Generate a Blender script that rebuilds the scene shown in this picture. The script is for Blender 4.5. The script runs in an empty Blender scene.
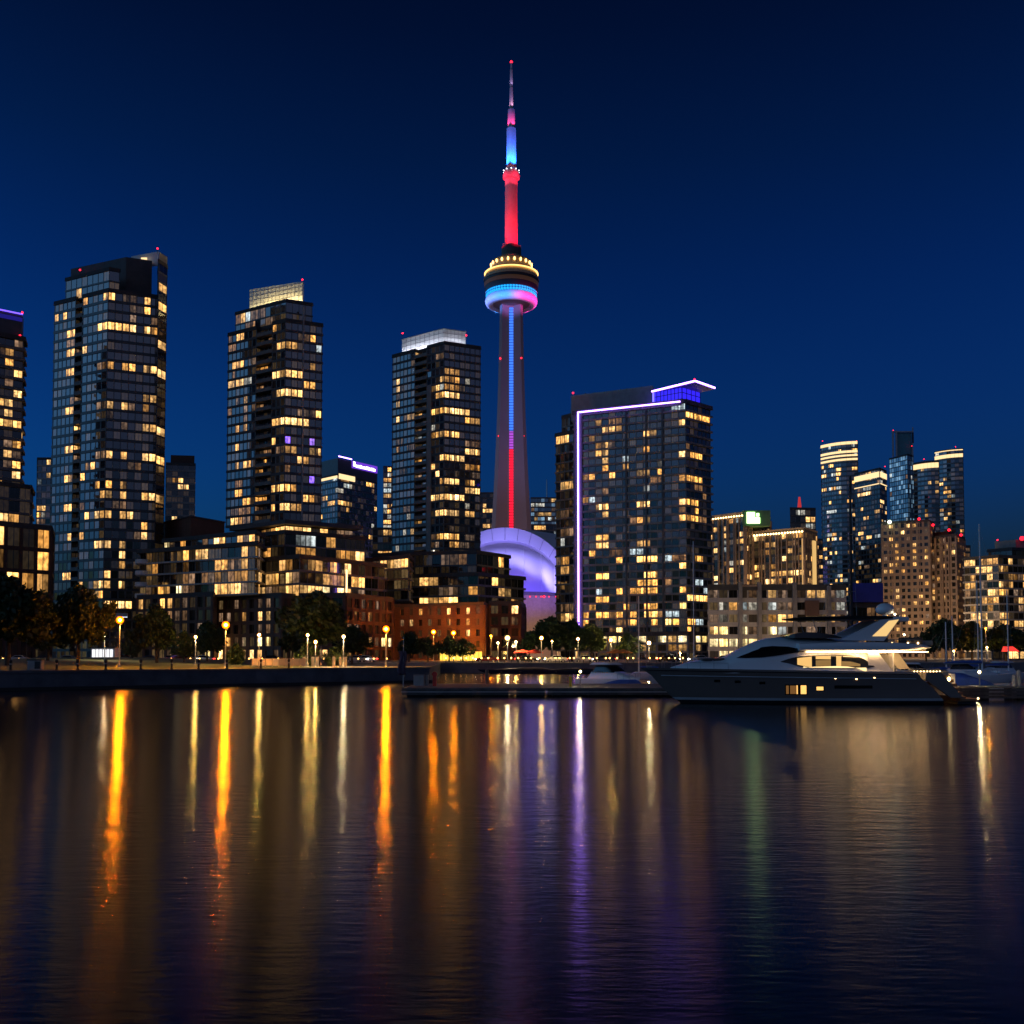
import bpy, bmesh, math, random
from mathutils import Vector, Matrix
R = math.radians
C = bpy.context.scene.collection
SC = bpy.context.scene

# ------------------------------------------------------------------ camera, sky, exposure
F, PITCH, CAMZ, PPY = 1024.0, R(2.4), 3.5, 612.0
cam_d = bpy.data.cameras.new('camera')
cam_d.sensor_width = 36
cam_d.lens = 36
cam_d.shift_y = (PPY - 512) / 1024
cam_d.clip_start = 0.5
cam_d.clip_end = 20000
cam = bpy.data.objects.new('camera', cam_d)
C.objects.link(cam)
cam.location = (0, 0, CAMZ)
cam.rotation_euler = (R(90) + PITCH, 0, 0)
SC.camera = cam

w = bpy.data.worlds.new('World')
SC.world = w
w.use_nodes = True
wn, wl = w.node_tree.nodes, w.node_tree.links
sky = wn.new('ShaderNodeTexSky')
sky.sky_type = 'NISHITA'
sky.sun_disc = False
sky.sun_elevation = R(-1.3)
sky.sun_rotation = R(266)
sky.ozone_density = 5.0
tc = wn.new('ShaderNodeTexCoord')
sp = wn.new('ShaderNodeSeparateXYZ')
wl.new(tc.outputs['Generated'], sp.inputs[0])
rmp = wn.new('ShaderNodeValToRGB')
cr = rmp.color_ramp
cr.elements[0].position = 0.0
cr.elements[0].color = (.24, .95, 1.12, 1)
cr.elements[1].position = 1.0
cr.elements[1].color = (.012, .025, .03, 1)
for p, c in ((.16, (.13, .76, .95, 1)), (.34, (.06, .46, .60, 1)), (.44, (.045, .32, .37, 1)), (.53, (.04, .19, .22, 1)), (.66, (.02, .06, .07, 1))):
    e = cr.elements.new(p)
    e.color = c
wl.new(sp.outputs['Z'], rmp.inputs[0])
mx = wn.new('ShaderNodeMix')
mx.data_type = 'RGBA'
mx.blend_type = 'MULTIPLY'
mx.inputs['Factor'].default_value = 1
wl.new(sky.outputs[0], mx.inputs['A'])
wl.new(rmp.outputs[0], mx.inputs['B'])
# the last twilight glow stands outside the picture, to the left (west), and a fainter fill is added behind the camera to brighten the yacht
def mnode(op, a, b):
    k = wn.new('ShaderNodeMath')
    k.operation = op
    for i, v in enumerate((a, b)):
        if isinstance(v, (int, float)):
            k.inputs[i].default_value = v
        else:
            wl.new(v, k.inputs[i])
    return k.outputs[0]
def smooth(v, a, b):
    k = wn.new('ShaderNodeMapRange')
    k.interpolation_type = 'SMOOTHSTEP'
    k.inputs['From Min'].default_value = a
    k.inputs['From Max'].default_value = b
    wl.new(v, k.inputs['Value'])
    return k.outputs[0]
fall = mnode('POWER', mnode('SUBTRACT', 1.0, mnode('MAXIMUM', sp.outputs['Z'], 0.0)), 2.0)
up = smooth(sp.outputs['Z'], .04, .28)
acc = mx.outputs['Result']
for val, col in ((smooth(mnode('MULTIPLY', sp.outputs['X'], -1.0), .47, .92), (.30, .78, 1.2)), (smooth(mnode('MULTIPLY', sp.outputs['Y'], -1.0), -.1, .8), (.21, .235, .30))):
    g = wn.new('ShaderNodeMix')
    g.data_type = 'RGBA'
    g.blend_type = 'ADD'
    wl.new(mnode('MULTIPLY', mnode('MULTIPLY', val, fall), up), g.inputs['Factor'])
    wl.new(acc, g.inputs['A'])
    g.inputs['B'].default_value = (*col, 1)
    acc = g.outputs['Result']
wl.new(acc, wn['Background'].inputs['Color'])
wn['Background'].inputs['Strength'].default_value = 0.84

SC.view_settings.view_transform = 'Standard'
SC.view_settings.look = 'None'
SC.view_settings.exposure = 0
SC.view_settings.gamma = 1
SC.render.engine = 'CYCLES'
SC.cycles.max_bounces = 5
SC.cycles.diffuse_bounces = 2
SC.cycles.glossy_bounces = 3
SC.cycles.transmission_bounces = 2
SC.cycles.caustics_reflective = False
SC.cycles.caustics_refractive = False
SC.cycles.sample_clamp_indirect = 6
SC.cycles.use_denoising = True

# ------------------------------------------------------------------ geometry helpers
cp, sn = math.cos(PITCH), math.sin(PITCH)
G = 1.95                                             # level of the quay and the streets

def ray(px, py):
    x, u = (px - 512) / F, (PPY - py) / F
    return Vector((x, cp - u * sn, sn + u * cp))

def at(px, py, Y):                                   # the point seen at (px, py) that lies Y metres ahead
    d = ray(px, py)
    return Vector((0, 0, CAMZ)) + d * (Y / d.y)

def gx(px, Y, py=650):
    p = at(px, py, Y)
    return (p.x, p.y)

def zat(py, Y):
    return at(512, py, Y).z

def proj(p):
    x, y, z = p[0], p[1], p[2] - CAMZ
    f = y * cp + z * sn
    return 512 + F * x / f, PPY - F * (z * cp - y * sn) / f

def wloc(o):
    v = Vector((0, 0, 0))
    while o is not None:
        v += o.location
        o = o.parent
    return v

class MB:
    def __init__(s):
        s.v, s.f, s.uv, s.m = [], [], [], []

    def add(s, vs, fs, uvs=None, m=0):
        b = len(s.v)
        s.v += [tuple(v) for v in vs]
        for i, f in enumerate(fs):
            s.f.append([b + k for k in f])
            s.uv.append(uvs[i] if uvs else None)
            s.m.append(m)
        return s

    def box(s, x0, x1, y0, y1, z0, z1, m=0):
        return s.add([(x0, y0, z0), (x1, y0, z0), (x1, y1, z0), (x0, y1, z0), (x0, y0, z1), (x1, y0, z1), (x1, y1, z1), (x0, y1, z1)],
                     [(0, 3, 2, 1), (4, 5, 6, 7), (0, 1, 5, 4), (1, 2, 6, 5), (2, 3, 7, 6), (3, 0, 4, 7)], m=m)

    def obox(s, p, q, z0, z1, d0, d1, m=0):          # a box along the edge p-q, from d0 to d1 outward of it
        dx, dy = q[0] - p[0], q[1] - p[1]
        l = math.hypot(dx, dy)
        nx, ny = dy / l, -dx / l
        a = [(p[0] + nx * d1, p[1] + ny * d1), (q[0] + nx * d1, q[1] + ny * d1), (q[0] + nx * d0, q[1] + ny * d0), (p[0] + nx * d0, p[1] + ny * d0)]
        return s.prism(a, z0, z1, m=m)

    def prism(s, poly, z0, z1, m=0, cap=True):
        n = len(poly)
        vs = [(p[0], p[1], z0) for p in poly] + [(p[0], p[1], z1) for p in poly]
        fs = [(i, (i + 1) % n, n + (i + 1) % n, n + i) for i in range(n)]
        if cap:
            fs += [tuple(range(n - 1, -1, -1)), tuple(range(n, 2 * n))]
        return s.add(vs, fs, m=m)

    def tube(s, path, r, n=8, m=0):
        path = [Vector(p) for p in path]
        rs = r if isinstance(r, (list, tuple)) else [r] * len(path)
        vs, fs = [], []
        for i, p in enumerate(path):
            t = (path[min(i + 1, len(path) - 1)] - path[max(i - 1, 0)]).normalized()
            a = t.cross(Vector((0, 0, 1)) if abs(t.z) < .9 else Vector((1, 0, 0))).normalized()
            b = t.cross(a)
            for k in range(n):
                an = 2 * math.pi * k / n
                vs.append(p + (a * math.cos(an) + b * math.sin(an)) * rs[i])
        for i in range(len(path) - 1):
            for k in range(n):
                k2 = (k + 1) % n
                fs.append((i * n + k, (i + 1) * n + k, (i + 1) * n + k2, i * n + k2))
        fs += [tuple(range(n)), tuple(range((len(path) - 1) * n + n - 1, (len(path) - 1) * n - 1, -1))]
        return s.add(vs, fs, m=m)

    def lathe(s, prof, c=(0, 0), n=32, m=0):         # prof: (radius, z) from the bottom up
        vs, fs = [], []
        for r, z in prof:
            for k in range(n):
                a = 2 * math.pi * k / n
                vs.append((c[0] + r * math.cos(a), c[1] + r * math.sin(a), z))
        for i in range(len(prof) - 1):
            for k in range(n):
                k2 = (k + 1) % n
                fs.append((i * n + k, i * n + k2, (i + 1) * n + k2, (i + 1) * n + k))
        fs += [tuple(range(n - 1, -1, -1)), tuple(range((len(prof) - 1) * n, len(prof) * n))]
        return s.add(vs, fs, m=m)

    def ball(s, c, r, n=12, sz=1.0, m=0):
        k = max(6, n // 2)
        pr = [(max(1e-3, r * math.sin(math.pi * i / k)), c[2] - r * sz * math.cos(math.pi * i / k)) for i in range(k + 1)]
        return s.lathe(pr, c, n, m)

    def grid(s, rows, m=0, flip=False):              # rows of points, all rows as long
        n = len(rows[0])
        vs = [p for r in rows for p in r]
        fs = []
        for i in range(len(rows) - 1):
            for k in range(n - 1):
                f = (i * n + k, i * n + k + 1, (i + 1) * n + k + 1, (i + 1) * n + k)
                fs.append(f[::-1] if flip else f)
        return s.add(vs, fs, m=m)

    def build(s, name, mats, parent=None, smooth=False, bevel=0):
        me = bpy.data.meshes.new(name)
        o0 = wloc(parent) if parent is not None else Vector((0, 0, 0))
        me.from_pydata([(v[0] - o0.x, v[1] - o0.y, v[2] - o0.z) for v in s.v], [], s.f)
        if not isinstance(mats, (list, tuple)):
            mats = [mats]
        for mt in mats:
            me.materials.append(mt)
        if any(s.uv):
            ul = me.uv_layers.new(name='UVMap')
            for p in me.polygons:
                u = s.uv[p.index]
                if u:
                    for li, t in zip(p.loop_indices, u):
                        ul.data[li].uv = t
        if len(mats) > 1:
            for p in me.polygons:
                p.material_index = s.m[p.index]
        if smooth:
            me.polygons.foreach_set('use_smooth', [True] * len(me.polygons))
            if smooth is not True:
                try:
                    me.set_sharp_from_angle(angle=R(smooth))
                except Exception:
                    pass
        me.validate()
        o = bpy.data.objects.new(name, me)
        C.objects.link(o)
        if parent is not None:
            o.parent = parent
        if bevel:
            b = o.modifiers.new('bevel', 'BEVEL')
            b.width = bevel
            b.segments = 2
            b.limit_method = 'ANGLE'
        return o

def tag(o, label=None, cat=None, group=None, kind=None):
    for k, v in (('label', label), ('category', cat), ('group', group), ('kind', kind)):
        if v:
            o[k] = v
    return o

def thing(name, label, cat, loc=(0, 0, 0), group=None, rz=0):
    o = bpy.data.objects.new(name, None)
    o.empty_display_size = .5
    C.objects.link(o)
    o.location = loc
    o.rotation_euler = (0, 0, rz)
    return tag(o, label, cat, group)

def copy_tree(o, parent=None):
    c = o.copy()
    C.objects.link(c)
    c.parent = parent
    for ch in list(o.children):
        copy_tree(ch, c)
    return c

def offset_poly(poly, d):
    n, out = len(poly), []
    for i in range(n):
        a, b, c = Vector(poly[i - 1][:2]), Vector(poly[i][:2]), Vector(poly[(i + 1) % n][:2])
        e1, e2 = (b - a).normalized(), (c - b).normalized()
        n1, n2 = Vector((e1.y, -e1.x)), Vector((e2.y, -e2.x))
        k = n1 + n2
        k = k / max(k.length_squared / 2, .3)
        out.append((b.x + k.x * d, b.y + k.y * d))
    return out

# ------------------------------------------------------------------ materials
def new_mat(name):
    m = bpy.data.materials.new(name)
    m.use_nodes = True
    return m, m.node_tree.nodes, m.node_tree.links, m.node_tree.nodes['Principled BSDF']

def mat(name, col, rough=.6, metal=0.0, var=.18, scale=.6, bump=0.0, coat=0.0):
    m, n, l, b = new_mat(name)
    b.inputs['Roughness'].default_value = rough
    b.inputs['Metallic'].default_value = metal
    b.inputs['Coat Weight'].default_value = coat
    t = n.new('ShaderNodeTexCoord')
    no = n.new('ShaderNodeTexNoise')
    no.inputs['Scale'].default_value = scale
    no.inputs['Detail'].default_value = 6
    no.inputs['Roughness'].default_value = .65
    l.new(t.outputs['Object'], no.inputs['Vector'])
    r = n.new('ShaderNodeValToRGB')
    r.color_ramp.elements[0].position = .3
    r.color_ramp.elements[1].position = .7
    r.color_ramp.elements[0].color = [c * (1 - var) for c in col] + [1]
    r.color_ramp.elements[1].color = [min(1, c * (1 + var)) for c in col] + [1]
    l.new(no.outputs['Fac'], r.inputs[0])
    l.new(r.outputs[0], b.inputs['Base Color'])
    if bump:
        bp = n.new('ShaderNodeBump')
        bp.inputs['Strength'].default_value = bump
        l.new(no.outputs['Fac'], bp.inputs['Height'])
        l.new(bp.outputs[0], b.inputs['Normal'])
    return m

def emis(name, col, s, sample=True, base=(.02, .02, .02)):
    m, n, l, b = new_mat(name)
    b.inputs['Base Color'].default_value = (*base, 1)
    b.inputs['Emission Color'].default_value = (*col, 1)
    b.inputs['Emission Strength'].default_value = s
    if not sample:
        m.cycles.emission_sampling = 'NONE'
    return m

def globe_mat(name, core, edge, s_core, s_edge):
    """frosted lamp globe: the bulb shows bright through its middle, the rim is dimmer and deeper in colour"""
    m, n, l, b = new_mat(name)
    lw = n.new('ShaderNodeLayerWeight')
    lw.inputs['Blend'].default_value = .5
    mc = n.new('ShaderNodeMix')
    mc.data_type = 'RGBA'
    k = n.new('ShaderNodeMapRange')
    k.inputs['From Min'].default_value = .0
    k.inputs['From Max'].default_value = .16
    l.new(lw.outputs['Facing'], k.inputs['Value'])
    l.new(k.outputs[0], mc.inputs['Factor'])
    k.interpolation_type = 'SMOOTHERSTEP'
    mc.inputs['A'].default_value = [c * s_core for c in core] + [1]
    mc.inputs['B'].default_value = [c * s_edge for c in edge] + [1]
    b.inputs['Base Color'].default_value = (.02, .02, .02, 1)
    l.new(mc.outputs['Result'], b.inputs['Emission Color'])
    b.inputs['Emission Strength'].default_value = 1
    return m

def math_node(n, l, op, a, b=None, c=None):
    k = n.new('ShaderNodeMath')
    k.operation = op
    for i, v in enumerate((a, b, c)):
        if v is None:
            continue
        if isinstance(v, (int, float)):
            k.inputs[i].default_value = v
        else:
            l.new(v, k.inputs[i])
    return k.outputs[0]

def glass(name, tint=(.012, .016, .02), blind=(.09, .09, .085), ior=1.9, p_blind=.2, tilt=.03, dim=.05, dimcol=(1, .62, .25), frame=(.05, .05, .055), div=2.0, rough=.05):
    """curtain wall glass: every pane (one UV cell) has its own blind, tilt and faint inner light"""
    m, n, l, b = new_mat(name)
    uv = n.new('ShaderNodeUVMap')
    fl = n.new('ShaderNodeVectorMath')
    fl.operation = 'FLOOR'
    l.new(uv.outputs[0], fl.inputs[0])
    wn1 = n.new('ShaderNodeTexWhiteNoise')
    wn1.noise_dimensions = '2D'
    l.new(fl.outputs[0], wn1.inputs['Vector'])
    sc = n.new('ShaderNodeSeparateColor')
    l.new(wn1.outputs['Color'], sc.inputs[0])
    r = n.new('ShaderNodeValToRGB')
    r.color_ramp.interpolation = 'CONSTANT'
    el = r.color_ramp.elements
    el[0].position = 0
    el[0].color = (*tint, 1)
    el[1].position = 1 - p_blind * .5
    el[1].color = (*blind, 1)
    e = el.new(1 - p_blind)
    e.color = [x * .45 for x in blind] + [1]
    e = el.new((1 - p_blind) * .5)
    e.color = [x * 1.8 for x in tint] + [1]
    l.new(sc.outputs[0], r.inputs[0])
    # divider in the pane
    su = n.new('ShaderNodeSeparateXYZ')
    l.new(uv.outputs[0], su.inputs[0])
    fu = math_node(n, l, 'FRACT', math_node(n, l, 'MULTIPLY', su.outputs[0], div))
    dv = math_node(n, l, 'LESS_THAN', fu, .12)
    mxc = n.new('ShaderNodeMix')
    mxc.data_type = 'RGBA'
    l.new(dv, mxc.inputs['Factor'])
    l.new(r.outputs[0], mxc.inputs['A'])
    mxc.inputs['B'].default_value = (*frame, 1)
    l.new(mxc.outputs['Result'], b.inputs['Base Color'])
    b.inputs['IOR'].default_value = ior
    b.inputs['Roughness'].default_value = rough
    ge = n.new('ShaderNodeNewGeometry')
    vm = n.new('ShaderNodeVectorMath')
    vm.operation = 'SUBTRACT'
    l.new(wn1.outputs['Color'], vm.inputs[0])
    vm.inputs[1].default_value = (.5, .5, .5)
    vs = n.new('ShaderNodeVectorMath')
    vs.operation = 'SCALE'
    l.new(vm.outputs[0], vs.inputs[0])
    vs.inputs['Scale'].default_value = tilt
    va = n.new('ShaderNodeVectorMath')
    va.operation = 'ADD'
    l.new(ge.outputs['Normal'], va.inputs[0])
    l.new(vs.outputs[0], va.inputs[1])
    vn = n.new('ShaderNodeVectorMath')
    vn.operation = 'NORMALIZE'
    l.new(va.outputs[0], vn.inputs[0])
    l.new(vn.outputs[0], b.inputs['Normal'])
    if dim:
        f = math_node(n, l, 'POWER', sc.outputs[2], 5.0)
        fine = n.new('ShaderNodeTexNoise')
        fine.inputs['Scale'].default_value = 3.3
        l.new(uv.outputs[0], fine.inputs['Vector'])
        f2 = math_node(n, l, 'MULTIPLY', f, math_node(n, l, 'MULTIPLY', fine.outputs['Fac'], dim * 2))
        f3 = math_node(n, l, 'MULTIPLY', f2, math_node(n, l, 'SUBTRACT', 1.0, dv))
        b.inputs['Emission Color'].default_value = (*dimcol, 1)
        l.new(f3, b.inputs['Emission Strength'])
        m.cycles.emission_sampling = 'NONE'
    return m

def window_mat(name, warm, pale, lo, hi, div=2.0, curtain=.75):
    """a lit room behind glass: colour and brightness differ by window, curtains and a brighter ceiling inside it"""
    m, n, l, b = new_mat(name)
    oi = n.new('ShaderNodeObjectInfo')
    uv = n.new('ShaderNodeUVMap')
    s = n.new('ShaderNodeSeparateXYZ')
    l.new(uv.outputs[0], s.inputs[0])
    cmb = n.new('ShaderNodeCombineXYZ')
    l.new(math_node(n, l, 'ADD', math_node(n, l, 'MULTIPLY', s.outputs[0], 2.4), math_node(n, l, 'MULTIPLY', oi.outputs['Random'], 97.0)), cmb.inputs[0])
    l.new(math_node(n, l, 'MULTIPLY', s.outputs[1], 2.2), cmb.inputs[1])
    l.new(math_node(n, l, 'MULTIPLY', oi.outputs['Random'], 53.0), cmb.inputs[2])
    no = n.new('ShaderNodeTexNoise')
    no.inputs['Scale'].default_value = 1.0
    no.inputs['Detail'].default_value = 2
    l.new(cmb.outputs[0], no.inputs['Vector'])
    r = n.new('ShaderNodeMapRange')
    r.inputs['From Min'].default_value = .34
    r.inputs['From Max'].default_value = .64
    r.inputs['To Min'].default_value = 1 - curtain * .8
    r.inputs['To Max'].default_value = 1.6
    l.new(no.outputs['Fac'], r.inputs['Value'])
    # each leaf of the window has its own blind or curtain
    leafv = n.new('ShaderNodeTexWhiteNoise')
    leafv.noise_dimensions = '2D'
    lv = n.new('ShaderNodeCombineXYZ')
    l.new(math_node(n, l, 'FLOOR', math_node(n, l, 'MULTIPLY', s.outputs[0], div)), lv.inputs[0])
    l.new(math_node(n, l, 'MULTIPLY', oi.outputs['Random'], 991.0), lv.inputs[1])
    l.new(lv.outputs[0], leafv.inputs['Vector'])
    rr_ = math_node(n, l, 'MULTIPLY', r.outputs[0], math_node(n, l, 'ADD', .06, math_node(n, l, 'MULTIPLY', math_node(n, l, 'POWER', leafv.outputs['Value'], .7), 1.35)))
    top = math_node(n, l, 'ADD', .75, math_node(n, l, 'MULTIPLY', s.outputs[1], .4))
    fu = math_node(n, l, 'FRACT', math_node(n, l, 'MULTIPLY', s.outputs[0], div))
    bar = math_node(n, l, 'GREATER_THAN', math_node(n, l, 'ABSOLUTE', math_node(n, l, 'SUBTRACT', fu, .5)), .43)
    vis = math_node(n, l, 'SUBTRACT', 1.0, math_node(n, l, 'MULTIPLY', bar, .85))
    wn1 = n.new('ShaderNodeTexWhiteNoise')
    wn1.noise_dimensions = '1D'
    l.new(math_node(n, l, 'MULTIPLY', oi.outputs['Random'], 1000.0), wn1.inputs['W'])
    st = math_node(n, l, 'ADD', lo, math_node(n, l, 'MULTIPLY', math_node(n, l, 'POWER', wn1.outputs['Value'], 1.6), hi - lo))
    e = math_node(n, l, 'MULTIPLY', math_node(n, l, 'MULTIPLY', rr_, top), math_node(n, l, 'MULTIPLY', st, vis))
    mc = n.new('ShaderNodeMix')
    mc.data_type = 'RGBA'
    l.new(oi.outputs['Random'], mc.inputs['Factor'])
    mc.inputs['A'].default_value = (*warm, 1)
    mc.inputs['B'].default_value = (*pale, 1)
    b.inputs['Base Color'].default_value = (.02, .02, .02, 1)
    b.inputs['Roughness'].default_value = .1
    l.new(mc.outputs['Result'], b.inputs['Emission Color'])
    l.new(e, b.inputs['Emission Strength'])
    m.cycles.emission_sampling = 'NONE'
    return m

M = {}
M['concrete'] = mat('concrete', (.26, .25, .24), .8)
M['concrete_dark'] = mat('dark_concrete', (.10, .10, .105), .8)
M['concrete_pale'] = mat('pale_concrete', (.42, .40, .38), .8)
M['concrete_beige'] = mat('beige_concrete', (.34, .25, .19), .85)
M['slab'] = mat('slab_concrete', (.20, .19, .18), .75)
M['mullion'] = mat('mullion_metal', (.17, .175, .18), .45, .3)
M['spandrel'] = mat('dark_spandrel', (.075, .077, .08), .4, .2)
M['metal_panel'] = mat('metal_panel', (.34, .32, .35), .55, .1)
M['white_panel'] = mat('white_panel', (.75, .75, .74), .5, var=.06)
M['roof'] = mat('roof_gravel', (.07, .07, .07), .9)
M['steel'] = mat('galvanised_steel', (.35, .36, .37), .4, .7)
M['dark_metal'] = mat('dark_metal', (.03, .03, .032), .45, .4)
M['black'] = mat('black_plastic', (.015, .015, .016), .5)
M['glass_teal'] = glass('teal_glass', (.012, .02, .024), (.12, .13, .13), 2.2, .25, .05, .03)
M['glass_blue'] = glass('blue_glass', (.012, .02, .03), (.07, .08, .09), 2.2, .2, .05, .05)
M['glass_dark'] = glass('dark_glass', (.008, .009, .012), (.06, .06, .058), 1.75, .2, .03, .035)
M['glass_warm'] = glass('warm_glass', (.010, .010, .010), (.10, .09, .07), 1.7, .35, .03, .13)
M['win'] = window_mat('lit_window_glass', (1, .44, .09), (1, .57, .20), .45, 2.1)
M['win_hot'] = window_mat('bright_window_glass', (1, .48, .12), (1, .59, .23), 1.1, 3.0, curtain=.65)
M['win_dim'] = window_mat('dim_window_glass', (1, .48, .18), (.95, .62, .42), .06, .32)
M['win_white'] = window_mat('cool_window_glass', (.70, .85, .9), (1, .88, .68), .3, .9)
M['win_orange'] = window_mat('amber_window_glass', (1, .42, .08), (1, .5, .15), .3, 1.1)
M['win_shop'] = window_mat('shop_window_glass', (1, .66, .2), (1, .8, .42), 1.3, 2.6, div=4.0, curtain=.5)
M['win_violet'] = window_mat('violet_window_glass', (.25, .12, 1), (.4, .2, 1), .7, 2.0)
M['beacon'] = emis('red_beacon', (1, .012, .03), 5, False)
M['beacon_big'] = emis('red_beacon_bright', (1, .012, .03), 3, False)
M['led_violet'] = emis('violet_led', (.34, .17, 1), 13)
M['led_blue'] = emis('blue_led', (.12, .10, 1), 3)
M['warm_bulb'] = emis('warm_bulb', (1, .62, .25), 9, False)
M['warm_band'] = emis('warm_light_band', (1, .70, .34), 1.35, False)

# brick with real courses
def brick_mat(name, c1, c2, mortar):
    m, n, l, b = new_mat(name)
    t = n.new('ShaderNodeTexCoord')
    sx = n.new('ShaderNodeSeparateXYZ')
    l.new(t.outputs['Object'], sx.inputs[0])
    cb = n.new('ShaderNodeCombineXYZ')
    l.new(math_node(n, l, 'ADD', sx.outputs[0], sx.outputs[1]), cb.inputs[0])
    l.new(sx.outputs[2], cb.inputs[1])
    br = n.new('ShaderNodeTexBrick')
    br.inputs['Scale'].default_value = 1.6
    br.inputs['Color1'].default_value = (*c1, 1)
    br.inputs['Color2'].default_value = (*c2, 1)
    br.inputs['Mortar'].default_value = (*mortar, 1)
    br.inputs['Mortar Size'].default_value = .02
    l.new(cb.outputs[0], br.inputs['Vector'])
    no = n.new('ShaderNodeTexNoise')
    no.inputs['Scale'].default_value = .3
    l.new(t.outputs['Object'], no.inputs['Vector'])
    mm = n.new('ShaderNodeMix')
    mm.data_type = 'RGBA'
    mm.blend_type = 'MULTIPLY'
    mm.inputs['Factor'].default_value = .5
    l.new(br.outputs['Color'], mm.inputs['A'])
    l.new(no.outputs['Fac'], mm.inputs['B'])
    l.new(mm.outputs['Result'], b.inputs['Base Color'])
    b.inputs['Roughness'].default_value = .85
    return m
M['brick'] = brick_mat('red_brick', (.21, .105, .07), (.15, .075, .05), (.22, .19, .16))
M['brick_dark'] = brick_mat('brown_brick', (.14, .065, .045), (.10, .045, .035), (.12, .1, .09))

# ------------------------------------------------------------------ ground, quay and water
def water_mat():
    m, n, l, b = new_mat('harbour_water')
    b.inputs['Base Color'].default_value = (.0015, .003, .006, 1)
    b.inputs['IOR'].default_value = 1.16
    t = n.new('ShaderNodeTexCoord')
    hs = None
    for sc, rx, ry, amp in ((.9, .22, 1.0, .006), (2.4, .24, 1.0, .016), (7.5, .28, 1.0, .012)):
        mp = n.new('ShaderNodeMapping')
        mp.inputs['Scale'].default_value = (sc * rx, sc * ry, sc)
        mp.inputs['Rotation'].default_value = (0, 0, R(8 * sc))
        l.new(t.outputs['Object'], mp.inputs['Vector'])
        no = n.new('ShaderNodeTexNoise')
        no.inputs['Scale'].default_value = 1
        no.inputs['Detail'].default_value = 2
        l.new(mp.outputs[0], no.inputs['Vector'])
        h = math_node(n, l, 'MULTIPLY', no.outputs['Fac'], amp)
        hs = h if hs is None else math_node(n, l, 'ADD', hs, h)
    bp = n.new('ShaderNodeBump')
    bp.inputs['Strength'].default_value = 1.0
    bp.inputs['Distance'].default_value = WAVE
    l.new(hs, bp.inputs['Height'])
    l.new(bp.outputs[0], b.inputs['Normal'])
    b.inputs['Roughness'].default_value = WROUGH
    # wind-driven wavelets run across the view: their slopes are steeper along it than across it
    b.inputs['Anisotropic'].default_value = WANISO
    tg = n.new('ShaderNodeCombineXYZ')
    tg.inputs[0].default_value = 0
    tg.inputs[1].default_value = 1
    l.new(tg.outputs[0], b.inputs['Tangent'])
    return m
WAVE, WROUGH, WANISO = .55, .168, .58
M['water'] = water_mat()
MB().add([(-5000, -300, 0), (5000, -300, 0), (5000, 300, 0), (-5000, 300, 0)], [(0, 1, 2, 3)]).build('water', M['water'])['kind'] = 'structure'
QUAY = [(-3000, 78), (-62, 90), (-49.8, 99.6), (-10.5, 130.5), (-13.9, 199), (900, 199), (3000, 210)]
land = QUAY + [(5000, 9000), (-5000, 9000)]
bm = bmesh.new()
gf = bm.faces.new([bm.verts.new((x, y, G)) for x, y in land])
bm.normal_update()
bmesh.ops.triangulate(bm, faces=[gf])
me = bpy.data.meshes.new('ground')
bm.to_mesh(me)
bm.free()
M['asphalt'] = mat('asphalt', (.05, .05, .052), .85, scale=.25, bump=.1)
M['paving'] = mat('stone_paving', (.20, .19, .175), .8, scale=.5)
M['grass'] = mat('lawn_grass', (.07, .085, .03), .9, var=.5, scale=1.2, bump=.6)
me.materials.append(M['paving'])
o = bpy.data.objects.new('ground', me)
C.objects.link(o)
o['kind'] = 'structure'
M['quay_wall'] = mat('quay_concrete', (.13, .135, .15), .85, var=.35, scale=.35, bump=.2)
mb = MB()
for (a, b) in zip(QUAY[:-1], QUAY[1:]):
    mb.add([(a[0], a[1], -1.5), (b[0], b[1], -1.5), (b[0], b[1], G - .25), (a[0], a[1], G - .25)], [(0, 1, 2, 3)])
    mb.obox(a, b, G - .25, G + .012, -.7, .12)      # coping
qw = tag(mb.build('quay_wall', M['quay_wall']), 'long grey concrete quay wall rising from the water in front of the park', 'quay wall')
mb = MB()
pl = []
# black strip standing for the shadow along the foot of the quay
for (a, b) in ((QUAY[1], QUAY[2]), (QUAY[2], QUAY[3])):
    mb.obox(a, b, -.6, .32, .02, .55)
mb.build('shadow_strip', M['black'], qw)
# lawn rising gently behind the quay path
def quay_y(x):
    for (a, b) in zip(QUAY[:3], QUAY[1:4]):
        if a[0] <= x <= b[0]:
            return a[1] + (b[1] - a[1]) * (x - a[0]) / (b[0] - a[0])
    return 130.5
mb = MB()
rows = []
for i in range(9):
    t = i / 8
    row = []
    for k in range(31):
        x = -95 + 70 * k / 30
        y0 = quay_y(x) + 6.0
        y = y0 + (190 - y0) * t
        z = G + .02 + (1.15 * max(0, 1 - abs(x + 72) / 45)) * math.sin(min(1, t * 1.3) * math.pi / 2)
        row.append((x, y, z))
    rows.append(row)
mb.grid(rows)
o = mb.build('lawn', M['grass'], smooth=True)
o['kind'] = 'structure'
mb = MB()
mb.add([(-300, 203, G + .006), (300, 203, G + .006), (300, 214, G + .006), (-300, 214, G + .006)], [(0, 1, 2, 3)])
mb.build('road', M['asphalt'])['kind'] = 'structure'
mb = MB()
mb.box(-300, 300, 214, 214.3, G - .1, G + .13)
mb.box(-300, 300, 202.7, 203, G - .1, G + .13)
mb.build('kerb', M['concrete'])['kind'] = 'structure'
mb = MB()
for k in range(80):
    mb.box(-240 + k * 6, -237 + k * 6, 208.4, 208.55, G + .009, G + .011)
mb.build('road_marking', mat('road_paint', (.8, .8, .78), .6))['kind'] = 'structure'
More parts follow.
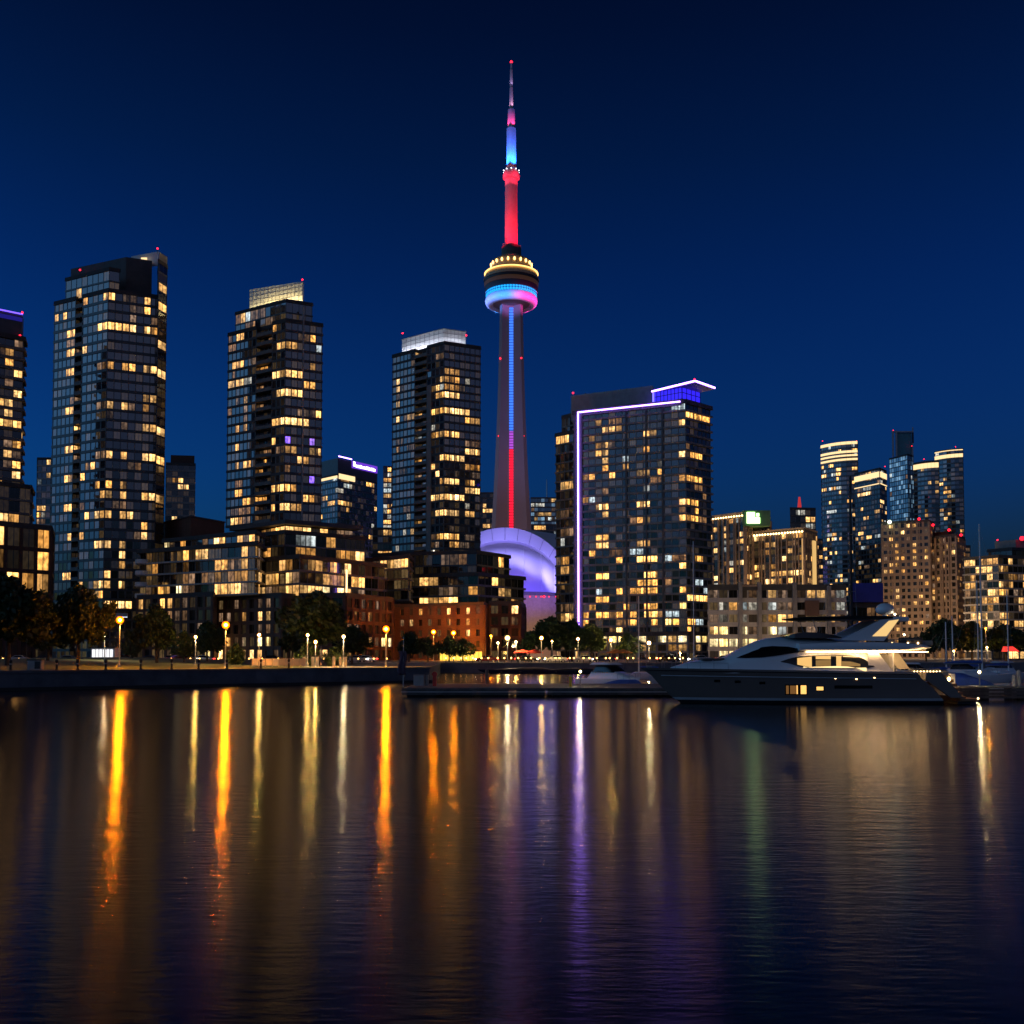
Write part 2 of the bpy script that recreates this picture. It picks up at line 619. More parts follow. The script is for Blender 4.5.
M['glass_bright'] = glass('pale_blue_glass', (.05, .075, .09), (.16, .2, .22), 3.2, .3, .04, .55, dimcol=(.40, .72, 1))
M['glass_t4'] = glass('teal_striped_glass', (.012, .02, .024), (.05, .055, .058), 1.95, .3, .055, .05, div=3.0)
M['green_panel'] = mat('green_panel', (.10, .22, .12), .5)
M['blue_panel'] = mat('blue_panel', (.02, .04, .35), .5)
M['lounge'] = emis('blue_lit_glass', (.035, .02, 1), 1.1)
M['cyan_band'] = emis('cyan_light_band', (.01, .38, 1), 1.5, False)
M['pod_window'] = emis('pod_window_glow', (1, .45, .2), .03, False)
M['gold_metal'] = mat('gold_metal', (.55, .40, .22), .45, .2)
M['bark'] = mat('bark', (.05, .04, .03), .9)
M['leaf'] = mat('leaves', (.015, .042, .012), .6, var=.6, scale=.5)
M['leaf_pale'] = mat('pale_leaves', (.034, .07, .02), .6, var=.5, scale=.6)
M['net'] = mat('green_scaffold_net', (.12, .30, .36), .9)

def banded(name, col, s_, period, axis='z', duty=.3, low=.25):
    """a light strip made of many small luminaires"""
    m, n, l, b = new_mat(name)
    t = n.new('ShaderNodeTexCoord')
    sx = n.new('ShaderNodeSeparateXYZ')
    l.new(t.outputs['Object'], sx.inputs[0])
    v = sx.outputs[2] if axis == 'z' else math_node(n, l, 'ARCTAN2', sx.outputs[1], sx.outputs[0])
    f = math_node(n, l, 'LESS_THAN', math_node(n, l, 'FRACT', math_node(n, l, 'DIVIDE', math_node(n, l, 'ADD', v, 1000.0), period)), duty)
    e = math_node(n, l, 'MULTIPLY', s_, math_node(n, l, 'SUBTRACT', 1.0, math_node(n, l, 'MULTIPLY', f, 1 - low)))
    b.inputs['Base Color'].default_value = (.02, .02, .02, 1)
    b.inputs['Emission Color'].default_value = (*col, 1)
    l.new(e, b.inputs['Emission Strength'])
    m.cycles.emission_sampling = 'NONE'
    return m
M['cyan_band'] = banded('cyan_light_band', (.01, .36, 1), 1.7, 2 * math.pi / 54, 'a', .35, .35)
# ------------------------------------------------------------------ buildings
_pane = MB()
_pane.add([(-.5, 0, -.5), (.5, 0, -.5), (.5, 0, .5), (-.5, 0, .5), (-.5, -.03, -.5), (.5, -.03, -.5), (.5, -.03, .5), (-.5, -.03, .5)],
          [(4, 5, 6, 7), (0, 3, 2, 1), (0, 1, 5, 4), (3, 7, 6, 2), (0, 4, 7, 3), (1, 2, 6, 5)],
          [[(0, 0), (1, 0), (1, 1), (0, 1)]] + [[(0, 0)] * 4] * 5)
WMESH = {}
def window_mesh(kind):
    if kind not in WMESH:
        o = _pane.build('window', M[kind])
        WMESH[kind] = o.data
        bpy.data.objects.remove(o)
    return WMESH[kind]

VOL = [0]
MAXW = 100
class Building:
    def __init__(s, name, label, cat, px, Y, group=None, z=G):
        p = gx(px, Y)
        s.root = thing(name, label, cat, (p[0], p[1], z), group)
        s.o = s.root.location.copy()
        s.faces, s.used, s.over = [], set(), []

    def vol(s, foot, z0, z1, nf, bays, glass='glass_dark', slab='slab', mull='mullion', slab_h=.5, slab_out=.18, mull_w=.14, mull_out=.10, roof='roof', parapet=.9, lights=True, base_slab=True):
        """one storeyed volume: glazing with a UV cell per pane, floor slabs and mullions in front of it, a roof with parapet"""
        VOL[0] += 1
        fh = (z1 - z0) / nf
        n = len(foot)
        gl, ml = MB(), MB()
        for i in range(n):
            p, q = foot[i], foot[(i + 1) % n]
            L = math.hypot(q[0] - p[0], q[1] - p[1])
            nb = max(1, round(L / bays))
            u0, v0 = 37 * i + 11 * VOL[0], 53 * VOL[0]
            gl.add([(p[0], p[1], z0), (q[0], q[1], z0), (q[0], q[1], z1), (p[0], p[1], z1)], [(0, 1, 2, 3)],
                   [[(u0, v0), (u0 + nb, v0), (u0 + nb, v0 + nf), (u0, v0 + nf)]])
            d = Vector((q[0] - p[0], q[1] - p[1])) / L
            nrm = Vector((d.y, -d.x))
            mid = Vector(((p[0] + q[0]) / 2, (p[1] + q[1]) / 2))
            vis = nrm.dot(-mid) > 0
            if lights:
                s.faces.append(dict(p=Vector(p), d=d, L=L, n=nrm, nb=nb, z0=z0, z1=z1, fh=fh, nf=nf, vis=vis, sh=slab_h, mw=mull_w, id=(VOL[0], i)))
            if mull:
                for k in range(nb + 1):
                    t = k * L / nb
                    a = (p[0] + d.x * (t - mull_w / 2), p[1] + d.y * (t - mull_w / 2))
                    b = (p[0] + d.x * (t + mull_w / 2), p[1] + d.y * (t + mull_w / 2))
                    ml.obox(a, b, z0, z1 - .01, -.02, mull_out)
        gl.add([(x, y, z1 - .02) for x, y in foot], [tuple(range(n))])
        gl.build('curtain_wall', M[glass], s.root)
        if mull:
            ml.build('mullion_grid', M[mull], s.root)
        sb = MB()
        po = offset_poly(foot, slab_out)
        for k in range(0 if base_slab else 1, nf):
            sb.prism(po, z0 + k * fh - slab_h / 2, z0 + k * fh + slab_h / 2)
        sb.build('floor_slab', M[slab], s.root)
        rf = MB()
        rf.prism(offset_poly(foot, slab_out + .06), z1 - slab_h / 2, z1 + .12)
        pi = offset_poly(foot, slab_out + .02)
        for i in range(n):
            rf.obox(pi[i], pi[(i + 1) % n], z1 + .1, z1 + parapet, -.25, 0)
        rf.build('roof', M[roof], s.root)
        return s

    def box(s, name, foot, z0, z1, mt, bevel=0):
        return MB().prism(foot, z0, z1).build(name, M[mt], s.root, bevel=bevel)

    def hit(s, px, py):
        d = ray(px, py)
        best = None
        for f in s.faces:
            den = f['n'].x * d.x + f['n'].y * d.y
            if den > -1e-6:
                continue
            t = (f['n'].x * f['p'].x + f['n'].y * f['p'].y) / den
            if t <= 0:
                continue
            h = Vector((0, 0, CAMZ)) + d * t
            u = (h.x - f['p'].x) * f['d'].x + (h.y - f['p'].y) * f['d'].y
            if -.3 <= u <= f['L'] + .3 and f['z0'] - .4 <= h.z <= f['z1'] + .4 and (best is None or t < best[0]):
                best = (t, f, min(max(u, .01), f['L'] - .01), min(max(h.z, f['z0'] + .01), f['z1'] - .01))
        return best

    def put(s, f, j, k, kind, w=1.0):
        key = (f['id'], j, k)
        if key in s.used or k < 0 or k >= f['nf'] or j < 0 or j >= f['nb']:
            return
        s.used.add(key)
        bw = f['L'] / f['nb']
        c = f['p'] + f['d'] * ((j + .5) * bw) + f['n'] * .012
        z = f['z0'] + (k + .5) * f['fh']
        ww, hh = (bw - f['mw']) * w - .02, f['fh'] - f['sh'] - .02
        s.over.append((c, z, ww, hh, math.atan2(f['d'].y, f['d'].x), kind))

    def spans(s, sc, ox, oy, rows, default='win'):
        for row in rows:
            y, items = row[0], row[1:]
            kind = default
            for it in items:
                if isinstance(it, str):
                    kind = it
                    continue
                x0, x1 = ox + it[0] / sc, ox + it[1] / sc
                h = s.hit((x0 + x1) / 2, oy + y / sc)
                if h is None:
                    continue
                _, f, u, z = h
                k = int((z - f['z0']) / f['fh'])
                bw = f['L'] / f['nb']
                got = False
                for j in range(f['nb']):
                    c = f['p'] + f['d'] * ((j + .5) * bw)
                    pxc = proj((c.x, c.y, z))[0]
                    if x0 - .3 <= pxc <= x1 + .3:
                        s.put(f, j, k, kind)
                        got = True
                if not got:
                    s.put(f, int(u / bw), k, kind)
        return s

    def scatter(s, n, seed, kinds=('win',), fid=None, zr=(0, 1), run=1):
        rnd = random.Random(seed)
        fs = [f for f in s.faces if f['vis'] and (fid is None or f['id'][1] in fid)]
        if not fs:
            return s
        wts = [f['nb'] * f['nf'] for f in fs]
        for _ in range(n):
            f = rnd.choices(fs, wts)[0]
            k = int(f['nf'] * (zr[0] + (zr[1] - zr[0]) * rnd.random()))
            j = rnd.randrange(f['nb'])
            kd = rnd.choice(kinds)
            for r in range(rnd.randint(1, run)):
                s.put(f, j + r, k, kd)
        return s

    def finish(s):
        lst = sorted(s.over, key=lambda q: -q[2] * q[3])
        rest = MB()
        rk = {}
        for i, (c, z, ww, hh, a, kind) in enumerate(lst):
            if i < MAXW:
                o = bpy.data.objects.new('window', window_mesh(kind))
                C.objects.link(o)
                o.parent = s.root
                o.location = Vector((c.x, c.y, z)) - s.o
                o.rotation_euler = (0, 0, a)
                o.scale = (ww, 1, hh)
            else:
                ca, sa = math.cos(a), math.sin(a)
                m = rk.setdefault(kind, len(rk))
                vs = [(c.x + ca * ww * x - sa * y, c.y + sa * ww * x + ca * y, z + hh * zz) for x, y, zz in ((-.5, -.03, -.5), (.5, -.03, -.5), (.5, -.03, .5), (-.5, -.03, .5))]
                rest.add(vs, [(0, 1, 2, 3)], [[(i * 1.7, 0), (i * 1.7 + 1, 0), (i * 1.7 + 1, 1), (i * 1.7, 1)]], m)
        if rest.v:
            tag(rest.build('window', [M[k] for k in rk], s.root), kind='stuff')
        s.over = []
        return s

    def beacon(s, px, py, Y, r=.30, mt='beacon'):
        p = at(px, py, Y)
        mb = MB()
        mb.tube([(p.x, p.y, p.z - 1.6), (p.x, p.y, p.z)], .08, 5)
        b = mb.build('beacon_mast', M['dark_metal'], s.root)
        MB().ball(p, r, 10).build('beacon', M[mt], b, smooth=True)

def foot3(l, c, r, py=650):
    """footprint from the pixel column and the distance of the left, front and right corners"""
    L, K, Rr = gx(*l, py), gx(*c, py), gx(*r, py)
    B = (L[0] + Rr[0] - K[0], L[1] + Rr[1] - K[1])
    return [L, K, Rr, B]

def foot2(l, r, depth, py=650):
    L, Rr = gx(*l, py), gx(*r, py)
    k = 1 + depth / l[1]
    return [L, Rr, (Rr[0] * k, Rr[1] * k), (L[0] * k, L[1] * k)]

def edge_pt(p, q, t, out=0.0):
    d = Vector((q[0] - p[0], q[1] - p[1]))
    l = d.length
    d /= l
    return (p[0] + d.x * l * t + d.y * out, p[1] + d.y * l * t - d.x * out)

def notch(foot, t0, t1, depth):
    """cut a balcony recess into the first edge"""
    p, q = foot[0], foot[1]
    return [p, edge_pt(p, q, t0), edge_pt(p, q, t0, -depth), edge_pt(p, q, t1, -depth), edge_pt(p, q, t1)] + foot[1:]

def balconies(b, p, q, t0, t1, z0, z1, nf, out, depth, mt='slab', start=0):
    """one balcony per storey: a slab and a railing panel"""
    a0, a1 = edge_pt(p, q, t0), edge_pt(p, q, t1)
    L = math.hypot(a1[0] - a0[0], a1[1] - a0[1])
    ang = math.atan2(a1[1] - a0[1], a1[0] - a0[0])
    fh = (z1 - z0) / nf
    mb = MB()
    mb.box(.03, L - .03, -out, depth, 0, .18)
    mb.box(.03, L - .03, -out, -out + .06, .18, 1.15)
    pr = mb.build('balcony', M[mt])
    me = pr.data
    bpy.data.objects.remove(pr)
    for k in range(start, nf):
        o = bpy.data.objects.new('balcony', me)
        C.objects.link(o)
        o.parent = b.root
        o.location = Vector((a0[0], a0[1], z0 + k * fh)) - b.o
        o.rotation_euler = (0, 0, ang)

# ---- tower with the slanted roof wing, left
ft = foot3((55, 322), (108, 310), (158, 316), 310)
zA = at(108, 291, 310).z
nfA = 37
B = Building('condominium_tower', 'tall dark glass condominium tower with a pointed slab rising at its right corner', 'residential tower', 108, 310, 'condominium towers by the park')
B.vol(notch(ft, .40, .54, 1.6), G, zA, nfA, 2.1, 'glass_blue', 'spandrel', 'mullion', slab_h=.85, mull_w=.3)
f2 = foot3((66, 320.5), (109, 311.5), (119, 313), 290)
zB = at(109, 270, 311.5).z
B.vol(f2, zA + .2, zB, 2, 2.5, 'glass_blue', 'spandrel', slab_h=.5)
f3 = foot3((71, 328), (126, 318), (152, 321), 265)
B.box('penthouse', f3, zA + .3, at(126, 257, 318).z, 'concrete_dark')
fin = foot3((157.5, 322), (158.3, 312.5), (166.6, 317), 300)
B.vol(fin, G, at(158, 262, 312.5).z, nfA + 4, 3.2, 'glass_dark', 'spandrel', 'spandrel', slab_h=.6)
B.box('fin_wall', foot3((157.8, 322), (158.6, 313.2), (166.8, 317.5), 300), at(158, 262, 312.5).z + .5, at(158.5, 251.5, 313).z, 'concrete')
# sloping wing wall behind the penthouse, lit through an opening
a, b_ = gx(131, 324, 260), gx(157.6, 321.5, 260)
za0, za1, zb1 = at(131, 268, 324).z, at(131, 256.5, 324).z, at(157.6, 251.5, 321.5).z
MB().add([(a[0], a[1], za0), (b_[0], b_[1], za0), (b_[0], b_[1], zb1), (a[0], a[1], za1), (a[0], a[1] + .6, za0), (b_[0], b_[1] + .6, za0), (b_[0], b_[1] + .6, zb1), (a[0], a[1] + .6, za1)],
         [(0, 1, 2, 3), (7, 6, 5, 4), (3, 2, 6, 7), (0, 3, 7, 4), (1, 5, 6, 2)]).build('roof_wing', M['white_panel'], B.root)
p0, p1 = at(140, 263, 320), at(146, 256.5, 320)
MB().box(p0.x, p1.x, 320.8, 321.0, p0.z, p1.z).build('lit_opening', M['warm_band'], B.root)
B.beacon(157.5, 248.5, 317)
B.beacon(80, 270, 322)
balconies(B, ft[0], ft[1], .40, .54, G, zA, nfA, .25, 1.5, start=2)
B.spans(4, 0, 230, [
    (338, 'win', (218, 234), (250, 262)), (272, (312, 326), (333, 356)), (250, (420, 436), (443, 463)), (280, 'win_dim', (538, 555), 'win', (572, 600)),
    (250, (636, 662)), (330, (575, 603)), (310, 'win_dim', (530, 552)), (292, 'win', (634, 648)), (380, 'win_hot', (390, 432), (436, 470), (475, 522), (530, 552)),
    (405, 'win', (272, 292)), (410, 'win', (572, 622)), (440, 'win_dim', (276, 292)), (460, 'win_hot', (634, 663)), (480, 'win', (272, 292)), (487, 'win_dim', (296, 322)), (472, 'win', (336, 352)),
    (540, 'win_dim', (388, 428), 'win', (432, 466), (475, 522), (528, 552)), (557, (268, 292)), (562, (572, 620)), (573, 'win_hot', (633, 662)),
    (670, 'win_dim', (288, 322)), (678, 'win', (570, 620)), (712, (266, 288)), (690, 'win_dim', (384, 424), 'win', (428, 466), 'win_hot', (472, 520), 'win_dim', (525, 545)),
    (715, 'win', (568, 594)), (785, 'win', (290, 322)), (790, (568, 616)), (802, 'win_hot', (632, 658)), (775, 'win_dim', (472, 505)), (862, 'win', (262, 286), (290, 320)),
    (888, 'win_dim', (384, 422), 'win', (426, 462), (468, 506)), (905, 'win_hot', (565, 615)), (914, (630, 660)), (935, 'win', (350, 374)), (975, (318, 342)), (1010, (262, 284), (420, 450), (470, 510))])
B.spans(4, 0, 450, [
    (130, 'win', (260, 284)), (125, (382, 398), (422, 452), (468, 510)), (165, (405, 420), (430, 450), (468, 510)), (180, 'win_hot', (560, 615)), (187, (628, 658)),
    (217, 'win', (260, 282)), (247, (350, 364), 'win_hot', (380, 414), (420, 456), (464, 514), 'win', (520, 544)), (297, 'win', (564, 602)), (335, 'win_hot', (560, 600)),
    (328, 'win', (276, 298), (318, 340)), (360, 'win_hot', (376, 412), (422, 454), 'win', (462, 508)), (402, 'win', (466, 500)), (478, (418, 448), (460, 502)),
    (522, 'win', (252, 276), (314, 336)), (557, 'win', (374, 408), (420, 448), 'win_hot', (460, 504)), (595, 'win', (372, 410)), (632, 'win_hot', (412, 446), (455, 500), (512, 526))])
B.scatter(16, 3, ('win_dim',), run=2).finish()
# entrance canopy
p, q = gx(92, 300), gx(127, 303)
mb = MB().obox(p, q, at(100, 616.5, 300).z, at(100, 613, 300).z, -2, 1.4)
mb.build('canopy', M['white_panel'], B.root)
MB().obox(p, q, at(100, 617.2, 300).z, at(100, 616.6, 300).z, 1.0, 1.3).build('canopy_light', emis('cool_canopy_light', (.75, .85, 1), 1.6), B.root)

# ---- tower at the left edge with a blue roof line, on its podium
B = Building('condominium_tower', 'dark condominium tower with a blue lit roof line at the left edge of the view', 'residential tower', 10, 300, 'condominium towers by the park')
f0 = foot3((-62, 288), (22, 303), (23.5, 308), 400)
z0, z1 = at(20, 491, 303).z, at(22, 340, 303).z
B.vol(f0, z0, z1, 15, 2.6, 'glass_dark', 'slab', 'mullion', slab_h=.9, slab_out=.7)
fr = foot3((-62, 289), (22.3, 304), (23.6, 307.5), 320)
B.box('roof_storey', fr, z1 + .2, at(22, 315, 304).z, 'spandrel')
MB().obox(fr[0], fr[1], at(22, 322, 304).z, at(22, 318, 304).z, .05, .12).build('lit_louvre', emis('dim_blue_panel', (.06, .05, 1), .18, False), B.root)
MB().obox(fr[0], fr[1], at(22, 315.2, 304).z, at(22, 314, 304).z, .3, .5).build('roof_light', emis('roof_violet_led', (.16, .08, 1), 2.6), B.root)
B.beacon(22.3, 312.5, 304)
B.beacon(20, 335.5, 303)
B.spans(4, 0, 230, [(490, 'win', (12, 50)), (470, 'win_dim', (55, 85), (20, 32)), (592, 'win_dim', (8, 42), 'win_hot', (58, 86)), (675, 'win', (8, 22), (58, 88)), (700, (8, 24)), (722, (6, 44)),
                    (780, (4, 20), 'win_hot', (48, 82)), (862, 'win_dim', (6, 42), 'win', (50, 82)), (888, 'win_hot', (4, 32)), (945, 'win_dim', (4, 26), 'win', (50, 78)), (978, 'win_hot', (50, 78)), (1012, (0, 14))])
B.scatter(10, 8, ('win_dim', 'win'))
f0b = foot3((-62, 278), (27, 296), (30, 308))
B.vol(f0b, at(20, 528, 296).z, z0 - .3, 3, 3.0, 'glass_dark', 'slab', 'mullion', slab_h=.7, slab_out=.5)
B.spans(4, 0, 450, [(255, 'win_hot', (0, 20), 'win', (46, 70))])
f0c = foot3((-62, 262), (48.5, 284), (51, 300))
B.vol(f0c, G, at(30, 529, 284).z, 6, 4.2, 'glass_dark', 'brick_dark', 'brick_dark', slab_h=1.1, slab_out=.4, mull_w=.9, mull_out=.34)
B.spans(4, 0, 450, [(340, 'win', (0, 14), 'win_orange', (138, 194)), (370, (138, 194)), (390, 'win', (0, 12)), (480, 'win_hot', (0, 44), 'win', (160, 192)), (540, 'win_orange', (90, 176)), (415, 'win_dim', (160, 194))])
B.finish()

# ---- second tower with a slanted lit crown, on a stepped podium
B = Building('condominium_tower', 'glass condominium tower with a slanted cream lit crown and balconies up its left face', 'residential tower', 285, 326, 'condominium towers by the park')
fa = foot3((228, 341), (285, 326), (321.5, 331), 400)
zb, zt = at(285, 521, 326).z, at(285, 321, 326).z
B.vol(notch(fa, .50, .78, 1.8), zb, zt, 21, 2.0, 'glass_blue', 'concrete_dark', 'mullion', slab_h=.85, mull_w=.3)
balconies(B, fa[0], fa[1], .50, .78, zb, zt, 21, .3, 1.7)
fb = foot3((236, 342), (286, 329), (312, 333), 310)
zt2 = at(286, 301.5, 329).z
B.vol(fb, zt + .2, zt2, 2, 2.4, 'glass_blue', 'spandrel', slab_h=.45)
fc = foot3((249.6, 345), (302.6, 335), (304, 341), 300)
c0 = zt2 + .25
l0, k0, r0, b0 = fc
cz = [at(250, 289.5, 345).z, at(302.6, 281.5, 335).z, at(304.5, 282.5, 341).z, at(251, 290, 350).z]
cvs = [(p[0], p[1], c0) for p in fc] + [(p[0], p[1], z) for p, z in zip(fc, cz)]
MB().add(cvs, [(0, 1, 5, 4), (1, 2, 6, 5), (2, 3, 7, 6), (3, 0, 4, 7), (4, 5, 6, 7)]).build('crown_screen', M['crown_cream'] if 'crown_cream' in M else M['white_panel'], B.root)
# uplights behind the parapet of the crown
MB().obox(edge_pt(l0, k0, .30, 1.0), edge_pt(l0, k0, .98, 1.0), zt2 + 1.0, zt2 + 1.25, 0, .25).build('crown_uplight', emis('cream_uplight', (1, .76, .30), 130), B.root)
MB().obox(edge_pt(l0, k0, .02, 1.0), edge_pt(l0, k0, .28, 1.0), zt2 + 1.0, zt2 + 1.2, 0, .2).build('crown_uplight', emis('cream_uplight_low', (1, .80, .36), 70), B.root)
sm_ = MB()
for t_ in [k / 14 for k in range(15)]:
    zt_ = cz[0] + (cz[1] - cz[0]) * t_
    sm_.obox(edge_pt(l0, k0, max(t_ - .004, 0)), edge_pt(l0, k0, min(t_ + .004, 1)), c0, zt_ - .1, 0, .08)
for q_ in range(1, 7):
    zq = c0 + (cz[0] - c0) * q_ / 7
    sm_.obox(l0, k0, zq - .06, zq + .06, .0, .06)
sm_.build('panel_seam', M['metal_panel'], B.root)
B.beacon(302.4, 279.7, 336)
e0, e1 = edge_pt(fa[1], fa[2], .46), edge_pt(fa[1], fa[2], .50)
MB().obox(e0, e1, zb, at(302, 306, 328).z, -.3, .55).build('corner_pier', M['concrete_pale'], B.root)
B.spans(4.876, 210, 270, [
    (207, 'win_dim', (142, 158)), (245, 'win', (140, 160), 'win_white', (172, 204)), (308, 'win_hot', (136, 160)), (290, 'win', (302, 316)), (380, (328, 360), (372, 415)),
    (480, (104, 120), (134, 158)), (465, 'win_dim', (210, 228)), (500, 'win_hot', (296, 316), (326, 362), (370, 410), (412, 442)), (505, 'win_orange', (246, 290)),
    (552, 'win', (136, 156), 'win_white', (168, 194)), (570, 'win', (95, 118)), (578, 'win', (322, 360), 'win_hot', (370, 402), (402, 440)), (565, 'win', (458, 480), (488, 515)), (352, (494, 518)),
    (395, 'win_white', (525, 546)), (455, (498, 522)), (630, 'win_dim', (136, 150), 'win', (166, 190)), (690, 'win_dim', (494, 508), 'win', (515, 540)),
    (735, 'win_hot', (296, 314), (324, 360), (368, 402), (405, 440)), (755, 'win', (455, 495)), (740, 'win_dim', (168, 190)), (855, 'win', (295, 312)), (890, 'win_dim', (324, 355), 'win', (365, 390), (400, 426)),
    (880, 'win', (498, 540)), (910, 'win_orange', (455, 493)), (930, 'win_orange', (255, 272)), (938, 'win', (430, 446)), (978, 'win_orange', (250, 268)), (845, 'win_violet', (372, 400), (495, 520)),
    (675, 'win_dim', (166, 190), (205, 225)), (790, (130, 150), (166, 190)), (860, (130, 150)), (940, (130, 150), (166, 190))])
B.spans(4.876, 210, 470, [(75, 'win_hot', (292, 312), (322, 355), 'win', (366, 400), (402, 432)), (122, 'win', (455, 480), (486, 512)), (150, 'win_orange', (250, 268)), (188, 'win_hot', (292, 312), (332, 355), 'win', (362, 400), (400, 440)),
                          (240, 'win', (95, 116), (130, 150), 'win_dim', (165, 190), (205, 225)), (50, 'win_violet', (488, 508)), (200, 'win_dim', (95, 116), (130, 150), (165, 190), (205, 225)), (150, (165, 190), (205, 225)), (120, (130, 150))])
B.scatter(24, 5, ('win_dim',), run=2)
B.finish()

# ---- stepped podium terraces below it
B = Building('terraced_apartments', 'stepped glass terrace block with a deep dark roof overhang above brick floors', 'apartment block', 290, 280)
t1 = foot3((256, 316), (284, 303), (352, 316))
B.box('roof_overhang', foot3((228, 318), (284, 299), (362, 314)), at(284, 525, 303).z, at(284, 521, 303).z, 'concrete_dark')
B.vol(t1, at(284, 534, 303).z, at(284, 525.6, 303).z, 1, 2.8, 'glass_warm', 'concrete_dark', 'mullion', slab_h=.3, parapet=.2)
t2 = foot3((250, 300), (284, 290), (364, 306))
B.vol(t2, at(284, 558, 290).z, at(284, 533, 290).z, 2, 3.2, 'glass_dark', 'slab', 'mullion', slab_h=.55, slab_out=.5)
t3 = foot3((252, 284), (299, 271), (384, 300))
B.vol(t3, at(299, 597, 271).z, at(299, 557.5, 271).z, 3, 3.0, 'glass_warm', 'slab', 'mullion', slab_h=.6, slab_out=.6)
t4 = foot3((210, 283), (281, 266), (302, 276))
B.vol(t4, G, at(281, 596, 266).z, 5, 3.4, 'glass_warm', 'brick', 'brick', slab_h=1.0, slab_out=.28, mull_w=1.3, mull_out=.36)
t5 = foot3((300, 270), (345, 268), (392, 290))
B.vol(t5, G, at(345, 596, 268).z, 5, 3.6, 'glass_dark', 'brick_dark', 'brick_dark', slab_h=1.0, slab_out=.28, mull_w=1.2, mull_out=.36)
B.spans(4.876, 210, 470, [
    (280, 'win_hot', (320, 356), (370, 440), (440, 504), (524, 560), 'win', (560, 598)), (355, 'win_white', (440, 500), 'win', (558, 600)), (345, 'win_dim', (190, 216)), (425, 'win_hot', (712, 748)),
    (470, 'win', (604, 624), (160, 200)), (490, 'win_hot', (655, 684)), (530, 'win', (286, 346), (374, 396), 'win_dim', (400, 460), 'win_orange', (562, 644)), (542, 'win', (706, 750)),
    (585, 'win', (220, 266), 'win_dim', (284, 346), 'win', (376, 430), (430, 496)), (700, 'win', (230, 260), (278, 312)), (650, 'win_dim', (136, 165), (228, 258), (280, 310)), (715, 'win_orange', (165, 195)),
    (760, 'win_dim', (232, 260), (280, 310)), (860, 'win_shop', (240, 318)), (830, 'win_shop', (240, 318)), (650, 'win_dim', (740, 760), (798, 816)), (700, 'win_dim', (720, 740), 'win_orange', (782, 806)), (830, 'win', (755, 782))])
B.scatter(20, 6, ('win_dim', 'win_dim', 'win_orange'), run=2)
p, q = edge_pt(t3[1], t3[2], .50), edge_pt(t3[1], t3[2], .515)
B.scatter(16, 61, ('win_shop', 'win_hot', 'win_orange'), fid=(0, 1), zr=(0, .34), run=2)
MB().obox(p, q, at(350, 597, 280).z, at(350, 568, 280).z, .6, .8).build('wall_light', emis('wall_wash', (1, .62, .3), 2.5), B.root)
B.finish()

# ---- long terrace building with a rounded end, left of it
B = Building('terraced_apartments', 'long low apartment block with pale slab edges and a rounded white left end', 'apartment block', 200, 285)
t1 = foot3((139, 290), (254, 269), (262, 282))
zt = at(254, 545, 269).z
B.vol(t1, at(254, 594, 269).z, zt, 4, 2.4, 'glass_warm', 'concrete_pale', 'mullion', slab_h=.45, slab_out=1.0)
t2 = foot3((163, 297), (254, 276), (262, 286))
B.vol(t2, zt + .2, at(254, 533.5, 276).z, 1, 2.4, 'glass_blue', 'concrete_pale', 'mullion', slab_h=.5, slab_out=.7)
c = gx(141, 289)
ends = MB()
for k in range(4):
    zz = at(254, 594, 269).z + k * (zt - at(254, 594, 269).z) / 4
    ends.lathe([(1.6, zz - .1), (1.9, zz + .1), (1.9, zz + 1.2), (1.75, zz + 1.25)], c, 20)
ends.build('rounded_balcony', M['white_panel'], B.root)
t3 = foot3((137, 286), (212, 270), (216, 282))
B.vol(t3, G, at(212, 595, 270).z, 5, 3.0, 'glass_warm', 'brick', 'brick', slab_h=.8, slab_out=.22, mull_w=.9, mull_out=.3)
B.spans(4, 0, 450, [
    (435, 'win', (726, 762), (780, 820)), (368, 'win', (960, 975), (992, 1018)), (420, 'win', (960, 972), 'win_dim', (978, 1000)), (462, 'win', (968, 1000)), (478, 'win', (868, 902)), (520, 'win', (866, 892), 'win_orange', (940, 974), 'win_dim', (905, 925)),
    (618, 'win', (642, 660), (680, 700)), (635, 'win', (552, 566)), (660, 'win_dim', (705, 725), (740, 765)), (615, 'win_dim', (950, 975)), (660, 'win_dim', (955, 1000))])
B.scatter(24, 7, ('win_dim', 'win_dim', 'win_orange'), run=2)
B.scatter(12, 62, ('win_shop', 'win_hot', 'win_orange'), fid=(0, 1), zr=(0, .3), run=2)
fw = foot3((157, 330), (189, 312), (223, 326))
B.box('brick_penthouse', fw, at(189, 560, 312).z, at(189, 517, 312).z, 'brick')
B.box('penthouse_roof', offset_poly(fw, .3), at(189, 517, 312).z + .02, at(189, 515.6, 312).z, 'concrete_dark')
B.finish()

# ---- third tower with a white lit crown
B = Building('condominium_tower', 'glass condominium tower with a boxy white floodlit crown, left of the needle tower', 'residential tower', 444, 346, 'condominium towers by the park')
fa = foot3((392.5, 362), (444, 346), (480, 352), 450)
zb, zt = at(444, 556, 346).z, at(444, 343.5, 346).z
B.vol(notch(fa, .44, .68, 1.8), zb, zt, 27, 2.0, 'glass_blue', 'concrete_dark', 'mullion', slab_h=.75, mull_w=.3)
balconies(B, fa[0], fa[1], .44, .68, zb, zt, 27, .3, 1.7)
MB().obox(edge_pt(fa[0], fa[1], .69), edge_pt(fa[0], fa[1], .77), zb, at(432, 385, 350).z, -.2, .5).build('corner_pier', M['concrete'], B.root)
fc = foot3((402, 364), (443.5, 351.5), (465.5, 355), 340)
B.box('crown_screen', fc, zt + .3, at(443, 329, 351.5).z, 'white_panel')
